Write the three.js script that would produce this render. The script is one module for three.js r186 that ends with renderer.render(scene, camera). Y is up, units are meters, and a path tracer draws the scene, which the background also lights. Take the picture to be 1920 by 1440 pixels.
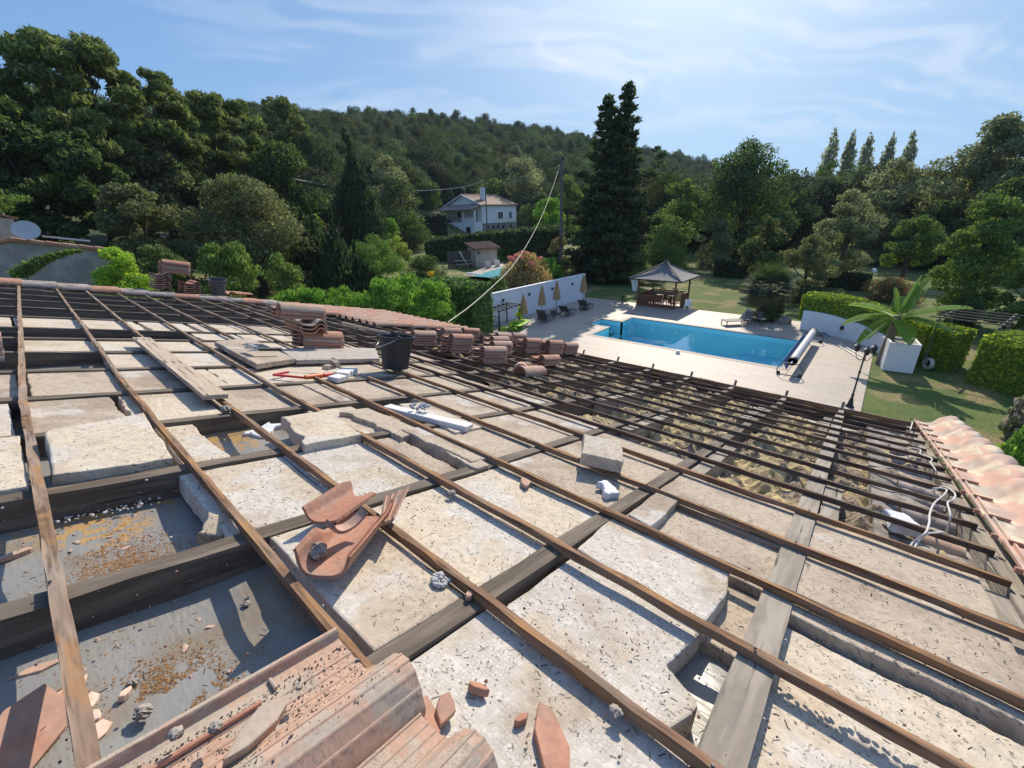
import * as THREE from 'three';
import { mergeGeometries, toCreasedNormals } from 'three/addons/utils/BufferGeometryUtils.js';

// ---------------------------------------------------------------- camera, sky, sun, exposure
const scene = new THREE.Scene();
const camera = new THREE.PerspectiveCamera(84.42, 1024 / 768, 0.05, 3000);
camera.position.set(0, 6.8, 0);
camera.quaternion.set(-0.167113, -0.408249, -0.092241, 0.892691);

const renderer = new THREE.WebGLRenderer({ antialias: true });
renderer.toneMapping = THREE.LinearToneMapping;
renderer.toneMappingExposure = 1.12;
renderer.shadowMap.enabled = true;

const SUN_AZ = 70 * Math.PI / 180, SUN_EL = 35 * Math.PI / 180;      // azimuth from -z towards +x
const sunDir = new THREE.Vector3(Math.sin(SUN_AZ) * Math.cos(SUN_EL), Math.sin(SUN_EL), -Math.cos(SUN_AZ) * Math.cos(SUN_EL));
const sun = new THREE.DirectionalLight(new THREE.Color(1.0, 0.90, 0.76), 5.0);
sun.target.position.set(10, 0, -10); sun.position.copy(sunDir).multiplyScalar(150).add(sun.target.position);
sun.castShadow = true; sun.shadow.mapSize.set(4096, 4096);
Object.assign(sun.shadow.camera, { left: -90, right: 90, top: 90, bottom: -90, near: 1, far: 400 });
scene.add(sun, sun.target);
scene.fog = new THREE.FogExp2(new THREE.Color(0.72, 0.82, 1.0), 0.00018);

// ---------------------------------------------------------------- seeded randomness and tileable noise
function rng(seed) { let a = seed >>> 0; return () => { a = (a + 0x6D2B79F5) | 0; let t = Math.imul(a ^ (a >>> 15), 1 | a); t = (t + Math.imul(t ^ (t >>> 7), 61 | t)) ^ t; return ((t ^ (t >>> 14)) >>> 0) / 4294967296; }; }
const clamp = (x, a = 0, b = 1) => Math.min(b, Math.max(a, x)), lerp = (a, b, t) => a + (b - a) * t, smooth = (a, b, x) => { const t = clamp((x - a) / (b - a)); return t * t * (3 - 2 * t); };
const hash2 = (x, y, s) => { let h = Math.imul(x, 374761393) + Math.imul(y, 668265263) + Math.imul(s, 974634529); h = Math.imul(h ^ (h >>> 13), 1274126177); return ((h ^ (h >>> 16)) >>> 0) / 4294967296; };
function vnoise(x, y, P, s) {                                          // value noise, tileable with period P
  const xi = Math.floor(x), yi = Math.floor(y), fx = x - xi, fy = y - yi, m = (a) => P ? ((a % P) + P) % P : a;
  const u = fx * fx * (3 - 2 * fx), v = fy * fy * (3 - 2 * fy), x0 = m(xi), x1 = m(xi + 1), y0 = m(yi), y1 = m(yi + 1);
  return lerp(lerp(hash2(x0, y0, s), hash2(x1, y0, s), u), lerp(hash2(x0, y1, s), hash2(x1, y1, s), u), v);
}
function fbm(x, y, P, s, oct = 4) { let a = 0, w = 0.5, t = 0; for (let i = 0; i < oct; i++) { a += w * vnoise(x, y, P, s + i); t += w; w *= 0.5; x *= 2; y *= 2; P *= 2; } return a / t; }

// ---------------------------------------------------------------- sky: clear summer air, thin cirrus, brighter towards the sun
{
  const W = 2048, H = 1024, data = new Float32Array(W * H * 4);
  const wisps = [[[[0.771, 0.304, -0.559], [0.762, 0.295, -0.576], [0.767, 0.279, -0.578], [0.793, 0.263, -0.550], [0.823, 0.250, -0.510], [0.851, 0.237, -0.469], [0.879, 0.219, -0.423]], 0.012, 0.5], [[[0.883, 0.237, -0.405], [0.904, 0.245, -0.351], [0.925, 0.239, -0.294]], 0.016, 0.3], [[[0.624, 0.279, -0.730], [0.672, 0.294, -0.680], [0.728, 0.312, -0.611]], 0.02, 0.22], [[[0.895, 0.151, -0.419], [0.927, 0.160, -0.339], [0.954, 0.161, -0.254]], 0.014, 0.25]];
  const near1 = (x, y, z, L) => { let m = 9; for (let k = 0; k + 1 < L.length; k++) { const a = L[k], b = L[k + 1], ux = b[0] - a[0], uy = b[1] - a[1], uz = b[2] - a[2], t = clamp(((x - a[0]) * ux + (y - a[1]) * uy + (z - a[2]) * uz) / (ux * ux + uy * uy + uz * uz)); m = Math.min(m, Math.hypot(x - a[0] - ux * t, y - a[1] - uy * t, z - a[2] - uz * t)); } return m; };
  for (let j = 0; j < H; j++) for (let i = 0; i < W; i++) {
    const el = (j + 0.5) / H * Math.PI - Math.PI / 2, az = (i + 0.5) / W * 2 * Math.PI - Math.PI;          // three: u -> atan2(z, x)
    const dx = Math.cos(el) * Math.cos(az), dy = Math.sin(el), dz = Math.cos(el) * Math.sin(az);
    const c = dx * sunDir.x + dy * sunDir.y + dz * sunDir.z, up = Math.max(dy, 0), k = Math.pow(1 - up, 3.2);
    let r = lerp(0.060, 0.30, k), g = lerp(0.205, 0.55, k), b = lerp(0.56, 0.84, k);
    const wide = Math.pow(clamp((c + 1) / 2), 5), near = Math.pow(clamp(c), 18);
    r += 0.22 * wide + 0.75 * near; g += 0.22 * wide + 0.68 * near; b += 0.14 * wide + 0.5 * near;
    if (dy > 0.02) {                                                   // cirrus: stretched noise on a high flat layer
      const px = dx / (dy + 0.12), pz = dz / (dy + 0.12), s1 = px * 0.8 + pz * 0.6, s2 = -px * 0.6 + pz * 0.8;
      const warp = fbm(s1 * 1.1 + 7, s2 * 1.1 + 3, 0, 11, 4) * 2.2, n = fbm(s1 * 1.7 + warp, s2 * 8.5 + warp * 3.4, 0, 21, 6), m = fbm(px * 0.5 + 40, pz * 0.5 + 9, 0, 31, 3);
      let a = clamp((n - 0.47) * 4.6) * smooth(0.38, 0.6, m) * smooth(0.02, 0.2, dy) * 0.36;
      let wsp = 0; if (dy > 0.1 && dy < 0.5 && dx > 0.3) for (const [L, wd, st] of wisps) { const wob = 0.018 * (fbm(px * 9, pz * 9, 0, 41, 3) - 0.5), d = near1(dx + wob, dy + wob, dz - wob, L); wsp = Math.max(wsp, st * Math.exp(-d * d / (wd * wd)) * (0.45 + 1.1 * fbm(s1 * 6, s2 * 22, 0, 51, 4))); }
      a = Math.max(a, wsp);
      r = lerp(r, 0.80 + 0.25 * near, a); g = lerp(g, 0.85 + 0.2 * near, a); b = lerp(b, 0.95 + 0.1 * near, a);
    }
    if (dy < 0) { const t = smooth(0, -0.1, dy); r = lerp(r, 0.10, t); g = lerp(g, 0.11, t); b = lerp(b, 0.08, t); }
    const o = (j * W + i) * 4; data[o] = r; data[o + 1] = g; data[o + 2] = b; data[o + 3] = 1;
  }
  const sky = new THREE.DataTexture(data, W, H, THREE.RGBAFormat, THREE.FloatType);
  sky.mapping = THREE.EquirectangularReflectionMapping; sky.magFilter = sky.minFilter = THREE.LinearFilter; sky.needsUpdate = true;
  scene.background = sky; scene.environment = sky; scene.backgroundIntensity = 1.0; scene.environmentIntensity = 1.0;
}

// ---------------------------------------------------------------- object helpers
const taken = new Map();
function numbered(name) { const k = (taken.get(name) || 0) + 1; taken.set(name, k); return k === 1 ? name : name + '_' + String(k - 1).padStart(3, '0'); }
function tag(o, label, category, group) { o.userData.label = label; o.userData.category = category; if (group) o.userData.group = group; return o; }
function thing(name, label, category, group, x = 0, y = 0, z = 0, ry = 0) { const o = new THREE.Group(); o.name = numbered(name); o.position.set(x, y, z); o.rotation.y = ry; scene.add(o); return tag(o, label, category, group); }
function part(parent, name, geo, m, label) { const o = new THREE.Mesh(geo, m); o.name = name; o.castShadow = o.receiveShadow = true; parent.add(o); if (label) o.userData.label = label; return o; }
function single(name, geo, m, label, category, group) { const o = new THREE.Mesh(geo, m); o.name = numbered(name); o.castShadow = o.receiveShadow = true; scene.add(o); return tag(o, label, category, group); }
function structure(name, geo, m) { const o = new THREE.Mesh(geo, m); o.name = name; o.castShadow = o.receiveShadow = true; o.userData.kind = 'structure'; scene.add(o); return o; }
const V3 = (x, y, z) => new THREE.Vector3(x, y, z);
function moved(geo, x = 0, y = 0, z = 0, rx = 0, ry = 0, rz = 0, s) { if (s) geo.scale(s, s, s); if (rx) geo.rotateX(rx); if (rz) geo.rotateZ(rz); if (ry) geo.rotateY(ry); return geo.translate(x, y, z); }
function merged(list) { return mergeGeometries(list.map((g) => { const n = g.index ? g.toNonIndexed() : g; for (const k of Object.keys(n.attributes)) if (!['position', 'normal', 'uv', ...(list.keep || [])].includes(k)) n.deleteAttribute(k); if (!n.attributes.uv) n.setAttribute('uv', new THREE.BufferAttribute(new Float32Array(n.attributes.position.count * 2), 2)); return n; })); }
function metreUV(geo, s = 1, ox = 0, oy = 0) {                          // uv in metres by the face's main direction; the long axis should be x
  const g = geo.index ? geo.toNonIndexed() : geo; g.computeVertexNormals();
  const p = g.attributes.position, n = g.attributes.normal, uv = new Float32Array(p.count * 2);
  for (let i = 0; i < p.count; i++) {
    const ax = Math.abs(n.getX(i)), ay = Math.abs(n.getY(i)), az = Math.abs(n.getZ(i)), x = p.getX(i), y = p.getY(i), z = p.getZ(i);
    const [a, b] = ay >= ax && ay >= az ? [x, z] : az >= ax ? [x, y + 0.37] : [z, y + 0.71];
    uv[2 * i] = a * s + ox; uv[2 * i + 1] = b * s + oy;
  }
  g.setAttribute('uv', new THREE.BufferAttribute(uv, 2)); return g;
}
function box(w, h, d, x = 0, y = 0, z = 0) { return metreUV(new THREE.BoxGeometry(w, h, d).translate(x, y, z)); }
function cyl(r0, r1, p, q, seg = 10, open = false) { const a = V3(...p), b = V3(...q), L = a.distanceTo(b), g = new THREE.CylinderGeometry(r1, r0, L, seg, 1, open); g.translate(0, L / 2, 0); g.applyQuaternion(new THREE.Quaternion().setFromUnitVectors(V3(0, 1, 0), b.clone().sub(a).normalize())); return g.translate(...p); }
function bar(p, q, w, h) { const a = V3(...p), b = V3(...q), L = a.distanceTo(b), g = new THREE.BoxGeometry(L, h, w); const d = b.clone().sub(a).normalize(), up = Math.abs(d.y) > 0.95 ? V3(1, 0, 0) : V3(0, 1, 0), zz = V3().crossVectors(d, up).normalize(), yy = V3().crossVectors(zz, d); metreUV(g); const g2 = metreUV(g); g2.applyMatrix4(new THREE.Matrix4().makeBasis(d, yy, zz).setPosition(a.add(b).multiplyScalar(0.5))); return g2; }
function tube(pts, r, seg = 40, rad = 6) { return new THREE.TubeGeometry(new THREE.CatmullRomCurve3(pts.map((p) => V3(...p))), seg, r, rad, false); }

// ---------------------------------------------------------------- procedural textures
function makeTex(W, H, fn, srgb, rx = 1, ry = 1) {
  const d = new Uint8Array(W * H * 4);
  for (let j = 0; j < H; j++) for (let i = 0; i < W; i++) { const c = fn(i / W, j / H, i, j), o = (j * W + i) * 4; d[o] = clamp(c[0]) * 255; d[o + 1] = clamp(c[1]) * 255; d[o + 2] = clamp(c[2]) * 255; d[o + 3] = 255; }
  const t = new THREE.DataTexture(d, W, H, THREE.RGBAFormat); t.wrapS = t.wrapT = THREE.RepeatWrapping; t.magFilter = THREE.LinearFilter; t.minFilter = THREE.LinearMipmapLinearFilter; t.generateMipmaps = true; t.repeat.set(rx, ry);
  if (srgb) t.colorSpace = THREE.SRGBColorSpace; t.needsUpdate = true; return t;
}
const toS = (x) => x <= 0.0031308 ? 12.92 * x : 1.055 * Math.pow(x, 1 / 2.4) - 0.055;                          // linear -> sRGB
const mix3 = (a, b, t) => [lerp(a[0], b[0], t), lerp(a[1], b[1], t), lerp(a[2], b[2], t)];
const colorTex = (W, H, fn, rx, ry) => makeTex(W, H, (u, v, i, j) => fn(u, v, i, j).map((x) => toS(clamp(x))), true, rx, ry);
const std = (o) => new THREE.MeshStandardMaterial({ roughness: 0.85, ...o });
const lin = (r, g, b) => new THREE.Color().setRGB(r, g, b);

// ---------------------------------------------------------------- materials
const M = {};
{ // expanded polystyrene: beads with dark seams where weathered, cream where dusty, dark grit and splinters
  const N = 1024, C = 104, pts = [];
  for (let y = 0; y < C; y++) for (let x = 0; x < C; x++) pts.push([x + 0.15 + 0.7 * hash2(x, y, 1), y + 0.15 + 0.7 * hash2(x, y, 2), hash2(x, y, 3)]);
  const edge = new Float32Array(N * N), id = new Float32Array(N * N);
  for (let j = 0; j < N; j++) for (let i = 0; i < N; i++) {
    const px = i / N * C, py = j / N * C, cx = Math.floor(px), cy = Math.floor(py); let a = 9, b = 9, k = 0;
    for (let v = -1; v <= 1; v++) for (let u = -1; u <= 1; u++) { const xx = cx + u, yy = cy + v, q = pts[((yy + C) % C) * C + (xx + C) % C], dx = q[0] + (xx - ((xx + C) % C)) - px, dy = q[1] + (yy - ((yy + C) % C)) - py, d = dx * dx + dy * dy; if (d < a) { b = a; a = d; k = q[2]; } else if (d < b) b = d; }
    edge[j * N + i] = Math.sqrt(b) - Math.sqrt(a); id[j * N + i] = k;
  }
  const grit = new Float32Array(N * N), R = rng(77);
  for (let s = 0; s < 2600; s++) { const x = R() * N, y = R() * N, a = R() * 6.28, L = 1 + R() * R() * 9, w = 0.7 + R() * 1.1, k = 0.35 + 0.6 * R(); if (fbm(x / N * 5, y / N * 5, 5, 91, 3) < 0.42 && R() < 0.6) continue; for (let t = -L; t <= L; t += 0.5) for (let q = -w; q <= w; q += 0.5) { const ii = ((Math.round(x + t * Math.cos(a) - q * Math.sin(a)) % N) + N) % N, jj = ((Math.round(y + t * Math.sin(a) + q * Math.cos(a)) % N) + N) % N; grit[jj * N + ii] = Math.max(grit[jj * N + ii], k); } }
  const look = (worn, tone, dust) => colorTex(N, N, (u, v, i, j) => {
    const o = j * N + i, d = fbm(u * 4, v * 4, 4, 5, 5), f = fbm(u * 70, v * 70, 70, 9, 3), q = fbm(u * 9, v * 9, 9, 25, 4), w = smooth(0.64 - worn, 0.78 - worn, 0.6 * fbm(u * 3, v * 3, 3, 15, 4) + 0.4 * q);
    let c = mix3(tone, dust, smooth(0.38, 0.64, d)); c = c.map((x) => x * (0.78 + 0.44 * f));
    const bead = mix3([0.50, 0.47, 0.42], [0.66, 0.635, 0.59], id[o] * id[o]); c = mix3(c, bead, w * smooth(0.25, 0.6, q) * 0.7);
    const crack = (1 - smooth(0.02, 0.10 + 0.16 * id[o], edge[o])) * smooth(0.40, 0.62, fbm(u * 26, v * 26, 26, 45, 3)); c = mix3(c, [0.17, 0.14, 0.11], crack * (0.03 + 0.42 * w));
    return mix3(c, [0.085, 0.06, 0.045], grit[o] * 0.9);
  });
  const bump = makeTex(N, N, (u, v, i, j) => { const o = j * N + i, h = smooth(0, 0.3, edge[o]) * 0.25 + 0.6 * fbm(u * 70, v * 70, 70, 4, 2) + 0.15 * grit[o]; return [h, h, h]; });
  const mk = (worn, tone, dust) => std({ map: look(worn, tone, dust), bumpMap: bump, bumpScale: 0.0016, roughness: 0.95 });
  M.epsDusty = mk(0.06, [0.42, 0.345, 0.26], [0.31, 0.245, 0.185]); M.epsCream = mk(0.14, [0.53, 0.45, 0.34], [0.43, 0.35, 0.26]); M.epsBeads = mk(0.26, [0.47, 0.395, 0.30], [0.36, 0.29, 0.215]);
  M.epsClean = std({ color: lin(0.66, 0.635, 0.59), bumpMap: bump, bumpScale: 0.0015, roughness: 0.95 });
  M.epsBroken = std({ color: lin(0.66, 0.67, 0.68), bumpMap: bump, bumpScale: 0.005, roughness: 0.95 });
}
{ // weathered timber: grain along u; battens are redder, with bright rotten streaks
  const grain = (u, v, s) => { const w = fbm(u * 3, v * 6, 3, s, 3) * 0.6; return fbm(u * 4 + w, v * 48 + w * 5, 4, s + 3, 4); };
  const mk = (a, b, c, rot, s) => colorTex(1024, 512, (u, v) => {
    const g = grain(u, v, s), l = fbm(u * 5, v * 3, 5, s + 9, 4), q = fbm(u * 5, v * 34, 5, s + 17, 4); let k = mix3(a, b, smooth(0.3, 0.7, g)); k = mix3(k, c, smooth(0.45, 0.8, l));
    const crack = smooth(0.66, 0.74, fbm(u * 3, v * 70, 3, s + 33, 2)) * smooth(0.45, 0.6, q); k = mix3(k, [0.03, 0.022, 0.016], crack * 0.8);
    return mix3(k, mix3([0.38, 0.20, 0.075], [0.24, 0.125, 0.05], g), rot * smooth(0.53, 0.66, q) * (0.4 + 0.6 * smooth(0.35, 0.65, fbm(u * 30, v * 30, 30, s + 41, 2))));
  });
  const bump = makeTex(512, 512, (u, v) => { const h = fbm(u * 4, v * 60, 4, 8, 4) * 0.7 + 0.3 * fbm(u * 30, v * 60, 30, 18, 2); return [h, h, h]; });
  const wood = (t, b = 0.007) => std({ map: t, bumpMap: bump, bumpScale: b, roughness: 0.88 });
  M.batten = wood(mk([0.155, 0.078, 0.042], [0.285, 0.16, 0.088], [0.235, 0.16, 0.105], 0.9, 51)); M.battenOld = wood(mk([0.20, 0.125, 0.08], [0.31, 0.215, 0.145], [0.27, 0.21, 0.16], 0.7, 151));
  M.rafter = wood(mk([0.095, 0.073, 0.052], [0.175, 0.14, 0.105], [0.135, 0.11, 0.085], 0, 251)); M.rafterPale = wood(mk([0.235, 0.20, 0.155], [0.33, 0.285, 0.23], [0.28, 0.245, 0.20], 0, 351));
  M.rafterDark = wood(mk([0.085, 0.07, 0.055], [0.14, 0.12, 0.095], [0.115, 0.1, 0.085], 0, 451)); M.battenShaded = wood(mk([0.055, 0.034, 0.024], [0.13, 0.085, 0.058], [0.10, 0.075, 0.058], 0.3, 651)); M.plank = wood(mk([0.36, 0.27, 0.19], [0.46, 0.37, 0.28], [0.42, 0.34, 0.26], 0.1, 551), 0.002);  // darker copies of rafter and batten wood, with shade put into the colour
  M.darkWood = std({ color: lin(0.075, 0.042, 0.026), bumpMap: bump, bumpScale: 0.003 }); M.pole = std({ color: lin(0.13, 0.115, 0.10), bumpMap: bump, bumpScale: 0.006 }); M.gazeboWood = std({ color: lin(0.20, 0.085, 0.042), bumpMap: bump, bumpScale: 0.002, roughness: 0.6 });
}
{ // terracotta
  const mk = (a, b, c, d, s) => colorTex(512, 512, (u, v) => { const n = fbm(u * 4, v * 4, 4, s, 5), f = fbm(u * 50, v * 50, 50, s + 5, 3), p = fbm(u * 9, v * 9, 9, s + 9, 4); let k = mix3(a, b, smooth(0.3, 0.7, n)); k = mix3(k, c, smooth(0.52, 0.72, p)).map((x) => x * (0.8 + 0.4 * f)); return mix3(k, [0.16, 0.13, 0.105], d * smooth(0.62, 0.72, fbm(u * 26, v * 26, 26, s + 13, 3))); });
  const bump = makeTex(256, 256, (u, v) => { const h = fbm(u * 20, v * 20, 20, 3, 4); return [h, h, h]; });
  const clay = (t, b = 0.0025) => std({ map: t, bumpMap: bump, bumpScale: b, roughness: 0.82 });
  M.clayWorn = clay(mk([0.40, 0.225, 0.155], [0.46, 0.285, 0.205], [0.37, 0.26, 0.20], 0.4, 11)); M.clayFresh = clay(mk([0.37, 0.17, 0.105], [0.43, 0.22, 0.145], [0.38, 0.22, 0.155], 0.2, 61));
  M.clayBrown = clay(mk([0.40, 0.185, 0.11], [0.46, 0.235, 0.15], [0.37, 0.205, 0.14], 0.3, 111)); M.clayGrey = clay(mk([0.33, 0.25, 0.205], [0.40, 0.32, 0.27], [0.25, 0.225, 0.20], 0.8, 161));
  M.clayPale = clay(mk([0.60, 0.40, 0.30], [0.66, 0.46, 0.355], [0.62, 0.50, 0.40], 0.05, 211)); M.clayDirty = clay(colorTex(1024, 1024, (u, v) => { const n = fbm(u * 4, v * 4, 4, 261, 5), f = fbm(u * 90, v * 90, 90, 266, 3), p = fbm(u * 12, v * 12, 12, 270, 4), g = smooth(0.62, 0.74, fbm(u * 240, v * 240, 240, 274, 2)) * smooth(0.42, 0.6, fbm(u * 7, v * 7, 7, 281, 4)); let k = mix3([0.42, 0.26, 0.18], [0.49, 0.325, 0.235], n); k = mix3(k, [0.40, 0.325, 0.25], smooth(0.45, 0.66, p)).map((x) => x * (0.85 + 0.3 * f)); return mix3(k, [0.19, 0.16, 0.13], g * 0.6); }), 0.003);
  M.clayFlash = clay(colorTex(512, 512, (u, v) => { const n = fbm(u * 3, v * 6, 3, 301, 4), m = fbm(u * 3, v * 7, 3, 331, 4); let k = mix3([0.52, 0.305, 0.215], [0.57, 0.37, 0.275], n); k = mix3(k, [0.60, 0.52, 0.37], smooth(0.5, 0.7, m)); return mix3(k, [0.27, 0.225, 0.20], 0.6 * smooth(0.55, 0.74, n)); }), 0.0015);
  M.oldRoof = clay(mk([0.17, 0.095, 0.065], [0.24, 0.14, 0.10], [0.15, 0.115, 0.09], 0.8, 411));
}
{ // grey underlay sheet, mortar, wool, stucco
  const weave = makeTex(512, 512, (u, v) => { const a = fbm(u * 150, v * 40, 40, 19, 2), h = 0.35 * a + 0.65 * fbm(u * 12, v * 12, 12, 9, 6); return [h, h, h]; });
  M.underlay = std({ map: colorTex(1024, 1024, (u, v) => { const n = fbm(u * 4, v * 4, 4, 3, 5), d = smooth(0.40, 0.56, fbm(u * 3, v * 3, 3, 23, 5)) * smooth(0.40, 0.58, fbm(u * 60, v * 60, 60, 29, 3)), e = smooth(0.5, 0.75, fbm(u * 5, v * 5, 5, 37, 4)); let k = mix3([0.21, 0.208, 0.195], [0.275, 0.268, 0.25], n); k = mix3(k, [0.20, 0.16, 0.11], e * 0.85); return mix3(k, [0.42, 0.25, 0.09], d * 0.9); }), bumpMap: weave, bumpScale: 0.003, roughness: 0.36 });
  const lump = makeTex(512, 512, (u, v) => { const h = fbm(u * 14, v * 14, 14, 77, 5); return [h, h, h]; });
  M.mortar = std({ map: colorTex(512, 512, (u, v) => { const n = fbm(u * 30, v * 30, 30, 5, 4), m = fbm(u * 6, v * 6, 6, 15, 3); return mix3([0.15, 0.13, 0.11], [0.36, 0.315, 0.265], smooth(0.3, 0.7, 0.6 * n + 0.4 * m)); }), bumpMap: lump, bumpScale: 0.012, roughness: 0.98 });
  M.slab = std({ map: colorTex(512, 512, (u, v) => { const n = fbm(u * 30, v * 30, 30, 35, 4), m = fbm(u * 3, v * 3, 3, 45, 4); return mix3(mix3([0.34, 0.30, 0.26], [0.45, 0.405, 0.35], m), [0.25, 0.225, 0.20], smooth(0.55, 0.75, n) * 0.8); }), bumpMap: lump, bumpScale: 0.006, roughness: 0.96 });
  M.wool = std({ map: colorTex(1024, 1024, (u, v) => { const n = fbm(u * 30, v * 30, 30, 55, 5), m = fbm(u * 6, v * 6, 6, 65, 5), t = fbm(u * 60, v * 60, 60, 75, 3); let k = mix3([0.29, 0.225, 0.115], [0.47, 0.38, 0.205], smooth(0.3, 0.65, n)); k = mix3(k, mix3([0.10, 0.075, 0.055], [0.30, 0.235, 0.18], smooth(0.42, 0.6, t)), smooth(0.46, 0.56, m) * 0.9); return k; }), bumpMap: lump, bumpScale: 0.02, roughness: 1 });
  M.rough = lump;
  const plaster = makeTex(256, 256, (u, v) => { const h = fbm(u * 24, v * 24, 24, 7, 4); return [h, h, h]; });
  const wall = (a, b, s) => std({ map: colorTex(512, 512, (u, v) => mix3(a, b, smooth(0.35, 0.7, fbm(u * 4, v * 4, 4, s, 5)))), bumpMap: plaster, bumpScale: 0.006, roughness: 0.92 });
  M.houseWhite = wall([0.90, 0.90, 0.89], [0.86, 0.86, 0.85], 45); M.white = wall([0.80, 0.80, 0.79], [0.74, 0.74, 0.73], 5); M.greyStucco = wall([0.36, 0.33, 0.30], [0.27, 0.25, 0.23], 15); M.cream = wall([0.52, 0.46, 0.38], [0.42, 0.37, 0.30], 25); M.stone = wall([0.40, 0.36, 0.31], [0.22, 0.2, 0.175], 35);
}
{ // ground covers
  M.lawn = std({ vertexColors: true, map: colorTex(1024, 1024, (u, v) => { const n = fbm(u * 8, v * 8, 8, 3, 5), f = fbm(u * 120, v * 120, 120, 13, 3), d = fbm(u * 5, v * 5, 5, 23, 5); let k = mix3([0.06, 0.10, 0.016], [0.125, 0.155, 0.03], n); k = mix3(k, [0.20, 0.165, 0.06], smooth(0.49, 0.68, d)); return k.map((x) => x * (0.5 + 1.0 * f)); }, 1, 1), roughness: 1 });
  M.forestFloor = std({ color: lin(0.045, 0.05, 0.022), roughness: 1 });
  M.grass = std({ color: lin(0.11, 0.17, 0.03), roughness: 1 });
  for (let k = 0; k < 3; k++) M['plank' + k] = std({ map: colorTex(512, 128, (u, v) => { const g = fbm(u * 4, v * 24, 4, 5 + k * 9, 4), w = fbm(u * 2, v * 3, 2, 8 + k, 3); return mix3([0.33, 0.265, 0.205], [0.42, 0.35, 0.28], 0.6 * g + 0.4 * w).map((x) => x * (0.94 + 0.06 * k)); }), roughness: 0.6 });
  M.coping = std({ color: lin(0.33, 0.275, 0.22), roughness: 0.7 });
  M.poolTile = std({ color: lin(0.27, 0.65, 0.73), roughness: 0.5 });
  const rip = makeTex(512, 512, (u, v) => { const h = fbm(u * 7, v * 7, 7, 3, 3) * 0.7 + 0.3 * fbm(u * 20, v * 20, 20, 8, 2); return [h, h, h]; });
  M.water = new THREE.MeshPhysicalMaterial({ color: lin(0.86, 0.97, 1.0), roughness: 0.0, transmission: 1, thickness: 0, ior: 1.33, bumpMap: rip, bumpScale: 0.006 });
}
M.plastic = std({ color: lin(0.024, 0.025, 0.028), roughness: 0.55, bumpMap: M.rough, bumpScale: 0.001 }); M.bucketGrey = std({ color: lin(0.075, 0.082, 0.09), roughness: 0.6 });
M.steel = std({ color: lin(0.55, 0.55, 0.55), metalness: 0.8, roughness: 0.4 }); M.galv = std({ color: lin(0.5, 0.51, 0.52), metalness: 0.4, roughness: 0.5 }); M.black = std({ color: lin(0.015, 0.015, 0.016), roughness: 0.5 });
M.red = std({ color: lin(0.50, 0.03, 0.03), roughness: 0.5 }); M.orange = std({ color: lin(0.65, 0.14, 0.02), roughness: 0.5 }); M.cable = std({ color: lin(0.55, 0.53, 0.49), roughness: 0.6 }); M.rope = std({ color: lin(0.52, 0.49, 0.38), roughness: 0.8 });
M.thatch = std({ map: colorTex(256, 256, (u, v) => mix3([0.30, 0.18, 0.08], [0.45, 0.30, 0.155], fbm(u * 60, v * 5, 5, 3, 3))), roughness: 1 }); M.gazeboRoof = std({ map: colorTex(512, 512, (u, v) => mix3([0.13, 0.125, 0.12], [0.21, 0.20, 0.19], fbm(u * 6, v * 60, 6, 13, 4))), bumpMap: M.rough, bumpScale: 0.03, roughness: 0.8 });
M.sling = std({ color: lin(0.085, 0.08, 0.075), roughness: 0.8 }); M.slingPale = std({ color: lin(0.30, 0.27, 0.235), roughness: 0.8 }); M.frame = std({ color: lin(0.10, 0.095, 0.09), roughness: 0.5 }); M.lime = std({ color: lin(0.34, 0.52, 0.05), roughness: 0.85 }); M.whitePaint = std({ color: lin(0.78, 0.78, 0.76), roughness: 0.5 });
M.cloth = std({ color: lin(0.72, 0.72, 0.70), roughness: 0.9, side: THREE.DoubleSide }); M.glass = std({ color: lin(0.03, 0.035, 0.04), roughness: 0.08 }); M.coverBlue = std({ color: lin(0.03, 0.14, 0.34), roughness: 0.6 }); M.roller = std({ color: lin(0.40, 0.40, 0.42), roughness: 0.5, bumpMap: M.rough, bumpScale: 0.01 }); M.bark = std({ color: lin(0.085, 0.065, 0.05), roughness: 1, bumpMap: M.rough, bumpScale: 0.03 }); M.barkPale = std({ color: lin(0.19, 0.16, 0.13), roughness: 1, bumpMap: M.rough, bumpScale: 0.03 });
M.dish = std({ color: lin(0.46, 0.45, 0.43), roughness: 0.5 }); M.lampGlobe = std({ color: lin(0.85, 0.85, 0.83), roughness: 0.3 }); M.rot = std({ color: lin(0.35, 0.17, 0.05), roughness: 1 });
const leafMat = (shine = 0.75, through = 0.45) => new THREE.MeshPhysicalMaterial({ color: 0xffffff, vertexColors: true, roughness: shine, transmission: through, thickness: 0, side: THREE.DoubleSide, specularIntensity: 0.5 });
M.leaf = leafMat(0.95, 0.5); M.leafWaxy = leafMat(0.85, 0.42); M.needle = leafMat(0.95, 0.42);

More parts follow.
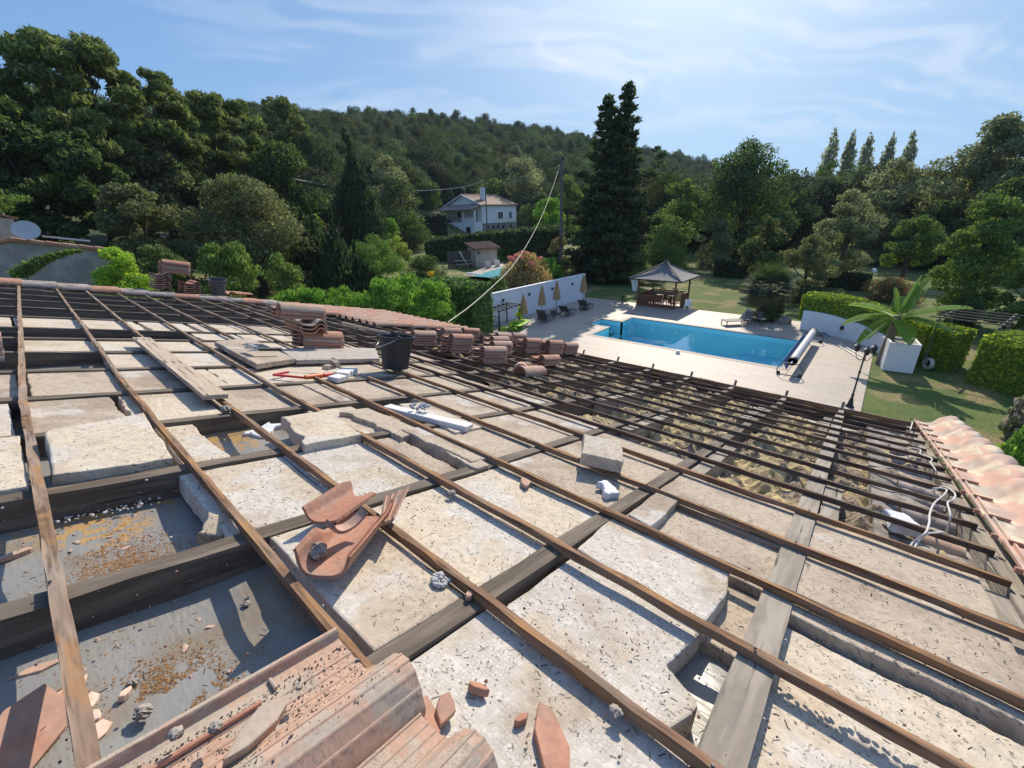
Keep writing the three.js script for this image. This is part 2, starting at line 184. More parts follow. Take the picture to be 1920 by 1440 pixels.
// ---------------------------------------------------------------- the roof's own frame: u runs down the slope, h stands off the batten tops, z along the battens
const SLOPE = 14.3 * Math.PI / 180, UX = V3(Math.cos(SLOPE), -Math.sin(SLOPE), 0), NX = V3(Math.sin(SLOPE), Math.cos(SLOPE), 0), ROOF0 = V3(-0.18525, 6.07324, 0);
const roofBasis = new THREE.Matrix4().makeBasis(UX, NX, V3(0, 0, 1)).setPosition(ROOF0);
const rp = (u, z, h = 0) => ROOF0.clone().addScaledVector(UX, u).addScaledVector(NX, h).add(V3(0, 0, z));
function onRoof(o, u, z, h = 0, ry = 0, rx = 0, rz = 0) {              // lay an object on the roof plane
  const m = roofBasis.clone().multiply(new THREE.Matrix4().makeTranslation(u, h, z)).multiply(new THREE.Matrix4().makeRotationFromEuler(new THREE.Euler(rx, ry, rz, 'YXZ')));
  m.decompose(o.position, o.quaternion, o.scale); return o;
}
const Lr = (u, z, h = 0) => [u, h, z];                                  // roof coordinates inside a group that lies in the roof's frame

const house = thing('house', 'stripped low house roof in the foreground with bare battens, rafters and polystyrene boards', 'house');
house.userData.label = 'house with a half stripped tile roof of battens, rafters and insulation boards filling the foreground';
const hp = (name, geo, m, label) => { geo.applyMatrix4(roofBasis); return part(house, name, geo, m, label); };   // a part built in roof coordinates

function beam(L, h, w, seed, wear = 0.003, segs = 24) {                 // sawn timber along x, slightly uneven, worn at the arrises
  const R = rng(seed), g = new THREE.BoxGeometry(L, h, w, segs, 1, 2), p = g.attributes.position, ph = R() * 99;
  for (let i = 0; i < p.count; i++) {
    const x = p.getX(i), t = x * 6 + ph, e = Math.abs(p.getZ(i)) > w * 0.4 ? 1 : 0.3;
    const k = (s) => (vnoise(t * 1.7 + s * 17, p.getY(i) * 40 + p.getZ(i) * 60 + 50, 0, seed + s) - 0.5) * 2 * wear;
    p.setY(i, p.getY(i) + k(1) * e); p.setZ(i, p.getZ(i) + k(2) * 0.7);
  }
  return metreUV(g, 1, R() * 9, R() * 9);
}
function along(u0, z0, u1, z1, h, w, hTop, seed, wear, segs) {          // a timber whose top lies hTop off the plane
  const dx = u1 - u0, dz = z1 - z0, L = Math.hypot(dx, dz), g = beam(L, h, w, seed, wear, segs); g.rotateY(-Math.atan2(dz, dx)); return g.translate((u0 + u1) / 2, hTop - h / 2, (z0 + z1) / 2);
}

// rafters
const RZ = [-0.03, -0.635, -1.265, -1.875, -2.48, -3.09, -3.76, -4.40, -5.03, -5.62, -6.42, -7.25, -8.05, -8.80, -9.60];
const EAVE = 6.58, HR = -0.036;
RZ.forEach((z, i) => { const m = i < 1 ? M.rafterPale : i < 9 ? M.rafter : M.rafterDark; hp('rafter', along(-1.6, z, EAVE, z + (i > 5 ? 0.05 : 0), 0.17, i < 1 ? 0.082 : 0.060, HR, 300 + i, 0.003, 60), m); });  // farther rafters take darker wood: their shaded faces are put into the colour
hp('rafter', along(0.9, 0.66, EAVE, 0.62, 0.17, 0.085, HR - 0.004, 390, 0.003, 40), M.rafterPale, 'pale verge rafter under the rim tiles');
// doubled rafter pieces where timbers were spliced
[[2.36, 3.15, RZ[0] + 0.085], [2.45, 3.3, RZ[1] + 0.08], [2.9, 3.9, RZ[2] + 0.08], [4.7, 6.1, RZ[0] - 0.09], [4.4, 5.6, RZ[1] - 0.085], [3.6, 4.6, RZ[3] + 0.08]].forEach(([a, b, z], i) => hp('rafter_splice', along(a, z, b, z, 0.16, 0.075, HR - 0.012, 420 + i), M.rafterPale));
// boards laid on the verge wall
[[1.25, 2.05, 0.74, 0.13], [2.02, 2.62, 0.70, 0.16], [0.55, 1.15, 0.70, 0.14], [1.7, 2.3, 0.58, 0.10]].forEach(([a, b, z, w], i) => hp('verge_board', along(a, z, b, z - 0.02, 0.025, w, -0.05 - 0.004 * i, 440 + i), M.rafterPale));

// battens: lengths of thin lath nailed across the rafters, warped towards the far end
const BU = [0.04, 0.425, 0.762, 1.145, 1.51, 1.91, 2.335, 2.66, 3.0, 3.31, 3.65, 4.0, 4.33, 4.68, 5.03, 5.43, 5.84, 6.27];
const warp = (k, z) => (k < 8 ? 0.03 : 0.008) * Math.max(0, -z - 2.2);
BU.forEach((u, k) => {
  const R = rng(600 + k), spots = [0.66 - 0.05 * R(), -2.2 - 1.6 * R(), -5.8 - R(), -10.05];
  for (let i = 0; i < 3; i++) {
    let z0 = spots[i], z1 = spots[i + 1]; if ((k === 4 || k === 5) && i === 1) z0 = -4.3; if (k === 4 && i === 0) z1 = -3.15; if (k === 5 && i === 0) z1 = -3.05;
    const w = (k === 0 ? 0.027 : 0.0205) + 0.003 * R(), jog = i ? (R() - 0.5) * 0.012 : 0;
    if (z0 > z1) hp('batten', along(u + warp(k, z0) + jog, z0, u + warp(k, z1) + jog, z1 + 0.004, 0.026, w, -0.010 + 0.001 * R(), 620 + k * 5 + i, k < 7 ? 0.0036 : 0.003, 70), k < 1 ? M.battenOld : k > 6 && i < 2 ? M.battenShaded : i === 0 ? M.batten : M.battenOld);  // battens above the wool: shade of their sides put into a darker wood
  }
});
{ const nails = [], R = rng(691); BU.slice(0, 9).forEach((u, k) => RZ.slice(0, 8).forEach((z) => { if (R() < 0.75) nails.push(new THREE.CylinderGeometry(0.0035, 0.0035, 0.006, 7).translate(u + warp(k, z) + 0.008 * (R() - 0.5), -0.003, z + 0.02 * (R() - 0.5))); })); hp('nails', merged(nails), M.frame).userData.kind = 'stuff'; }
hp('batten', along(1.90, 0.0, 1.905, -0.62, 0.03, 0.03, -0.04, 699), M.battenOld);

// eave: fascia, tile-stop strip and a bracket on each rafter end
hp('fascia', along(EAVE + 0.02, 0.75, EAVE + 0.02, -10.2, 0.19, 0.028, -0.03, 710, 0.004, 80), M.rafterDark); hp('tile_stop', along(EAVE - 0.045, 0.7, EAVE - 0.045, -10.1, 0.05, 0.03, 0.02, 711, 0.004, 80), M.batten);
RZ.forEach((z, i) => hp('gutter_bracket', merged([bar([EAVE - 0.25, -0.02, z], [EAVE + 0.05, 0.0, z], 0.05, 0.012), bar([EAVE + 0.04, -0.03, z], [EAVE + 0.075, 0.085, z], 0.03, 0.012)]), M.rafterPale));
hp('mortar_bed', (() => { const g = new THREE.BoxGeometry(0.16, 0.05, 10.6, 4, 1, 160), p = g.attributes.position; for (let i = 0; i < p.count; i++) p.setY(i, p.getY(i) + 0.05 * (fbm(p.getZ(i) * 3, p.getX(i) * 14 + 9, 0, 3, 3) - 0.5)); return metreUV(g).translate(EAVE + 0.09, -0.035, -4.75); })(), M.mortar);

// underlay sheet over the ceiling, sagging between rafters; under the wool the same boarding
function underlayY(x, z) {                                            // the sheet's height under the batten tops: taut near the ridge, deep where the attic is open
  let k = 0; while (k < RZ.length - 1 && z < RZ[k]) k++; const a = k ? RZ[k - 1] : 0.66, b = RZ[k], t = clamp((z - b) / Math.max(0.1, a - b)), deep = smooth(2.15, 2.7, x + z * 0.25 + 0.3), open = smooth(-6.2, -6.6, z);
  return lerp(lerp(-0.125, -0.27, deep), -0.62, open) - 0.02 * Math.sin(Math.PI * t) + 0.06 * (fbm(x * 2.2, z * 2.2 + 20, 0, 5, 3) - 0.5) + 0.012 * (fbm(x * 9, z * 9 + 40, 0, 8, 2) - 0.5);
}
hp('underlay_sheet', (() => { const g = new THREE.PlaneGeometry(8.2, 10.9, 160, 218); g.rotateX(-Math.PI / 2); g.translate(2.5, 0, -4.75); const p = g.attributes.position; for (let i = 0; i < p.count; i++) { p.setY(i, underlayY(p.getX(i), p.getZ(i))); } g.computeVertexNormals(); const uv = new Float32Array(p.count * 2); for (let i = 0; i < p.count; i++) { uv[2 * i] = p.getX(i) * 0.9; uv[2 * i + 1] = p.getZ(i) * 0.9 + 0.55; } g.setAttribute('uv', new THREE.BufferAttribute(uv, 2)); return g; })(), M.underlay);

// walls below (kept inside the eaves), wall head at the near verge with old half-round tiles bedded in it
part(house, 'wall', merged([box(0.3, 3.9, 11.0, 6.05, 1.95, -4.75), box(8.2, 3.9, 0.3, 2.1, 1.95, -10.1), box(8.2, 3.9, 0.3, 2.1, 1.95, 0.6)]), M.white);
part(house, 'gable_wall', (() => { const s = new THREE.Shape([[-2.2, 3.5], [5.9, 3.5], [5.9, 3.97], [-2.2, 6.2]].map((p) => new THREE.Vector2(...p))); const g = metreUV(new THREE.ExtrudeGeometry(s, { depth: 0.26, bevelEnabled: false })); const h = g.clone(); g.translate(0, 0, 0.5); h.translate(0, 0, -10.24); part(house, 'gable_wall', h, M.mortar); return g; })(), M.mortar);
hp('mortar_bed', (() => { const g = new THREE.BoxGeometry(5.2, 0.06, 0.36, 140, 1, 10), p = g.attributes.position; for (let i = 0; i < p.count; i++) p.setY(i, p.getY(i) + 0.09 * (fbm(p.getX(i) * 6, p.getZ(i) * 6 + 9, 0, 43, 4) - 0.5)); return metreUV(g).translate(4.2, -0.15, 0.42); })(), M.mortar);
{
  const half = (L, r) => { const o = new THREE.CylinderGeometry(r, r * 0.82, L, 14, 1, true, 0, Math.PI), i = new THREE.CylinderGeometry(r - 0.013, r * 0.82 - 0.013, L, 14, 1, true, 0, Math.PI); const fl = i.toNonIndexed(), ps = fl.attributes.position.array, ns = fl.attributes.normal.array; for (let k = 0; k < ps.length; k += 9) for (let c = 0; c < 3; c++) { let t = ps[k + c]; ps[k + c] = ps[k + 6 + c]; ps[k + 6 + c] = t; } for (let k = 0; k < ns.length; k++) ns[k] *= -1; const ring = new THREE.RingGeometry(r - 0.013, r, 14, 1, 0, Math.PI); const r2 = ring.clone(); const g = merged([o, fl]); g.rotateZ(-Math.PI / 2); g.rotateX(Math.PI); ring.rotateY(Math.PI / 2); ring.translate(L / 2, 0, 0); return metreUV(merged([g])); };
  // axis along x before the turn; laid along the battens' direction
  [[2.40, 0.48, 0.16], [2.80, 0.48, 0.18], [3.17, 0.47, 0.22], [3.55, 0.48, 0.2], [3.80, 0.48, 0.2], [4.0, 0.49, 0.2], [4.32, 0.49, 0.2], [4.70, 0.47, 0.16], [5.2, 0.48, 0.18]].forEach(([u, z, L], i) => { const g = half(L, 0.058 + 0.004 * (i % 3)); g.rotateY(Math.PI / 2 + 0.08 * ((i % 3) - 1)); hp('half_round_tile', g.translate(u, -0.135, z), i % 4 === 1 ? M.clayDirty : M.clayGrey); });
}

// glass wool between the rafters further down
function woolPatch(u0, u1, z0, z1, seed) {
  const nx = Math.ceil((u1 - u0) * 55), nz = 32, g = new THREE.PlaneGeometry(u1 - u0, z1 - z0, nx, nz); g.rotateX(-Math.PI / 2); g.translate((u0 + u1) / 2, 0, (z0 + z1) / 2); const p = g.attributes.position;
  for (let i = 0; i < p.count; i++) { const x = p.getX(i), z = p.getZ(i), a = fbm(x * 3, z * 4 + 70, 0, seed, 3), b = fbm(x * 11, z * 11 + 70, 0, seed + 5, 4), c = fbm(x * 0.9, z * 0.4 + 70, 0, seed + 9, 2); p.setY(i, -0.165 + 0.24 * (a - 0.5) + 0.16 * (b - 0.5) + 0.12 * (c - 0.5)); }
  g.computeVertexNormals(); const uv = new Float32Array(p.count * 2); for (let i = 0; i < p.count; i++) { uv[2 * i] = p.getX(i) * 1.4; uv[2 * i + 1] = p.getZ(i) * 1.4; } g.setAttribute('uv', new THREE.BufferAttribute(uv, 2)); return g;
}
[[2.3, 0, 0.55], [2.55, 1, 0], [2.75, 2, 0], [3.1, 3, 0], [3.3, 4, 0], [3.6, 5, 0], [4.0, 6, 0], [4.2, 7, 0], [4.4, 8, 0]].forEach(([u, k, z], i) => hp('glass_wool', woolPatch(u - 0.25, EAVE - 0.35, RZ[k] + 0.01, k ? RZ[k - 1] - 0.01 : 0.55, 800 + i * 13), M.wool));

// polystyrene boards: uneven slabs cut to shape
function slab(poly, thick, seed, jag = 0.006, crumble = []) {
  const R = rng(seed), pts = [];
  poly.forEach((p, i) => { const q = poly[(i + 1) % poly.length], L = Math.hypot(q[0] - p[0], q[1] - p[1]), c = crumble.includes(i), n = Math.max(2, Math.round(L / (c ? 0.012 : 0.03))), nx = (q[1] - p[1]) / L, nz = -(q[0] - p[0]) / L; for (let k = 0; k < n; k++) { const t = k / n, e = Math.min(1, Math.min(t, 1 - t) * 8), w = ((fbm(t * L * 9 + i * 31, seed % 97, 0, seed, 3) - 0.5) * (c ? jag * 7 : jag * 2) + (R() - 0.5) * (c ? 0.006 : 0.003)) * e; pts.push(new THREE.Vector2(lerp(p[0], q[0], t) + nx * w, -(lerp(p[1], q[1], t) + nz * w))); } });
  const b = Math.min(0.006, thick * 0.2), g = new THREE.ExtrudeGeometry(new THREE.Shape(pts), { depth: thick - 2 * b, bevelEnabled: true, bevelThickness: b, bevelSize: b, bevelOffset: -b, bevelSegments: 2 });
  g.rotateX(-Math.PI / 2); g.translate(0, -thick + b, 0); const ox = R() * 5, oy = R() * 5, ro = R() < 0.5, uv = g.attributes.uv, p = g.attributes.position; for (let i = 0; i < uv.count; i++) { const a = p.getX(i) * 0.95 + ox + p.getY(i) * 0.7, c = p.getZ(i) * 0.95 + oy + p.getY(i) * 0.7; uv.setXY(i, ro ? a : c, ro ? c : -a); } return g;
}
function board(k, u0, u1, o = {}) {                                     // a board seated in bay k (between rafters k-1 and k)
  const za = (k ? RZ[k - 1] - 0.033 : 0.54) - (o.near || 0), zb = RZ[k] + 0.033 + (o.far || 0), R = rng(1000 + k * 97 + Math.round(u0 * 100));
  const j = () => (R() - 0.5) * 0.016; const g = slab(o.poly || [[u0 + j(), za], [u1 + j(), za], [u1 + j(), zb], [u0 + j(), zb]], 0.075, 2000 + k * 131 + Math.round(u0 * 1000), o.jag || 0.005, o.crumble || (R() < 0.35 ? [R() < 0.5 ? 1 : 3] : []));
  g.translate(0, (o.h ?? -0.046) - 0.008 * R(), 0); if (o.tilt) { const c = V3((u0 + u1) / 2, -0.05, (za + zb) / 2); g.translate(-c.x, -c.y, -c.z); g.rotateX(o.tilt[0]); g.rotateZ(o.tilt[1]); g.translate(c.x, c.y + (o.tilt[2] || 0), c.z); }
  return hp('polystyrene_board', g, o.m || M.epsDusty, o.label);
}
// bay by bay, nearest first: where each board starts and ends down the slope
const C = { m: M.epsCream }, B = { m: M.epsBeads }, D = {};
board(0, -0.5, 0.79, { m: M.epsCream, h: -0.06 }); board(0, 0.80, 1.125, { m: M.epsCream, h: -0.066 }); board(0, 1.135, 1.435, { m: M.epsCream, h: -0.072 }); board(0, 1.452, 1.90, { m: M.epsDusty, h: -0.04, crumble: [3] }); board(0, 1.905, 2.40, { crumble: [1] });
board(1, -0.6, 0.795, B); board(1, 0.80, 1.19, { m: M.epsBeads, h: -0.058, poly: [[0.80, -0.13], [0.93, -0.10], [0.99, -0.19], [1.19, -0.16], [1.2, -0.585], [0.85, -0.585], [0.79, -0.56]], jag: 0.006 }); board(1, 1.20, 1.53, { h: -0.09 }); board(1, 1.54, 1.90, { h: -0.056 }); board(1, 1.905, 2.42, { crumble: [1] });
board(2, 0.485, 0.765, { m: M.epsCream, h: -0.03 }); board(2, 0.77, 1.15, C); board(2, 1.155, 1.51, C); board(2, 1.515, 1.91, D); board(2, 1.915, 2.33, D); board(2, 2.34, 2.66, { crumble: [1] });
board(3, 0.40, 0.765, B); board(3, 0.77, 1.145, B); board(3, 1.155, 1.35, { crumble: [1] }); board(3, 1.40, 1.55, { h: -0.03, crumble: [3], tilt: [0, -0.05, 0.01] }); board(3, 1.56, 1.90, D); board(3, 1.91, 2.34, D); board(3, 2.35, 2.85, { crumble: [1] });
board(4, -0.55, 0.03, { m: M.epsCream, h: -0.02 }); board(4, 0.44, 0.60, { m: M.epsCream, crumble: [1] }); board(4, 1.15, 1.45, { m: M.epsCream }); board(4, 1.91, 2.33, D); board(4, 2.34, 2.66, D); board(4, 2.67, 3.05, { crumble: [1] });
board(5, -0.7, 0.02, C); board(5, 0.05, 0.38, { crumble: [1] }); board(5, 0.40, 0.76, C); board(5, 0.77, 1.14, D); board(5, 1.15, 1.40, D); board(5, 1.405, 1.52, { h: -0.035 }); board(5, 1.53, 1.92, D); board(5, 1.93, 2.33, D); board(5, 2.34, 2.9, { crumble: [1] });
board(6, -0.7, 0.06, D); board(6, 0.10, 0.46, D); board(6, 0.47, 0.79, D); board(6, 0.80, 0.98, C); board(6, 0.99, 1.2, C); board(6, 1.21, 1.98, C); board(6, 2.0, 2.5, { crumble: [1] }); board(6, 2.52, 3.1, D);
board(7, -0.7, -0.2, C); board(7, 0.50, 0.84, C); board(7, 0.85, 1.2, C); board(7, 1.21, 2.08, D); board(7, 2.1, 2.7, D); board(7, 2.72, 3.3, { crumble: [1] });
board(8, 0.12, 0.50, C); board(8, 0.54, 0.86, C); board(8, 0.88, 1.2, C); board(8, 1.22, 1.7, D); board(8, 1.72, 2.2, C); board(8, 2.22, 2.9, D);
board(9, 1.35, 1.75, C); board(9, 1.78, 2.3, C); board(9, 2.32, 2.8, D);
board(10, -0.7, 0.1, C); board(10, 0.12, 0.55, C); board(10, 0.57, 1.0, { m: M.epsCream, crumble: [1] }); board(10, 1.05, 1.45, { m: M.epsCream, crumble: [3] }); board(10, 1.5, 1.9, C); board(10, 1.92, 2.5, D);

// ---------------------------------------------------------------- interlocking roll tiles: x down the slope, roll on the +z side
const PROFILE = [[-0.135, 0.022], [-0.127, 0.022], [-0.121, 0.004], [-0.06, 0.0], [-0.025, 0.0], [0.0, 0.008], [0.02, 0.032], [0.042, 0.053], [0.068, 0.062], [0.094, 0.055], [0.116, 0.034], [0.132, 0.012], [0.137, 0.002]];
function tileGeo(L = 0.44, prof = PROFILE, thick = 0.014, taper = 0.94, segs = 1, bend = null) {
  const n = prof.length, pos = [], P = (s, i, under) => { const x = -L / 2 + L * s, k = lerp(taper, 1, s), p = prof[i]; let q = [x, p[1] * lerp(0.96, 1, s) + (under ? -thick : 0), p[0] * k]; if (under && i > 0 && i < n - 1) { const a = prof[i - 1], b = prof[i + 1], tx = b[0] - a[0], ty = b[1] - a[1], l = Math.hypot(tx, ty); q = [x, p[1] - thick * tx / l, (p[0] + thick * ty / l) * k]; } return bend ? bend(q, s, i / (n - 1)) : q; };
  const quad = (a, b, c, d) => pos.push(...a, ...b, ...c, ...a, ...c, ...d);
  for (let k = 0; k < segs; k++) { const s0 = k / segs, s1 = (k + 1) / segs; for (let i = 0; i < n - 1; i++) { quad(P(s0, i), P(s0, i + 1), P(s1, i + 1), P(s1, i)); quad(P(s0, i, 1), P(s1, i, 1), P(s1, i + 1, 1), P(s0, i + 1, 1)); } quad(P(s0, 0), P(s1, 0), P(s1, 0, 1), P(s0, 0, 1)); quad(P(s0, n - 1), P(s0, n - 1, 1), P(s1, n - 1, 1), P(s1, n - 1)); }
  for (let i = 0; i < n - 1; i++) { quad(P(0, i), P(0, i, 1), P(0, i + 1, 1), P(0, i + 1)); quad(P(1, i), P(1, i + 1), P(1, i + 1, 1), P(1, i, 1)); }
  const g = new THREE.BufferGeometry(); g.setAttribute('position', new THREE.BufferAttribute(new Float32Array(pos), 3)); return toCreasedNormals(metreUV(g, 1.3, n * 0.13, L), 0.7);
}
const stackProf = PROFILE.map(([a, b]) => [a * 0.88, b * 0.88]);
const shiftUV = (g, a, b) => { const c = g.clone(), uv = c.attributes.uv; for (let i = 0; i < uv.count; i++) uv.setXY(i, uv.getX(i) + a, uv.getY(i) + b); return c; };
const loads = [0, 1, 2, 3].map((k) => { const g = tileGeo(0.385, stackProf, 0.013), uv = g.attributes.uv; for (let i = 0; i < uv.count; i++) uv.setXY(i, uv.getX(i) + k * 0.31, uv.getY(i) + k * 0.47); return g; });
const tileBase = tileGeo(), tiles = [0, 1, 2, 3].map((k) => shiftUV(tileBase, k * 0.31, k * 0.47));
function laid(u, z, h, m, k, tiltX = 0.045) { const o = part(house, 'roof_tile', tiles[k % 4], m); return onRoof(o, u, z, h, 0, 0, -tiltX * -1); }
{
  const R = rng(31); let k = 0;
  for (let c = 0; c < 7; c++) for (let j = 0; j < 14; j++) {            // the part of the slope that still carries its tiles
    const u = 4.2 + c * 0.374, z = -10.0 + j * 0.242; if (z > -6.55 - (c < 1 ? 1.6 : c < 2 ? 0.3 : 0)) continue;
    laid(u + 0.012 * (R() - 0.5), z + 0.006 * (R() - 0.5), 0.012 + 0.006 * R(), [M.clayBrown, M.clayWorn, M.clayWorn, M.clayFresh][Math.floor(R() * 3.15)], k++);
  }
  for (let c = -3; c < 11; c++) for (let j = 0; j < 2; j++) { const u = 4.2 - 0.374 * 11 + c * 0.374; if (u < 4.0) laid(u, -10.28 + j * 0.24, 0.0, c % 3 ? M.clayGrey : M.clayBrown, k++); }   // last columns along the far verge
  for (let c = 0; c < 11; c++) { const o = part(house, 'verge_tile', tiles[c % 4], c % 3 ? M.clayGrey : M.clayWorn); onRoof(o, 0.1 + c * 0.374, -10.5, 0.0, 0, 0.12, 0.045); }
  const bed = new THREE.BoxGeometry(5.6, 0.09, 0.5, 150, 1, 10), p = bed.attributes.position; for (let i = 0; i < p.count; i++) p.setY(i, p.getY(i) + 0.05 * (fbm(p.getX(i) * 4, p.getZ(i) * 9 + 9, 0, 63, 4) - 0.5)); hp('mortar_bed', metreUV(bed).translate(1.2, -0.02, -10.35), M.mortar);
}
{ // near verge: flashed tiles with a flange, a flat pan and a broad hump that swells at every course
  const prof = [[-0.1287, 0.012], [-0.117, 0.012], [-0.1154, 0.0], [-0.1014, 0.0], [-0.0998, 0.012], [-0.0905, 0.012], [-0.0889, 0.002], [-0.0234, 0.0], [0.0, 0.004], [0.0234, 0.02], [0.0468, 0.05], [0.0741, 0.085], [0.1053, 0.104], [0.1365, 0.1], [0.1638, 0.075], [0.1833, 0.035], [0.1911, -0.02], [0.195, -0.09]];
  const swell = (q, s, t) => { const a = smooth(0.42, 0.75, t), b = Math.sin(Math.PI * clamp(s * 1.02)); return [q[0], q[1] + 0.055 * b * a, q[2] + 0.04 * b * a * a]; };
  const g = tileGeo(0.378, prof, 0.014, 1, 10, swell), vs = [0, 1, 2, 3].map((k) => shiftUV(g, 0, k * 0.27));
  for (let c = 0; c < 14; c++) {
    const u = 2.05 + c * 0.374 - 0.26; const o = part(house, 'verge_tile', vs[(c * 3) % 4], M.clayFlash); onRoof(o, u, 0.775, 0.015, 0, 0, 0.025);
    const lug = part(house, 'tile_lug', merged([box(0.014, 0.014, 0.075, 0, 0.01, 0.02), box(0.02, 0.02, 0.02, 0, 0.012, -0.06)]), M.clayFresh); onRoof(lug, u + 0.187, 0.68, 0.02);
  }
}

// ---------------------------------------------------------------- stacks of lifted tiles
const ORD = ['topmost', 'second', 'third', 'fourth', 'fifth', 'sixth', 'seventh'];
function pile(n, u, z, h, ry, m, where, o = {}) {                        // n tiles on top of one another; h is where the pile stands
  const R = rng(Math.round(1000 * Math.abs(u * 7 + z * 3)) + n);
  for (let k = 0; k < n; k++) {
    const t = single('roof_tile', (o.big ? tiles : loads)[(k + n) % 4], Array.isArray(m) ? m[k % m.length] : m, `${ORD[n - 1 - k]}${n - 1 - k ? ' clay roll tile from the top' : ' clay roll tile'} of ${where}`, 'roof tile', 'clay tiles lifted off and stacked on the roof');
    onRoof(t, u + 0.016 * (R() - 0.5) + (o.lean || 0) * k, z + 0.012 * (R() - 0.5), h + 0.014 + k * (o.step || 0.034), ry + 0.05 * (R() - 0.5), o.rx || 0, o.rz || 0);
  }
  return h + n * (o.step || 0.034) + 0.045;
}
const BR = [M.clayBrown, M.clayWorn, M.clayBrown], FR = [M.clayFresh, M.clayFresh, M.clayDirty];
pile(5, 3.72, -4.66, 0.0, 0.05, BR, 'the worn stack just right of the black bucket');
pile(6, 3.86, -4.10, 0.0, 0.10, BR, 'the leaning stack with splayed edges behind the front stack', { lean: 0.006, step: 0.036 });
pile(5, 3.78, -3.40, 0.0, -0.03, BR, 'the front stack of five standing nearest the black bucket');
pile(5, 4.42, -3.86, 0.0, 0.02, BR, 'the stack half hidden behind the front stack of five');
pile(4, 4.75, -5.25, 0.03, 0.06, FR, 'the orange stack at the edge of the laid tiles');
pile(4, 5.45, -5.50, 0.02, 0.0, BR, 'the low stack beside the laid tiles, furthest back');
pile(5, 5.62, -4.85, 0.0, 0.05, BR, 'the stack behind the row nearest the pool, left one');
pile(5, 6.15, -4.95, 0.0, 0.0, BR, 'the stack at the eave in front of the pool terrace');
pile(5, 4.95, -4.35, 0.0, 0.03, BR, 'the stack in the middle of the crowd of stacks');
pile(6, 5.35, -4.02, 0.0, 0.02, BR, 'the tall stack of six left of the pair by the eave');
pile(6, 5.75, -3.86, 0.0, 0.0, BR, 'the tall stack of six closest to the eave');
pile(5, 6.25, -3.88, 0.0, 0.0, BR, 'the last stack on the right above the eave');
pile(3, 4.62, -3.16, 0.0, 0.04, BR, 'the small stack of three below the other stacks');
{ // near stack of three crossed layers
  const a = pile(4, 2.18, -4.42, 0.0, 0.06, FR, 'the bottom layer of the crossed orange stack', { rz: -0.03, big: 1, step: 0.037 });
  const b = pile(3, 2.06, -4.44, a - 0.03, 1.52, FR, 'the crosswise middle layer of the crossed orange stack', { step: 0.039, big: 1 });
  pile(3, 1.98, -4.46, b - 0.03, 0.02, FR, 'the top layer of the crossed orange stack', { big: 1, step: 0.037 });
}
{ // on the far verge
  const a = pile(7, 2.05, -10.42, 0.09, 1.55, FR, 'the left heap on the far verge', { step: 0.042, big: 1 });
  pile(5, 2.50, -10.40, 0.07, 1.60, FR, 'the right heap on the far verge by the grey bucket', { step: 0.042, big: 1 });
  pile(5, 2.28, -10.45, a - 0.02, 0.06, FR, 'the upper heap on the far verge', { step: 0.042, big: 1 });
}
pile(4, -0.17, -3.98, 0.0, 0.02, [M.clayGrey, M.clayWorn], 'the stack cut by the left edge of the picture');
onRoof(single('roof_tile', tiles[1], M.clayFresh, 'lone orange clay tile lying face down on the far verge right of the grey bucket', 'roof tile'), 3.35, -10.35, 0.16, 0.5, Math.PI, 0);

// a Y-shaped ridge tile
{
  const t = thing('ridge_tile', 'pinkish Y-shaped ridge tile lying alone on the battens in front of the small stack', 'ridge tile');
  const cone = (L, a, b) => { const o = new THREE.LatheGeometry([[a, 0], [b, L], [b - 0.014, L], [a - 0.014, 0], [a, 0]].map((p) => new THREE.Vector2(...p)), 20, -Math.PI / 2, Math.PI); return o; };
  const g1 = cone(0.42, 0.10, 0.082); g1.rotateZ(-Math.PI / 2); g1.rotateX(-Math.PI / 2); const g2 = cone(0.27, 0.092, 0.078); g2.rotateZ(-Math.PI / 2); g2.rotateX(-Math.PI / 2); g2.rotateY(0.62); g2.translate(0.05, 0.022, -0.02); g1.rotateX(0); 
  part(t, 'ridge_cap', metreUV(g1), M.clayWorn); part(t, 'branch', metreUV(g2), M.clayWorn); onRoof(t, 3.52, -2.72, 0.0, 0.03, 0, 0);
}

// loose polystyrene
function loose(poly, h, thick, m, label, seed, o = {}) {
  const cu = poly.reduce((a, p) => a + p[0], 0) / poly.length, cz = poly.reduce((a, p) => a + p[1], 0) / poly.length;
  const g = slab(poly.map((p) => [p[0] - cu, p[1] - cz]), thick, seed, o.jag || 0.006, o.crumble || []);
  const t = single(o.name || 'polystyrene_board', g, m, label, o.cat || 'polystyrene board'); return onRoof(t, cu, cz, h, 0, o.rx || 0, o.rz || 0);
}
const P2 = (...a) => { const r = []; for (let i = 0; i < a.length; i += 2) r.push([a[i], a[i + 1]]); return r; };
loose(P2(0.097, -2.28, 0.403, -2.4, 0.405, -1.912, 0.088, -1.909), 0.02, 0.075, M.epsCream, 'tilted cream polystyrene board sticking up out of its bay at the left', 51, { rx: 0.10, rz: -0.03, jag: 0.009 });
loose(P2(0.931, -2.252, 1.188, -2.274, 1.148, -1.833, 0.859, -1.819), -0.004, 0.07, M.epsCream, 'raised cream polystyrene board with a crumbled left edge beside a dark hole', 52, { jag: 0.008, crumble: [3] });
loose(P2(1.275, -2.286, 1.47, -2.298, 1.503, -1.804, 1.322, -1.743, 1.338, -2.002), -0.025, 0.05, M.epsDusty, 'broken dusty polystyrene piece with a ragged white front edge', 53, { crumble: [3, 4], jag: 0.008 });
loose(P2(1.401, -1.665, 1.532, -1.645, 1.469, -1.234, 1.384, -1.24, 1.387, -1.408), -0.026, 0.05, M.epsDusty, 'long cracked polystyrene strip lifted along a ragged crack', 54, { crumble: [3, 4], jag: 0.008 });
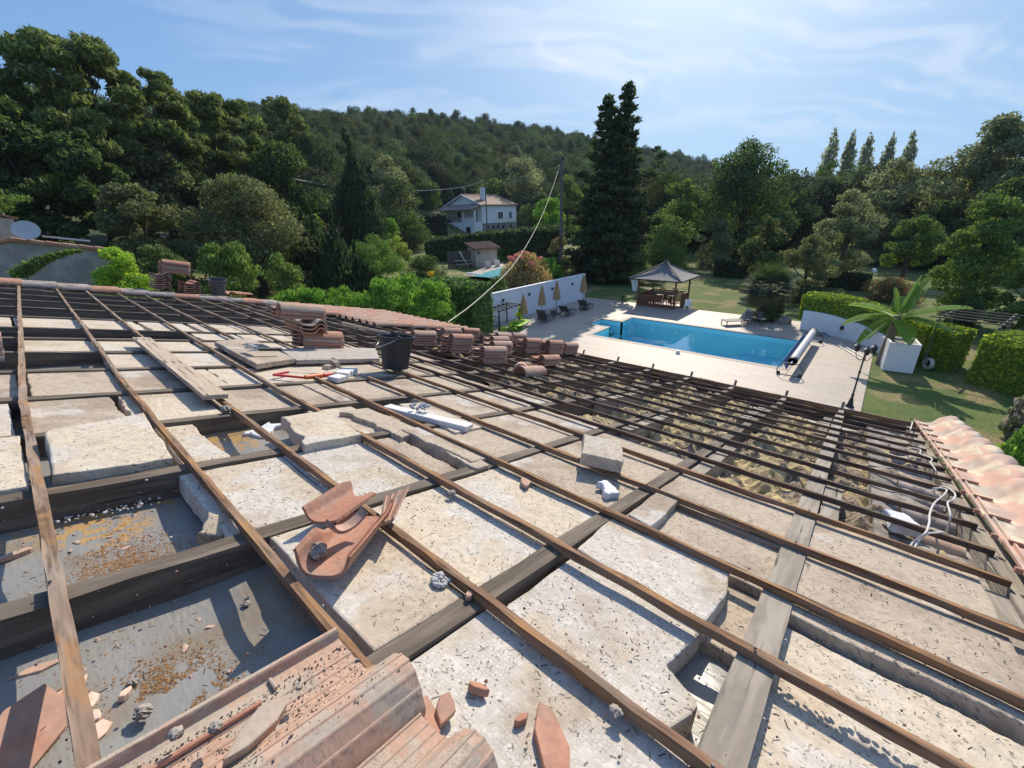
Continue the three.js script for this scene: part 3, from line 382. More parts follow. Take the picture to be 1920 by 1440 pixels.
loose(P2(1.211, -0.586, 1.536, -0.619, 1.581, -0.514, 1.522, -0.171, 1.365, -0.149, 1.177, -0.16), -0.037, 0.075, M.epsBeads, 'thick speckled polystyrene board lying over its neighbours with a worn corner', 55, { jag: 0.006 });
loose(P2(1.577, -0.569, 1.902, -0.579, 1.912, -0.476, 1.556, -0.467), -0.02, 0.07, M.epsDusty, 'small square polystyrene block tucked against a rafter above the thick board', 56);
loose(P2(1.292, -4.601, 1.681, -4.877, 1.636, -3.717, 1.267, -3.528), 0.02, 0.045, M.epsDusty, 'big flat grey board laid on top of the battens under the hammer', 57, { jag: 0.005, name: 'insulation_slab', cat: 'insulation slab' });
loose(P2(1.72, -4.228, 2.205, -4.426, 2.797, -4.3, 2.462, -3.697, 1.641, -3.695), 0.01, 0.04, M.slab, 'grey mortar covered board lying flat between the hammer and the black bucket', 58, { jag: 0.006, name: 'insulation_slab', cat: 'insulation slab' });
{ const g = slab([[-0.105, -0.10], [0.09, -0.115], [0.12, 0.08], [-0.09, 0.105]], 0.07, 59, 0.006, [1, 2]); onRoof(single('polystyrene_chunk', g, M.epsCream, 'white polystyrene chunk perched at a tilt on a batten casting a dark shadow', 'polystyrene chunk'), 1.942, -0.894, 0.085, 0.45, 0.05, 0.22); }
{ const g = slab([[-0.3, -0.045], [0.02, -0.045], [0.3, -0.05], [0.3, 0.05], [-0.3, 0.045]], 0.035, 60, 0.003); const t = single('polystyrene_bar', g, M.epsClean, 'clean white polystyrene bar left lying in a bay, squared and pale', 'polystyrene bar'); onRoof(t, 1.681, -1.977, -0.008, -1.22, 0, 0); }
loose(P2(1.724, -2.329, 1.919, -2.304, 1.895, -1.696, 1.666, -1.692), -0.035, 0.06, M.epsCream, 'polystyrene board with the white bar leaning along its edge', 61);
{ const g = slab([[-0.08, -0.06], [0.07, -0.05], [0.09, 0.06], [-0.06, 0.07]], 0.05, 62, 0.007, [0, 1, 2]); onRoof(single('polystyrene_chunk', g, M.epsBroken, 'broken polystyrene chunk by the white cables near the tile rim', 'polystyrene chunk'), 2.754, 0.335, -0.03, 0.4, 0.1, 0.1); }
{ const g = slab([[-0.11, -0.05], [0.09, -0.06], [0.1, 0.04], [-0.09, 0.07]], 0.05, 63, 0.007, [0, 1, 2]); onRoof(single('polystyrene_chunk', g, M.epsClean, 'pair of white polystyrene offcuts beside the black bucket, the larger one', 'polystyrene chunk'), 1.878, -3.29, 0.0, 0.5, 0.0, 0.1); g; }
{ const g = slab([[-0.05, -0.05], [0.05, -0.05], [0.06, 0.05], [-0.04, 0.05]], 0.04, 64, 0.004, [1]); onRoof(single('polystyrene_chunk', g, M.epsClean, 'small white polystyrene offcut right behind the red hacksaw', 'polystyrene chunk'), 1.68, -3.079, 0.0, 0.3, 0.0, 0.1); }
{ const g = slab([[-0.045, -0.03], [0.04, -0.04], [0.045, 0.035], [-0.04, 0.035]], 0.05, 65, 0.005, [0, 1, 2]); onRoof(single('polystyrene_chunk', g, M.epsCream, 'white polystyrene wedge left on the grey sheet beside the rafter', 'polystyrene chunk'), 0.4, -1.41, -0.045, 0.9, 0.2, 0.3); }
{ const g = slab([[-0.06, -0.03], [0.04, -0.045], [0.07, 0.02], [-0.03, 0.04]], 0.035, 66, 0.009, [0, 1, 2]); onRoof(single('polystyrene_chunk', g, M.epsBroken, 'ragged little polystyrene lump in front of the perched chunk', 'polystyrene chunk'), 1.724, -0.729, -0.01, 0.9, 0.1, 0.1); }
{ const g = slab([[-0.10, -0.05], [0.09, -0.06], [0.12, 0.03], [-0.08, 0.08]], 0.06, 67, 0.012, [0, 1, 2, 3]); onRoof(single('polystyrene_chunk', g, M.epsBroken, 'jagged polystyrene remnant down in the hole beside the raised board', 'polystyrene chunk'), 0.9, -2.35, -0.10, 0.5, 0.1, 0.1); }

// clumps of beads and mortar
function blob(r, seed, amp = 0.35, f = 2.2, squash = 0.7, det = 5) { const g = new THREE.IcosahedronGeometry(1, det), p = g.attributes.position, q = V3(); for (let i = 0; i < p.count; i++) { q.fromBufferAttribute(p, i); const n = fbm(q.x * f + 20, q.y * f + q.z * 1.7 * f + 20, 0, seed, 6) + fbm(q.z * f + 40, q.x * f - q.y * f + 40, 0, seed + 7, 6) - 1; q.multiplyScalar(r * (1 + amp * 2 * n)); p.setXYZ(i, q.x, q.y * squash, q.z); } return toCreasedNormals(metreUV(g, 2), 0.6); }
{ const R = rng(71), l = []; for (let i = 0; i < 46; i++) { const a = R() * 6.28, d = Math.sqrt(R()) * 0.036; l.push(new THREE.IcosahedronGeometry(0.006 + 0.004 * R(), 1).translate(Math.cos(a) * d * 1.2, 0.006 + (1 - d / 0.038) * 0.026 * R(), Math.sin(a) * d)); } onRoof(single('bead_clump', merged(l), M.epsClean, 'clump of loose white polystyrene beads beside a batten in the centre foreground', 'bead clump'), 0.748, -0.75, -0.035).scale.setScalar(0.75); }
{ const R = rng(72), l = []; for (let i = 0; i < 30; i++) { const a = R() * 6.28, d = Math.sqrt(R()) * 0.05; l.push(new THREE.IcosahedronGeometry(0.007 + 0.005 * R(), 1).translate(Math.cos(a) * d * 1.3, 0.006 + 0.02 * R(), Math.sin(a) * d)); } onRoof(single('bead_clump', merged(l), M.epsBroken, 'grey clump of polystyrene beads leaning on the white bar', 'bead clump'), 1.677, -2.042, 0.01); }
const lump = (label, u, z, h, r, seed, m = M.mortar) => onRoof(single('mortar_lump', blob(r, seed), m, label, 'mortar lump'), u, z, h, seed);
lump('grey mortar lump resting against a batten in the lower centre', 0.742, -0.214, -0.02, 0.0128, 81); lump('dark mossy lump on the boards right of the broken tiles', 1.116, -1.115, -0.025, 0.0150, 82); lump('dark mossy lump beside a batten left of the raised board', 0.761, -2.519, -0.015, 0.0263, 83);
lump('pale mortar lump lying on the grey sheet beside the left plank', 0.137, -0.91, -0.125, 0.0150, 84); lump('small grey lump on the grey sheet above the ribbed tile', 0.385, -1.111, -0.14, 0.0097, 85); lump('mortar lump on the pan of the ribbed tile', 0.304, -0.627, 0.032, 0.0060, 86); lump('larger mortar lump at the lower edge of the ribbed tile', 0.182, -0.642, 0.035, 0.0090, 87); lump('mortar crumbs heaped along the raised edge of the ribbed tile', 0.139, -0.675, 0.03, 0.0097, 88); lump('dark crumbly lump next to pale shards on the grey sheet', 0.14, -1.018, -0.14, 0.0105, 89);

// the plank lying along a batten
{ const t = single('wooden_plank', (() => { const g = beam(2.05, 0.026, 0.115, 91, 0.002, 30); return g; })(), M.plank, 'new pinkish wooden plank lying loose over the battens at the left', 'plank'); const a = [0.79, -4.605], b = [0.759, -2.776]; t.scale.set(1, 1, 1); onRoof(t, (a[0] + b[0]) / 2, (a[1] + b[1]) / 2, 0.016, Math.atan2(-(b[1] - a[1]), b[0] - a[0])); }

// broken tiles heaped on the battens
function jagEnd(seed, amt) { return (q, s, t) => [q[0] + (s > 0.5 ? amt * (vnoise(t * 7, seed, 0, seed) - 0.5) * 2 : 0), q[1], q[2]]; }
const soft = (pr, k = 4) => { const c = new THREE.CatmullRomCurve3(pr.map(([a, b]) => V3(a, b, 0))), r = []; for (let i = 0; i <= (pr.length - 1) * k; i++) { const p = c.getPoint(i / ((pr.length - 1) * k)); r.push([p.x, p.y]); } return r; };
const troughProf0 = [[-0.10, 0.066], [-0.092, 0.05], [-0.084, 0.02], [-0.066, 0.002], [-0.035, -0.004], [0.0, -0.004], [0.045, 0.0], [0.075, 0.012], [0.092, 0.04], [0.10, 0.062]];
const troughProf = soft(troughProf0);
onRoof(single('broken_tile', tileGeo(0.37, troughProf.map(([a, b]) => [a * 0.92, b * 1.35]), 0.013, 0.92, 6, (q, s, t) => [q[0], q[1] * (t > 0.8 ? 1 - 0.35 * vnoise(s * 9, 3, 0, 5) : t < 0.2 ? 1 - 0.8 * smooth(0.4, 0.55, s) : 1), q[2]]), M.clayFresh, 'broken reddish tile lying upside down like a trough in the centre foreground', 'broken tile'), 0.614, -1.006, 0.012, 0.62, -0.10, 0.03).scale.setScalar(0.8);
onRoof(single('broken_tile', tileGeo(0.25, troughProf.slice(0, 25), 0.013, 1, 4, jagEnd(4, 0.03)), M.clayFresh, 'broken tile piece standing at the back of the heap with a curved inside', 'broken tile'), 0.697, -1.155, 0.035, 0.35, -0.35, 0.06).scale.setScalar(0.8);
onRoof(single('broken_tile', tileGeo(0.22, [[-0.06, 0.0], [-0.045, 0.004], [-0.04, 0.0], [-0.022, 0.0], [-0.017, 0.004], [-0.012, 0.0], [0.006, 0.0], [0.011, 0.004], [0.016, 0.0], [0.034, 0.0], [0.06, 0.01]], 0.012, 0.5, 4, jagEnd(6, 0.02)), M.clayWorn, 'triangular grooved tile shard at the right end of the heap', 'broken tile'), 0.784, -1.047, 0.055, 0.75, -0.5, 0.1).scale.setScalar(0.8);
onRoof(single('tile_shard', tileGeo(0.036, soft([[-0.085, 0.05], [-0.06, 0.02], [-0.03, 0.003], [0.0, 0.0], [0.03, 0.008], [0.06, 0.03], [0.072, 0.048]]), 0.013, 0.96, 2), M.clayWorn, 'curved pale shard lying across the inside of the broken trough tile', 'tile shard'), 0.608, -1.019, 0.055, 0.55 + 1.25, 0.1, 0.2).scale.setScalar(0.8);
lump('heap of crumbly grey mortar in the end of the broken trough tile', 0.513, -0.999, 0.022, 0.0270, 90);
function shard(L, w, t, seed) { const R = rng(seed), pts = [], n = 7; for (let i = 0; i < n; i++) { const a = i / n * 6.283 + R() * 0.5, k = 0.75 + 0.45 * R(); pts.push(new THREE.Vector2(Math.cos(a) * L / 2 * k, Math.sin(a) * w / 2 * k)); } const g = new THREE.ExtrudeGeometry(new THREE.Shape(pts), { depth: t, bevelEnabled: true, bevelSize: 0.0015, bevelThickness: 0.0015, bevelSegments: 1 }); g.rotateX(-Math.PI / 2); return metreUV(g, 1.3, R() * 3, R() * 3); }
const sh = (label, u, z, h, L, w, ry, seed, m = M.clayFresh, rx = 0, rz = 0, t = 0.012) => onRoof(single('tile_shard', shard(L, w, t, seed), m, label, 'tile shard'), u, z, h, ry, rx, rz);
sh('long pointed terracotta shard at the bottom edge in the centre', 0.602, -0.269, -0.045, 0.16, 0.055, 0.9, 101, M.clayFresh, 0.1); sh('small upright terracotta flake right of the ribbed tile', 0.583, -0.444, -0.04, 0.04, 0.022, 2.0, 102, M.clayFresh, 0.5); sh('thin terracotta sliver right of the upright flake', 0.6, -0.344, -0.045, 0.03, 0.013, -0.3, 103);
sh('flat pink shard on the boards beside a batten, right of centre', 1.47, -1.015, -0.04, 0.10, 0.05, 0.7, 104, M.clayWorn); sh('thick grey-topped tile shard lying on the ribbed tile', 0.222, -0.579, 0.05, 0.105, 0.035, 0.4, 105, M.clayDirty, 0.2, 0, 0.02); sh('brown shard with a groove poking out right of the ribbed tile', 0.498, -0.453, -0.03, 0.06, 0.032, 0.6, 106, M.clayFresh, 0.3);
sh('curved orange shard wedged under the end of the ribbed tile', 0.471, -0.464, -0.035, 0.09, 0.03, 1.2, 107, M.clayFresh, 0.2); sh('pale orange shard under the lower side of the ribbed tile', 0.426, -0.444, -0.035, 0.07, 0.05, 0.3, 108, M.clayPale, 0.2);
sh('peach shard beside the left plank, upper one of the pair', 0.072, -1.014, -0.145, 0.035, 0.024, 1.1, 109, M.clayPale, 0.3); sh('peach shard beside the left plank, middle one', 0.074, -0.97, -0.148, 0.028, 0.016, 1.5, 110, M.clayPale); sh('split peach shard at the lower left beside the plank', 0.071, -0.927, -0.145, 0.045, 0.03, 0.8, 111, M.clayPale, 0.3); sh('small orange shard alone on the grey sheet', 0.124, -0.991, -0.145, 0.022, 0.013, 0.6, 112, M.clayPale);
sh('large broken orange tile plate at the left bottom edge', -0.018, -0.978, -0.115, 0.17, 0.11, 1.0, 113, M.clayFresh, 0.35, 0.1); sh('narrow orange tile strip leaning at the left plank', 0.011, -0.996, -0.125, 0.15, 0.035, 0.9, 114, M.clayFresh, 0.2); sh('long thin pink tile splinter left of the plank', 0.018, -1.028, -0.13, 0.12, 0.03, 0.6, 115, M.clayPale, 0.1); sh('short orange tile bit at the foot of the left plank', 0.003, -0.957, -0.145, 0.05, 0.02, 0.2, 116, M.clayFresh); sh('brown sliver in the shadow left of the plank', 0.014, -1.169, -0.145, 0.06, 0.02, 0.0, 117, M.clayDirty); sh('grey brown chip on the grey sheet beyond the left rafter', -0.006, -1.699, -0.145, 0.08, 0.02, 0.3, 118, M.clayDirty);
sh('pinkish flake on the dark rafter beside a batten', 0.757, -0.647, -0.03, 0.03, 0.015, 0.4, 119, M.clayWorn);

// ribbed tiles left lying at the photographer's feet
{
  const dense = (() => { const r = [], PS = [...PROFILE.slice(0, 4), ...soft(PROFILE.slice(4), 8)]; const f = (x) => { for (let i = 0; i < PS.length - 1; i++) { const [a, b] = [PS[i], PS[i + 1]]; if (x <= b[0]) { const t = (x - a[0]) / (b[0] - a[0]); return lerp(a[1], b[1], t); } } return PS[PS.length - 1][1]; }; for (let x = -0.135; x <= 0.137; x += 0.0017) { const k = ((x + 0.3) % 0.0215) / 0.0215, rib = x > -0.085 && x < 0.125 ? 0.0030 * smooth(0.20, 0.08, Math.abs(k - 0.5)) : 0; r.push([x, f(x) * (x > -0.03 ? 1.25 : x < -0.118 ? 1.25 : 1) + rib]); } r.push([0.137, 0.002]); return r; })();
  const g = tileGeo(0.62, dense.map(([a, b]) => [a * 1.28, b * 1.2]), 0.016, 0.97, 4, (q, s, t) => [q[0] + (t < 0.5 ? -0.035 * smooth(0.5, 0.42, t) * s : 0), q[1], q[2]]);
  const t = thing('ribbed_tile', 'big ribbed clay tile with grit on it at the bottom edge', 'roof tile'); part(t, 'tile_body', g, M.clayDirty);
  part(t, 'rib', metreUV(cyl(0.006, 0.006, [-0.31, 0.012, -0.10], [0.05, 0.012, -0.10], 8)), M.clayFresh); part(t, 'cross_rib', metreUV(cyl(0.005, 0.005, [0.09, 0.009, -0.150], [0.09, 0.009, -0.115], 8)), M.clayDirty);
  const R = rng(121), l = []; for (let i = 0; i < 1700; i++) { const x = -0.3 + 0.58 * R(), zz = Math.pow(R(), 1.3), z = -0.13 + 0.24 * zz, s = 0.0015 + 0.0055 * R() * R() * R(); let y = 0; for (let k = 0; k < PROFILE.length - 1; k++) if (z / 1.28 > PROFILE[k][0] && z / 1.28 <= PROFILE[k + 1][0]) y = 1.2 * (z / 1.28 > -0.03 ? 1.25 : 1) * lerp(PROFILE[k][1], PROFILE[k + 1][1], (z / 1.28 - PROFILE[k][0]) / (PROFILE[k + 1][0] - PROFILE[k][0])); l.push(new THREE.TetrahedronGeometry(s, 0).rotateX(R() * 6).rotateY(R() * 6).translate(x, y + s * 0.4, z)); }
  const grit = part(t, 'grit', merged(l), M.mortar); grit.userData.kind = 'stuff';
  const c = [0.458, -0.513]; onRoof(t, c[0] - 0.238, c[1] - 0.075, -0.004, 0.03, 0, 0); t.scale.setScalar(0.76);
  const t2 = single('ribbed_tile', tileGeo(0.4, dense.map(([a, b]) => [a * 1.2, b * 1.2]), 0.016, 0.97, 2), M.clayDirty, 'second ribbed clay tile, only its rounded end showing at the bottom edge', 'roof tile'); const d = [0.45, -0.316]; onRoof(t2, d[0] - 0.16, d[1] - 0.07, -0.002, 0.03); t2.scale.setScalar(0.80);
}

// tools and buckets
function bucket(label, r, h, m, handle) {
  const t = thing('bucket', label, 'bucket'), prof = [[0, 0.006], [r * 0.68, 0.004], [r * 0.72, 0.0], [r * 0.78, h * 0.35], [r * 0.92, h * 0.86], [r * 0.965, h * 0.88], [r * 0.975, h * 0.97], [r * 1.03, h * 0.975], [r * 1.03, h], [r * 0.955, h], [r * 0.9, h * 0.85], [r * 0.72, 0.02], [0, 0.018]].map((p) => new THREE.Vector2(...p));
  part(t, 'body', metreUV(new THREE.LatheGeometry(prof, 40)), m); part(t, 'lug', merged([-1, 1].map((s) => new THREE.TorusGeometry(0.022, 0.007, 6, 14).translate(0, h * 0.97, s * r * 1.0))), m);
  if (handle) part(t, 'handle', tube([[0, h * 0.96, -r], [-r * 0.75, h * 0.78, -r * 0.8], [-r * 1.08, h * 0.62, 0], [-r * 0.85, h * 0.72, r * 0.75], [0, h * 0.96, r]], 0.004, 40, 6), M.steel);
  return t;
}
{ const b = bucket('black plastic builder bucket standing on the battens beside the tile stacks', 0.165, 0.30, M.plastic, true); part(b, 'mortar_residue', blob(0.10, 131, 0.3, 2, 0.5, 2).translate(0, 0.03, 0), M.clayDirty); const g = [2.34, -3.28]; onRoof(b, g[0] + 0.02, g[1], 0.002, -0.5, 0, 0.06);
  const s = single('wooden_stick', beam(0.42, 0.022, 0.03, 132, 0.001, 8), M.plank, 'wooden tool handle leaning in the black bucket', 'wooden stick'); onRoof(s, g[0] - 0.20, g[1] - 0.18, 0.335, -0.65, 0, -0.10); }
{ const b = bucket('grey bucket tipped on the far verge beside the tile heaps', 0.165, 0.30, M.bucketGrey, false); onRoof(b, 2.98, -10.35, 0.10, 0.4, 0.12, 0.22); }
{ const t = thing('hammer', 'black hammer lying on the flat grey board', 'hammer'); part(t, 'handle', metreUV(merged([cyl(0.014, 0.017, [-0.02, 0.018, 0], [0.16, 0.018, 0], 10)])), M.black); part(t, 'head', merged([box(0.035, 0.035, 0.13, -0.03, 0.022, -0.09), cyl(0.012, 0.012, [-0.02, 0.018, 0], [-0.03, 0.02, -0.06], 8), cyl(0.022, 0.022, [-0.03, 0.022, -0.15], [-0.03, 0.022, -0.19], 12)]), M.steel); part(t, 'claw', merged([bar([-0.02, 0.012, 0.0], [-0.11, 0.01, 0.01], 0.02, 0.008)]), M.steel); onRoof(t, 1.413, -3.838, 0.06, 0.05); }
{ const t = thing('hacksaw', 'red and orange hacksaw lying on the boards in front of the flat grey board', 'hacksaw'); part(t, 'frame', merged([bar([-0.17, 0.012, -0.16], [-0.02, 0.012, -0.2], 0.02, 0.014), bar([-0.17, 0.012, -0.16], [-0.04, 0.012, 0.02], 0.02, 0.014)]), M.red); part(t, 'grip', merged([cyl(0.017, 0.02, [-0.05, 0.018, 0.03], [0.1, 0.018, 0.03], 10)]), M.orange); part(t, 'blade', bar([-0.02, 0.012, -0.2], [0.16, 0.012, 0.0], 0.016, 0.003), M.steel); part(t, 'front_grip', cyl(0.018, 0.018, [0.11, 0.018, 0.035], [0.2, 0.018, 0.03], 10), M.red); onRoof(t, 1.502, -3.177, -0.03, 0.25); }
{ const t = single('wood_scrap', merged([beam(0.16, 0.04, 0.05, 141, 0.006, 6), beam(0.09, 0.05, 0.04, 142, 0.006, 4).rotateY(1.1).rotateZ(0.4).translate(0.04, 0.03, 0.02)]), M.plank, 'small tan scrap of wood lying by the dark gap behind the hacksaw', 'wood scrap'); onRoof(t, 1.773, -3.376, 0.012, 0.6); }

// cables
const roofTube = (pts, r) => tube(pts.map(([a, b, h]) => { const p = rp(a, b, h); return [p.x, p.y, p.z]; }), r, 80, 7);
const cable = (label, pts, r = 0.0045) => single('cable', roofTube(pts, r), M.cable, label, 'cable');
cable('white cable looping from a hole in the boards up over the battens', [[2.279, 0.314, -0.09], [2.455, 0.353, -0.02], [2.448, 0.372, 0.02], [2.603, 0.4, 0.03], [2.815, 0.424, 0.02], [3.076, 0.467, 0.02], [3.308, 0.528, 0.03], [3.429, 0.541, 0.03], [3.429, 0.501, 0.02], [3.589, 0.532, -0.05]]);
cable('white cable hooked in an S shape beside the verge tiles', [[2.984, 0.526, -0.1], [2.938, 0.514, 0.0], [3.118, 0.518, 0.03], [3.226, 0.553, 0.03], [3.407, 0.574, 0.03], [3.481, 0.544, 0.03], [3.417, 0.493, 0.0]]);
cable('second white cable rising beside the first from the same hole', [[2.284, 0.327, -0.09], [2.462, 0.368, -0.01], [2.465, 0.38, 0.02], [2.535, 0.418, 0.02], [2.613, 0.451, 0.01]]);
cable('white cable winding along the verge higher up the row of half-round tiles', [[4.149, 0.607, -0.1], [4.046, 0.572, 0.0], [4.228, 0.556, 0.02], [4.435, 0.578, 0.02], [4.565, 0.531, 0.01], [4.789, 0.542, 0.01], [4.843, 0.503, 0.0], [5.314, 0.495, -0.08]]);
cable('white cable end curling over the far battens by the eave corner', [[6.542, 0.543, -0.06], [6.114, 0.56, 0.01], [5.872, 0.553, 0.02], [5.98, 0.559, -0.06]]);
cable('short white cable by the verge tiles at the eave corner', [[6.617, 0.619, 0.02], [6.153, 0.579, 0.03], [5.874, 0.554, -0.04]], 0.006);

// loose crumbs over the boards, too many to count
{
  const R = rng(151), mk = (name, n, geo, m, place, label) => { const im = new THREE.InstancedMesh(geo, m, n); im.name = name; im.userData = { kind: 'stuff', label, category: 'debris' }; const mm = new THREE.Matrix4(), e = new THREE.Euler(), q = new THREE.Quaternion(); for (let i = 0; i < n; i++) { const [u, z, h, s, flat] = place(R); e.set(R() * (flat ? 0.5 : 6), R() * 6.28, R() * (flat ? 0.5 : 6)); mm.compose(rp(u, z, h), q.setFromEuler(e), V3(s * (flat ? 1.9 : 1), s * (flat ? 0.25 : 1), s)); im.setMatrixAt(i, mm); } im.castShadow = im.receiveShadow = true; scene.add(im); };
  const near = (R) => [-0.4 + 3.0 * R() * (0.3 + 0.7 * R()), -3.2 * R() * R() + 0.5];
  const onBoards = (R) => { const [u, z] = near(R); return [u, z, -0.043 + 0.004 * R(), 0.002 + 0.005 * R() * R(), 1]; };
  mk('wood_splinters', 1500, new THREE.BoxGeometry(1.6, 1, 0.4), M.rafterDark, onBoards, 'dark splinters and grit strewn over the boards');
  mk('clay_crumbs', 500, new THREE.TetrahedronGeometry(1, 1), M.clayFresh, (R) => { const [u, z] = near(R); return [u, z, -0.04, 0.0015 + 0.004 * R() * R(), 0]; }, 'terracotta crumbs strewn over the boards');
  mk('mortar_crumbs', 700, new THREE.TetrahedronGeometry(1, 1), M.mortar, (R) => { const [u, z] = near(R); return [u, z, -0.04, 0.002 + 0.005 * R() * R() * R(), 0]; }, 'mortar crumbs strewn over the boards');
  const sheet = (R) => [-0.5 + 0.9 * R(), -0.7 - 1.1 * R()];
  mk('sawdust', 9000, new THREE.BoxGeometry(1.4, 1, 0.5), M.rot, (R) => { const q = R() < 0.5, g = () => R() + R() + R() - 1.5, [u, z] = R() < 0.3 ? sheet(R) : q ? [0.19 + 0.10 * g(), -0.93 + 0.12 * g()] : [0.20 + 0.13 * g(), -1.52 + 0.16 * g()], a = fbm(u * 9, z * 9 + 30, 0, 161, 4); return [u, z, underlayY(u, z) + (a > 0.44 ? 0.001 : -0.1), 0.0012 + 0.003 * R() * R(), 1]; }, 'orange rotten wood dust on the grey sheet');
  mk('clay_flakes', 160, new THREE.TetrahedronGeometry(1, 1), M.clayPale, (R) => { const [u, z] = sheet(R); return [u - 0.1, z, underlayY(u - 0.1, z) + 0.002, 0.003 + 0.006 * R() * R(), 1]; }, 'peach clay crumbs on the grey sheet');
  mk('foam_beads', 260, new THREE.IcosahedronGeometry(1, 1), M.epsClean, (R) => R() < 0.4 ? [1.16 + 0.03 * R(), -0.02 + 0.5 * R(), -0.04, 0.004 + 0.003 * R(), 0] : R() < 0.5 ? [0.05 + 0.3 * R(), -1.84 + 0.05 * R(), -0.12, 0.002 + 0.005 * R() * R(), 0] : [...near(R), -0.04, 0.0025 + 0.002 * R(), 0], 'white polystyrene beads caught along the timbers');
}

// ---------------------------------------------------------------- ground: one sheet to the horizon, rising to a wooded hill on the left
const hillTab = [[-60, 30, 10, 90], [0, 34, 16, 95], [5, 36, 17, 100], [10, 38, 19, 110], [16, 42, 21, 125], [26, 52, 32, 180], [38, 75, 50, 260], [46, 95, 53, 300], [52, 105, 53, 330], [58, 115, 50, 350], [64, 130, 43, 370], [69, 150, 37, 390], [74, 180, 26, 400], [90, 220, 6, 420], [130, 220, 4, 420]];
function ground(x, z) {                                                 // garden terraces plus the hill: foot distance, crest height and crest distance by bearing
  const d = Math.hypot(x, z), az = Math.atan2(x, -z) * 180 / Math.PI; let k = 0; while (k < hillTab.length - 2 && az > hillTab[k + 1][0]) k++;
  const a = hillTab[k], b = hillTab[k + 1], t = clamp((az - a[0]) / (b[0] - a[0])), foot = lerp(a[1], b[1], t), crest = lerp(a[2], b[2], t), far = lerp(a[3], b[3], t);
  const up = smooth(19.6, 36, -z) * lerp(3.6, 1.5, smooth(4, 34, x)) + smooth(45, 95, -z) * smooth(15, 60, x) * 1.6;
  const hill = Math.max(0, crest - 3) * Math.pow(clamp((d - foot) / (far - foot)), 1.15) * (d > far ? Math.max(0.2, 1 - (d - far) / 400) : 1);
  return up * (az < 95 && az > -80 ? 1 : 0) + (d > foot ? hill : 0) - (x < 12 && z > -14 ? 0.05 : 0);
}
{
  const rings = [], xs = []; for (let i = 0; i < 60; i++) xs.push(i * 1.2); for (let i = 0; i < 70; i++) xs.push(72 + i * 7 + i * i * 0.2);
  const full = [...xs.slice(1).reverse().map((v) => -v), ...xs], n = full.length, pos = [], uv = [], idx = [];
  const hole = (x, z) => 0;
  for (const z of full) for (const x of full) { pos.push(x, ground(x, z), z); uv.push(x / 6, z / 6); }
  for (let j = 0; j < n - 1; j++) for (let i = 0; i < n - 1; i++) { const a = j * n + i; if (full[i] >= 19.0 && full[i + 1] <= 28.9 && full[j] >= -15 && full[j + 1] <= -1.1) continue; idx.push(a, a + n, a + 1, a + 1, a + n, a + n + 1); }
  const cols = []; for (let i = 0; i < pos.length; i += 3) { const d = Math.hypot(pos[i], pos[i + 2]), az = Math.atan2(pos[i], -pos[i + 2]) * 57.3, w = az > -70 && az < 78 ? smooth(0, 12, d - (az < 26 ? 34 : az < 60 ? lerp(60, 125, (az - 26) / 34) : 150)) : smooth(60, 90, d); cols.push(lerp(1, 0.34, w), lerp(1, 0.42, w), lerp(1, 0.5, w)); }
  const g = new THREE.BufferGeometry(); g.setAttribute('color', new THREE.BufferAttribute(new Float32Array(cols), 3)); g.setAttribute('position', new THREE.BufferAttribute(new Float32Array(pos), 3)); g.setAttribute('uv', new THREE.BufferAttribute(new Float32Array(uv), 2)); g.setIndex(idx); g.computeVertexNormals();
  structure('ground', g, M.lawn);
}
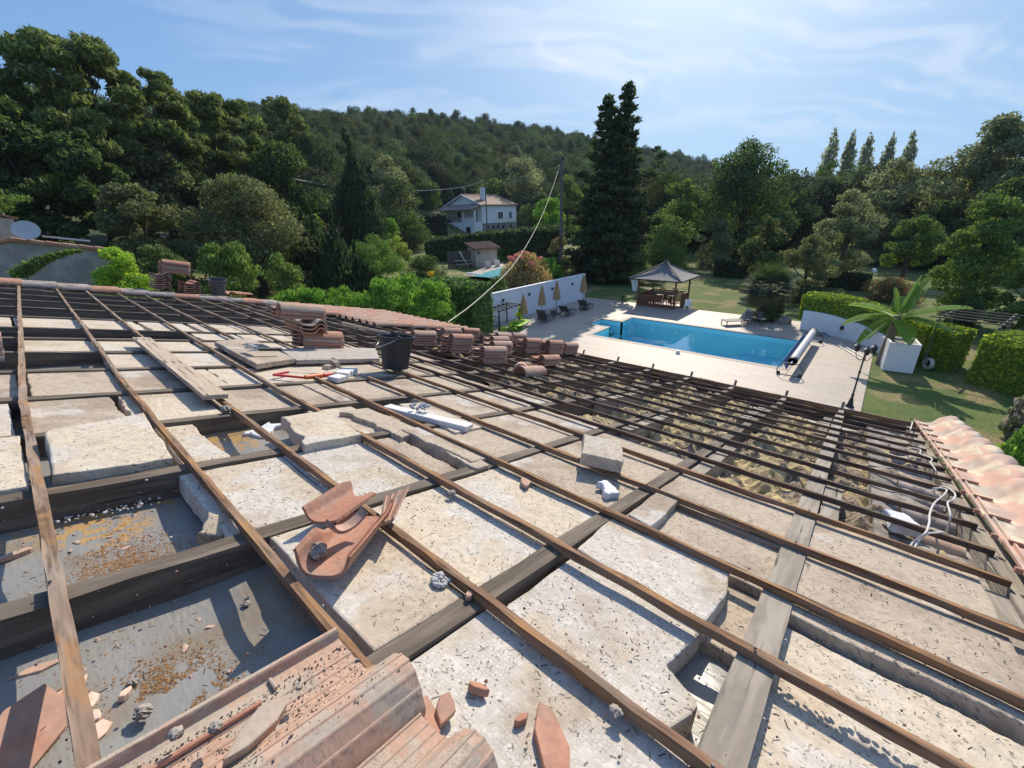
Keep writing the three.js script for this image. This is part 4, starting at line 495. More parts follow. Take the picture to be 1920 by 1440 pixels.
// ---------------------------------------------------------------- pool terrace of pale planks, pool with a step bay
const PX0 = 21.35, PX1 = 26.6, PZ0 = -12.3, PZ1 = -2.6, SX0 = 23.55, SX1 = 25.15, SZ = -13.8;
const inPool = (x0, x1, z0, z1) => (x1 > PX0 - 0.3 && x0 < PX1 + 0.3 && z1 > PZ0 - 0.3 && z0 < PZ1 + 0.3) || (x1 > SX0 - 0.3 && x0 < SX1 + 0.3 && z1 > SZ - 0.3 && z0 < PZ0);
{
  const bed = []; const rect = (x0, x1, z0, z1) => bed.push(box(x1 - x0, 0.1, z1 - z0, (x0 + x1) / 2, -0.03, (z0 + z1) / 2));
  rect(12.0, PX0 - 0.28, -18.7, 0.45); rect(PX1 + 0.28, 31.2, -18.7, -1.9); rect(PX0 - 0.28, PX1 + 0.28, PZ1 + 0.28, 0.45); rect(PX1 + 0.28, 28.6, -1.9, 0.45); rect(PX0 - 0.28, SX0 - 0.28, -18.7, PZ0 - 0.28); rect(SX1 + 0.28, PX1 + 0.28, -18.7, PZ0 - 0.28); rect(SX0 - 0.28, SX1 + 0.28, -18.7, SZ - 0.28);
  const t = structure('pool_terrace', merged(bed), M.coping), R = rng(171), cells = [];
  const lens = 1.2, w = 0.2; let row = 0;
  for (let x = 12.1; x < 31.1; x += w, row++) { const xc = x + w / 2, cut = xc > PX0 - 0.3 && xc < PX1 + 0.3 ? [xc > SX0 - 0.3 && xc < SX1 + 0.3 ? SZ - 0.3 : PZ0 - 0.3, PZ1 + 0.3] : null; for (let z = -18.6 - (row % 3) * 0.4; z < 0.44; z += lens) { const za = Math.max(z, -18.65), zb = Math.min(z + lens, xc > 28.4 ? -1.9 : 0.44), bits = cut ? [[za, Math.min(zb, cut[0])], [Math.max(za, cut[1]), zb]] : [[za, zb]]; for (const [z0, z1] of bits) if (z1 - z0 > 0.05) cells.push([xc, (z0 + z1) / 2, z1 - z0]); } }
  cells.sort((a, b) => Math.hypot(a[0], a[1] + 2) - Math.hypot(b[0], b[1] + 2));
  const pg = [0, 1, 2, 3].map((k) => { const g = box(1.2, 0.02, 0.194); const uv = g.attributes.uv; for (let i = 0; i < uv.count; i++) uv.setXY(i, uv.getX(i) * 0.8 + k * 0.37, uv.getY(i) * 3 + k * 0.21); g.rotateY(Math.PI / 2); return g; });
  const visible = cells.filter((c) => c[0] > 17.5), hid = cells.filter((c) => c[0] <= 17.5);
  visible.forEach((c, i) => { if (i < 300) { const o = part(t, 'plank', pg[i % 4], M['plank' + Math.floor(R() * 3)]); o.position.set(c[0], 0.031 + 0.0015 * R(), c[1]); o.scale.z = (c[2] - 0.005) / 1.2; } });
  const rest = [...visible.slice(300), ...hid], im = new THREE.InstancedMesh(pg[0], M.plank1, rest.length), mm = new THREE.Matrix4(); rest.forEach((c, i) => im.setMatrixAt(i, mm.compose(V3(c[0], 0.031 + 0.0015 * R(), c[1]), new THREE.Quaternion(), V3(1, 1, (c[2] - 0.005) / 1.2)))); im.name = 'planks'; im.userData.kind = 'stuff'; im.castShadow = im.receiveShadow = true; t.add(im);
  const cop = (x0, x1, z0, z1) => part(t, 'coping', box(x1 - x0, 0.05, z1 - z0, (x0 + x1) / 2, 0.024, (z0 + z1) / 2), M.coping);
  cop(PX0 - 0.3, PX0, PZ0 - 0.3, PZ1 + 0.3); cop(PX1, PX1 + 0.3, PZ0 - 0.3, PZ1 + 0.3); cop(PX0, PX1, PZ1, PZ1 + 0.3); cop(PX0, SX0, PZ0 - 0.3, PZ0); cop(SX1, PX1, PZ0 - 0.3, PZ0); cop(SX0 - 0.3, SX0, SZ, PZ0 - 0.3); cop(SX1, SX1 + 0.3, SZ, PZ0 - 0.3); cop(SX0 - 0.3, SX1 + 0.3, SZ - 0.3, SZ);
  const pool = thing('swimming_pool', 'large blue swimming pool with a step bay, set in the pale terrace', 'pool');
  const f = (x0, x1, z0, z1, y, m, name) => part(pool, name, box(x1 - x0, 0.1, z1 - z0, (x0 + x1) / 2, y - 0.05, (z0 + z1) / 2), m);
  const wall = merged([box(0.1, 2.3, PZ1 - PZ0, PX0 - 0.05, -1.12, (PZ0 + PZ1) / 2), box(0.1, 2.3, PZ1 - PZ0, PX1 + 0.05, -1.12, (PZ0 + PZ1) / 2), box(PX1 - PX0, 2.3, 0.1, (PX0 + PX1) / 2, -1.12, PZ1 + 0.05), box(SX0 - PX0, 2.3, 0.1, (PX0 + SX0) / 2, -1.12, PZ0 - 0.05), box(PX1 - SX1, 2.3, 0.1, (PX1 + SX1) / 2, -1.12, PZ0 - 0.05), box(0.1, 2.3, 1.5, SX0 - 0.05, -1.12, SZ + 0.75), box(0.1, 2.3, 1.5, SX1 + 0.05, -1.12, SZ + 0.75), box(1.7, 2.3, 0.1, (SX0 + SX1) / 2, -1.12, SZ - 0.05)]);
  part(pool, 'wall', wall, M.poolTile);
  const fl = new THREE.BufferGeometry(), q = [[PX0, -1.15, PZ1], [PX1, -1.15, PZ1], [PX1, -1.15, -5.0], [PX0, -1.15, -5.0], [PX1, -2.1, -8.0], [PX0, -2.1, -8.0], [PX1, -1.25, -11.0], [PX0, -1.25, -11.0], [PX1, -1.2, PZ0], [PX0, -1.2, PZ0]]; fl.setAttribute('position', new THREE.BufferAttribute(new Float32Array(q.flat()), 3)); fl.setIndex([0, 1, 2, 0, 2, 3, 3, 2, 4, 3, 4, 5, 5, 4, 6, 5, 6, 7, 7, 6, 8, 7, 8, 9]); part(pool, 'floor', metreUV(fl), M.poolTile);
  for (let k = 0; k < 3; k++) f(SX0, SX1, SZ + k * 0.5, SZ + 0.5 + k * 0.5, -0.3 - 0.28 * k, M.poolTile, 'step');
  for (const [x, z] of [[26.58, -10.8], [26.58, -9.3]]) part(pool, 'spotlight', new THREE.CylinderGeometry(0.09, 0.09, 0.03, 18).rotateZ(Math.PI / 2).translate(x, -0.55, z), M.whitePaint);
  const wg = (x0, x1, z0, z1) => { const g = new THREE.PlaneGeometry(x1 - x0, z1 - z0); g.rotateX(-Math.PI / 2); g.translate((x0 + x1) / 2, -0.12, (z0 + z1) / 2); const p = g.attributes.position, uv = g.attributes.uv; for (let i = 0; i < 4; i++) uv.setXY(i, p.getX(i) / 5, p.getZ(i) / 5); return g; };
  const w2 = structure('water', merged([wg(PX0, PX1, PZ0, PZ1), wg(SX0, SX1, SZ, PZ0)]), M.water); w2.castShadow = false;
}
{ const o = single('pool_float', merged([new THREE.CylinderGeometry(0.11, 0.11, 0.10, 20), new THREE.CylinderGeometry(0.07, 0.1, 0.06, 20).translate(0, 0.075, 0)]), M.whitePaint, 'round white chlorine float at the near edge of the pool', 'pool float'), p = [20.735, -7.005]; o.position.set(p[0], 0.09, p[1]); }
{ // roller with the rolled cover
  const t = thing('pool_roller', 'pool cover roller with a grey rolled cover at the right end of the pool', 'pool roller'), a = [20.6, 0.62, -2.15], b = [26.5, 0.62, -2.15];
  part(t, 'axle', cyl(0.03, 0.03, [20.35, 0.62, -2.15], [26.7, 0.62, -2.15], 12), M.whitePaint); part(t, 'rolled_cover', metreUV((() => { const g = cyl(0.17, 0.17, a, b, 24); return g; })()), M.roller); part(t, 'cover_end', merged([cyl(0.178, 0.178, [20.6, 0.62, -2.15], [20.85, 0.62, -2.15], 24), cyl(0.178, 0.178, [26.3, 0.62, -2.15], [26.52, 0.62, -2.15], 24)]), M.plastic);
  part(t, 'cover_flap', (() => { const g = new THREE.BoxGeometry(5.5, 0.012, 0.42); g.rotateX(1.1); return g.translate(23.5, 0.36, -2.42); })(), M.coverBlue);
  for (const x of [20.4, 26.65]) part(t, 'stand', merged([tube([[x, 0.62, -2.15], [x, 0.52, -2.5], [x, 0.2, -2.62], [x, 0.05, -2.5]], 0.02, 16), tube([[x, 0.62, -2.15], [x, 0.52, -1.8], [x, 0.2, -1.68], [x, 0.05, -1.8]], 0.02, 16), cyl(0.016, 0.016, [x, 0.06, -2.5], [x, 0.06, -1.8], 8)]), M.frame);
  for (const x of [20.4, 26.65]) for (const z of [-2.55, -1.75]) part(t, 'wheel', new THREE.CylinderGeometry(0.075, 0.075, 0.04, 16).rotateZ(Math.PI / 2).translate(x, 0.11, z), M.black);
}
// white garden wall on the left with half-round lamps
{
  const A = [19.0, -18.95], B = [30.7, -18.65], L = Math.hypot(B[0] - A[0], B[1] - A[1]), t = thing('garden_wall', 'long white rendered wall behind the straw parasols', 'wall', null, (A[0] + B[0]) / 2, 0, (A[1] + B[1]) / 2, -Math.atan2(B[1] - A[1], B[0] - A[0]));
  part(t, 'wall_face', box(L, 2.02, 0.2, 0, 1.01, 0), M.white); part(t, 'coping', box(L + 0.04, 0.05, 0.26, 0, 2.045, 0), M.white);
  [-4.1, -1.4, 1.3, 3.9].forEach((x, i) => { const l = single('wall_lamp', merged([new THREE.ConeGeometry(0.09, 0.26, 10).rotateZ(2.6), box(0.05, 0.1, 0.1, 0.0, 0.02, -0.04)]), M.black, `black wall lamp on the long white wall, ${['first from the left', 'second from the left', 'third from the left', 'the one at the far right end'][i]}`, 'wall lamp', 'wall lamps on the white garden wall'); const k = (x + L / 2) / L; l.position.set(lerp(A[0], B[0], k), 1.45, lerp(A[1], B[1], k) + 0.18); });
}
// right: curved retaining wall with one lamp, planter
{
  const pts = [[29.4, -3.05, 1.12], [29.2, -2.4, 1.13], [28.75, -1.5, 1.1], [28.1, -0.6, 1.0], [27.3, 0.15, 0.9], [26.2, 0.75, 0.85], [24.6, 1.1, 0.82]], c = new THREE.CatmullRomCurve3(pts.map(([x, z, h]) => V3(x, h, z))), n = 40, g = new THREE.BoxGeometry(1, 1, 0.22, n, 1, 1), p = g.attributes.position;
  for (let i = 0; i < p.count; i++) { const s = p.getX(i) + 0.5, q = c.getPoint(s), d = c.getTangent(s), k = p.getZ(i); p.setXYZ(i, q.x + d.z * k, p.getY(i) > 0 ? q.y : -0.05, q.z - d.x * k); }
  const t = thing('retaining_wall', 'curved white retaining wall below the clipped hedge at the right of the pool', 'wall'); part(t, 'wall_face', metreUV(g), M.white);
  const l = single('wall_lamp', merged([new THREE.CylinderGeometry(0.07, 0.09, 0.2, 12), box(0.05, 0.1, 0.1, 0.06, 0, 0)]), M.black, 'black lamp on the curved white retaining wall', 'wall lamp'); l.position.set(28.3, 0.6, -1.1);
}
{
  const t = thing('planter', 'tall white box planter with gravel below the banana plant', 'planter', null, 24.25, 0, 1.25, 0.15); part(t, 'box', merged([box(1.15, 1.25, 0.08, 0, 0.625, -0.47), box(1.15, 1.25, 0.08, 0, 0.625, 0.47), box(0.08, 1.25, 0.86, -0.535, 0.625, 0), box(0.08, 1.25, 0.86, 0.535, 0.625, 0)]), M.white); part(t, 'gravel', box(0.99, 0.05, 0.86, 0, 1.12, 0), M.mortar);
}
// lamp post with three lanterns
{
  const t = thing('lamp_post', 'black lamp post with three lanterns on the terrace edge beside the lawn', 'lamp post', null, 18.2, 0, 0.1); const S = 2.15;
  part(t, 'post', new THREE.LatheGeometry([[0, 0], [0.14, 0], [0.14, 0.05], [0.09, 0.12], [0.06, 0.3], [0.035, 0.42], [0.045, 0.5], [0.028, 0.56], [0.025, 1.3], [0.04, 1.36], [0.025, 1.42], [0.022, S], [0, S + 0.02]].map((p) => new THREE.Vector2(...p)), 14), M.black);
  for (const a of [-1.2, 0.9, 3.0]) { const x = Math.cos(a) * 0.26, z = Math.sin(a) * 0.26; part(t, 'arm', tube([[0, S - 0.3, 0], [x * 0.5, S - 0.38, z * 0.5], [x, S - 0.2, z], [x, S - 0.12, z]], 0.012, 20), M.black); const l = part(t, 'lantern', merged([new THREE.CylinderGeometry(0.09, 0.055, 0.2, 6, 1, true), new THREE.ConeGeometry(0.12, 0.09, 6).translate(0, 0.145, 0), new THREE.SphereGeometry(0.02, 8, 6).translate(0, 0.2, 0)]), M.black); l.position.set(x, S, z); part(l, 'glass', new THREE.CylinderGeometry(0.08, 0.05, 0.17, 6).translate(0, 0, 0), M.lampGlobe); }
}
// straw parasols, closed
function parasol(x, z, h, label) {
  const t = thing('parasol', label, 'parasol', 'closed straw parasols along the white wall', x, 0, z), R = rng(Math.round(x * 100));
  part(t, 'pole', cyl(0.022, 0.022, [0, 0, 0], [0, h - 0.1, 0], 8), M.frame); part(t, 'base', new THREE.CylinderGeometry(0.28, 0.3, 0.08, 20).translate(0, 0.07, 0), M.black);
  const g = new THREE.LatheGeometry([[0.27, h - 1.28], [0.25, h - 1.25], [0.25, h - 1.1], [0.2, h - 0.75], [0.13, h - 0.35], [0.05, h - 0.06], [0, h]].map((p) => new THREE.Vector2(...p)), 18), p = g.attributes.position; for (let i = 0; i < p.count; i++) { const a = Math.atan2(p.getZ(i), p.getX(i)), k = 1 + 0.14 * Math.sin(a * 7 + x) * (h - p.getY(i)) / 1.2; p.setX(i, p.getX(i) * k); p.setZ(i, p.getZ(i) * k); if (p.getY(i) < h - 1.2) p.setY(i, p.getY(i) - 0.05 * Math.sin(a * 11)); } g.computeVertexNormals(); part(t, 'canopy', g, M.thatch);
}
parasol(21.15, -17.3, 2.0, 'closed straw parasol nearest the black trellis'); parasol(22.8, -17.05, 2.32, 'closed straw parasol second from the trellis, beside the first lounger'); parasol(24.65, -17.15, 2.38, 'closed straw parasol third from the trellis, between two dark loungers'); parasol(27.2, -16.55, 2.55, 'closed straw parasol standing furthest along the white wall');
// sun loungers
function lounger(x, z, ry, rec, frameM, slingM, label) {
  const t = thing('sun_lounger', label, 'sun lounger', null, x, 0, z, ry), c = Math.cos(rec), s = Math.sin(rec);
  part(t, 'frame', merged([bar([-0.65, 0.33, -0.31], [0.72, 0.33, -0.31], 0.04, 0.04), bar([-0.65, 0.33, 0.31], [0.72, 0.33, 0.31], 0.04, 0.04), bar([0.71, 0.33, -0.3], [0.71, 0.33, 0.3], 0.04, 0.04), bar([-0.64, 0.33, -0.3], [-0.64, 0.33, 0.3], 0.04, 0.04)]), frameM);
  part(t, 'seat', box(1.15, 0.02, 0.58, 0.13, 0.345, 0), slingM);
  part(t, 'backrest', merged([bar([-0.45, 0.34, 0], [-0.45 - 0.72 * c, 0.34 + 0.72 * s, 0], 0.56, 0.02), bar([-0.45, 0.34, -0.3], [-0.45 - 0.74 * c, 0.34 + 0.74 * s, -0.3], 0.035, 0.035), bar([-0.45, 0.34, 0.3], [-0.45 - 0.74 * c, 0.34 + 0.74 * s, 0.3], 0.035, 0.035)]), slingM);
  for (const lx of [-0.6, 0.66]) for (const lz of [-0.3, 0.3]) part(t, 'leg', bar([lx, 0.32, lz], [lx + 0.03 * Math.sign(lx), 0.03, lz], 0.04, 0.04), frameM);
}
lounger(22.6, -16.6, 0.2, 1.0, M.frame, M.sling, 'dark sun lounger with raised back nearest the trellis by the white wall'); lounger(25.0, -16.4, 0.15, 0.75, M.frame, M.sling, 'dark sun lounger in the middle of the row by the white wall'); lounger(27.3, -16.35, 0.2, 0.8, M.frame, M.sling, 'dark sun lounger furthest along the white wall'); lounger(28.3, -6.35, 2.35, 0.95, M.frame, M.slingPale, 'sun lounger with its back up on the far side of the pool');
lounger(20.55, -16.85, 0.25, 0.05, M.whitePaint, M.lime, 'low lounger with a lime green mat below the nearest parasol');
single('side_table', merged([box(0.4, 0.03, 0.4, 0, 0.42, 0), box(0.3, 0.4, 0.3, 0, 0.2, 0)]), M.frame, 'small dark side table between the dark loungers', 'side table').position.set(23.9, 0.045, -16.9);
for (const [x, z, r, l] of [[28.75, -5.75, 0.3, 'left chair of the pair beside the far lounger'], [29.05, -5.1, -0.5, 'right chair of the pair beside the far lounger']]) {
  const t = thing('garden_chair', `metal garden chair with curled arms, ${l}`, 'chair', 'metal chairs beside the lounger', x, 0, z, r);
  part(t, 'seat', box(0.42, 0.03, 0.42, 0, 0.43, 0), M.slingPale); part(t, 'backrest', box(0.03, 0.42, 0.40, -0.22, 0.68, 0), M.frame); for (const s of [-1, 1]) part(t, 'arm', tube([[-0.22, 0.64, 0.22 * s], [0.05, 0.67, 0.25 * s], [0.24, 0.6, 0.25 * s], [0.2, 0.5, 0.24 * s]], 0.018, 16), M.frame); for (const a of [-1, 1]) for (const b of [-1, 1]) part(t, 'leg', bar([0.18 * a, 0.42, 0.18 * b], [0.23 * a, 0.03, 0.22 * b], 0.025, 0.025), M.frame);
}
// black trellis and gate by the hedge
{
  const t = thing('trellis', 'low black metal pergola frame between the hedge and the white wall', 'trellis', null, 20.0, 0, -18.0, 0.1); const posts = [];
  for (const [x, z] of [[-1.2, -0.5], [1.0, -0.5], [-1.2, 0.5], [1.0, 0.5]]) part(t, 'post', box(0.06, 1.25, 0.06, x, 0.62, z), M.black); for (const z of [-0.5, 0.5]) part(t, 'beam', box(2.5, 0.05, 0.05, -0.1, 1.26, z), M.black); for (let i = 0; i < 6; i++) part(t, 'slat', box(0.04, 0.05, 1.25, -1.2 + i * 0.45, 1.31, 0), M.black);
  part(t, 'lattice', merged([...Array(6)].map((_, i) => box(0.03, 0.9, 0.03, -1.2, 0.5, -0.4 + i * 0.16)).concat([0.3, 0.6, 0.9].map((y) => box(0.03, 0.03, 1, -1.2, y, 0)))), M.black);
}
// gazebo with a hipped thatch roof
{
  const X = 32.0, Z = -12.45, t = thing('gazebo', 'wooden gazebo with a grey hipped roof, railings and a curtain behind the pool', 'gazebo', null, X, 0, Z, 0.0), s = 1.75; t.scale.set(0.8, 0.95, 0.8);
  const roof = (() => { const e = 2.45, y0 = 2.2, y1 = 3.25, pos = []; const n = 12; for (let k = 0; k < 4; k++) { const a = k * Math.PI / 2, ca = Math.cos(a), sa = Math.sin(a), P = (u, v) => { const w = e * (1 - u * 0.955), x = w, z = w * v, y = lerp(y0, y1, u) - 0.10 * Math.sin(Math.PI * u); return [x * ca - z * sa, y, x * sa + z * ca]; }; for (let i = 0; i < n; i++) for (let j = 0; j < 6; j++) { const u0 = i / n, u1 = (i + 1) / n, v0 = -1 + j / 3, v1 = -1 + (j + 1) / 3; pos.push(...P(u0, v0), ...P(u1, v0), ...P(u1, v1), ...P(u0, v0), ...P(u1, v1), ...P(u0, v1)); } } const g = new THREE.BufferGeometry(); g.setAttribute('position', new THREE.BufferAttribute(new Float32Array(pos), 3)); return metreUV(g, 0.6); })();
  const under = roof.clone().translate(0, -0.09, 0); const rf = part(t, 'roof', merged([roof, under]), M.gazeboRoof); part(rf, 'hip_cap', merged([0, 1, 2, 3].map((k) => { const a = Math.PI / 4 + k * Math.PI / 2; return bar([Math.cos(a) * 3.45, 2.2, Math.sin(a) * 3.45], [Math.cos(a) * 0.2, 3.27, Math.sin(a) * 0.2], 0.12, 0.05); })), M.sling); part(rf, 'finial', new THREE.ConeGeometry(0.34, 0.32, 12).translate(0, 3.36, 0), M.sling);
  for (const a of [-1, 1]) for (const b of [-1, 1]) part(t, 'post', box(0.13, 2.3, 0.13, a * s, 1.15, b * s), M.gazeboWood); for (const a of [-1, 1]) { part(t, 'beam', box(3.6, 0.14, 0.1, 0, 2.24, a * s), M.gazeboWood); part(t, 'beam', box(0.1, 0.14, 3.4, a * s, 2.24, 0), M.gazeboWood); }
  const rail = (x0, z0, x1, z1) => { const L = Math.hypot(x1 - x0, z1 - z0), g = [box(L, 0.08, 0.07, 0, 0.92, 0), box(L, 0.07, 0.05, 0, 0.15, 0)]; for (let i = 0; i < L / 0.12; i++) g.push(box(0.075, 0.76, 0.025, -L / 2 + 0.06 + i * 0.12, 0.53, 0)); const o = part(t, 'railing', merged(g), M.gazeboWood); o.position.set((x0 + x1) / 2, 0, (z0 + z1) / 2); o.rotation.y = -Math.atan2(z1 - z0, x1 - x0); };
  rail(-s, -s, -s, 0.6); rail(-s, -s, s, -s); rail(s, -s, s, s); rail(-0.2, s, s, s); part(t, 'deck', box(3.7, 0.12, 3.7, 0, 0.06, 0), M.gazeboWood);
  part(t, 'curtain', (() => { const g = new THREE.PlaneGeometry(0.7, 1.0, 12, 6), p = g.attributes.position; for (let i = 0; i < p.count; i++) { const k = (0.5 - p.getY(i)); p.setZ(i, 0.05 * Math.sin(p.getX(i) * 40)); p.setX(i, p.getX(i) * (1 - 0.5 * k) + 0.1 * k); } g.computeVertexNormals(); g.rotateY(-1.0); return g.translate(-1.95, 1.65, -2.1); })(), M.cloth);
  const tb = thing('table', 'wooden dining table with a pale top inside the gazebo', 'table', null, X, 0.12, Z); part(tb, 'table_top', box(0.95, 0.05, 1.9, 0, 0.76, 0), M.slingPale); for (const a of [-1, 1]) for (const b of [-1, 1]) part(tb, 'leg', box(0.08, 0.74, 0.08, a * 0.38, 0.37, b * 0.8), M.gazeboWood);
  [[-0.8, -0.5, 0, 'nearest the pool, left'], [-0.8, 0.5, 0, 'nearest the pool, right'], [0.85, -0.5, Math.PI, 'on the lawn side, left'], [0.85, 0.5, Math.PI, 'on the lawn side, right']].forEach(([x, z, r, w]) => { const c = thing('wooden_chair', `brown wooden chair at the gazebo table, ${w}`, 'chair', 'wooden chairs inside the gazebo', X + x, 0.12, Z + z, r); part(c, 'seat', box(0.45, 0.04, 0.45, 0, 0.44, 0), M.gazeboWood); part(c, 'backrest', merged([-0.16, -0.05, 0.06, 0.17].map((q) => box(0.03, 0.5, 0.05, -0.21, 0.72, q)).concat([box(0.04, 0.07, 0.46, -0.21, 0.96, 0)])), M.gazeboWood); for (const a of [-1, 1]) for (const b of [-1, 1]) part(c, 'leg', box(0.05, 0.43, 0.05, a * 0.19, 0.21, b * 0.19), M.gazeboWood); });
  const c = thing('garden_chair', 'white moulded plastic chair standing at the right corner of the gazebo', 'chair', null, X - 1.35, 0, Z + 2.35, 0.4); part(c, 'seat', box(0.44, 0.04, 0.44, 0, 0.42, 0), M.whitePaint); part(c, 'backrest', box(0.04, 0.46, 0.42, -0.2, 0.66, 0), M.whitePaint); for (const a of [-1, 1]) for (const b of [-1, 1]) part(c, 'leg', box(0.05, 0.42, 0.05, a * 0.19, 0.21, b * 0.19), M.whitePaint);
}
{ const p = [30.528, -15.024]; single('path_lamp', merged([cyl(0.05, 0.05, [0, 0, 0], [0, 0.55, 0], 10), new THREE.CylinderGeometry(0.11, 0.11, 0.12, 14).translate(0, 0.58, 0)]), M.black, 'short black bollard lamp on the grass left of the gazebo', 'path lamp').position.set(p[0], 0, p[1]); }
{ const p = [46.168, -0.733]; const t = thing('globe_lamp', 'white globe garden lamp above the reddish bush', 'garden lamp', null, p[0], 0, p[1]); part(t, 'post', cyl(0.03, 0.03, [0, 0, 0], [0, 1.45, 0], 8), M.black); part(t, 'globe', new THREE.SphereGeometry(0.2, 18, 12).translate(0, 1.6, 0), M.lampGlobe); }
{ // rustic wooden pergola on the right
  const t = thing('wooden_pergola', 'rustic weathered wooden pergola standing on slanting poles right of the planter', 'pergola', null, 26.3, 0, 3.4, -0.25);
  for (const [x, z] of [[-1.3, -0.9], [1.2, -0.9], [1.2, 0.9], [-1.3, 0.9]]) part(t, 'post', cyl(0.05, 0.045, [x - 0.15, 0, z], [x, 2.1, z], 8), M.pole); for (const z of [-0.9, 0.9]) part(t, 'beam', cyl(0.04, 0.04, [-1.7, 2.12, z], [1.7, 2.16, z], 8), M.pole); for (let i = 0; i < 5; i++) part(t, 'slat', cyl(0.028, 0.028, [-1.4 + i * 0.66, 2.2, -1.2 + 0.1 * (i % 2)], [-1.4 + i * 0.66, 2.2, 1.15], 6), M.pole);
}
{ const t = thing('hose_reel', 'round garden hose reel on the grass right of the white planter', 'hose reel', null, 24.6, 0, 2.25, 0.5); part(t, 'hose', merged([0, 0.05, 0.1].map((d) => new THREE.TorusGeometry(0.22, 0.03, 8, 24).translate(0, 0.3, d))), M.cable); part(t, 'stand', merged([cyl(0.02, 0.02, [-0.2, 0, 0.15], [0, 0.55, 0.05], 8), cyl(0.02, 0.02, [0.2, 0, 0.15], [0, 0.55, 0.05], 8), cyl(0.03, 0.03, [0, 0.3, -0.08], [0, 0.3, 0.18], 10)]), M.black); }
{ const t = thing('pool_hose', 'grey pool cleaning hose and poles lying along the curved white wall', 'pool hose'); part(t, 'hose', tube([[28.9, 0.06, -2.3], [28.3, 0.09, -2.6], [28.0, 0.06, -2.0], [28.6, 0.1, -1.7], [28.9, 0.07, -2.2], [28.2, 0.08, -1.5], [28.5, 0.1, -2.4]], 0.022, 80), M.frame); part(t, 'pole', merged([cyl(0.018, 0.018, [28.7, 0.15, -2.2], [24.6, 0.06, 0.05], 8), cyl(0.018, 0.018, [28.6, 0.12, -2.0], [24.9, 0.06, 0.2], 8)]), M.galv); }
{ const t = thing('boulder', 'low grey boulder beside the dark round bush near the pool', 'boulder'); part(t, 'stone', blob(0.5, 191, 0.3, 1.3, 0.6, 3), M.mortar); const p = [30.419, -4.122]; t.position.set(p[0], 0.15, p[1]); }

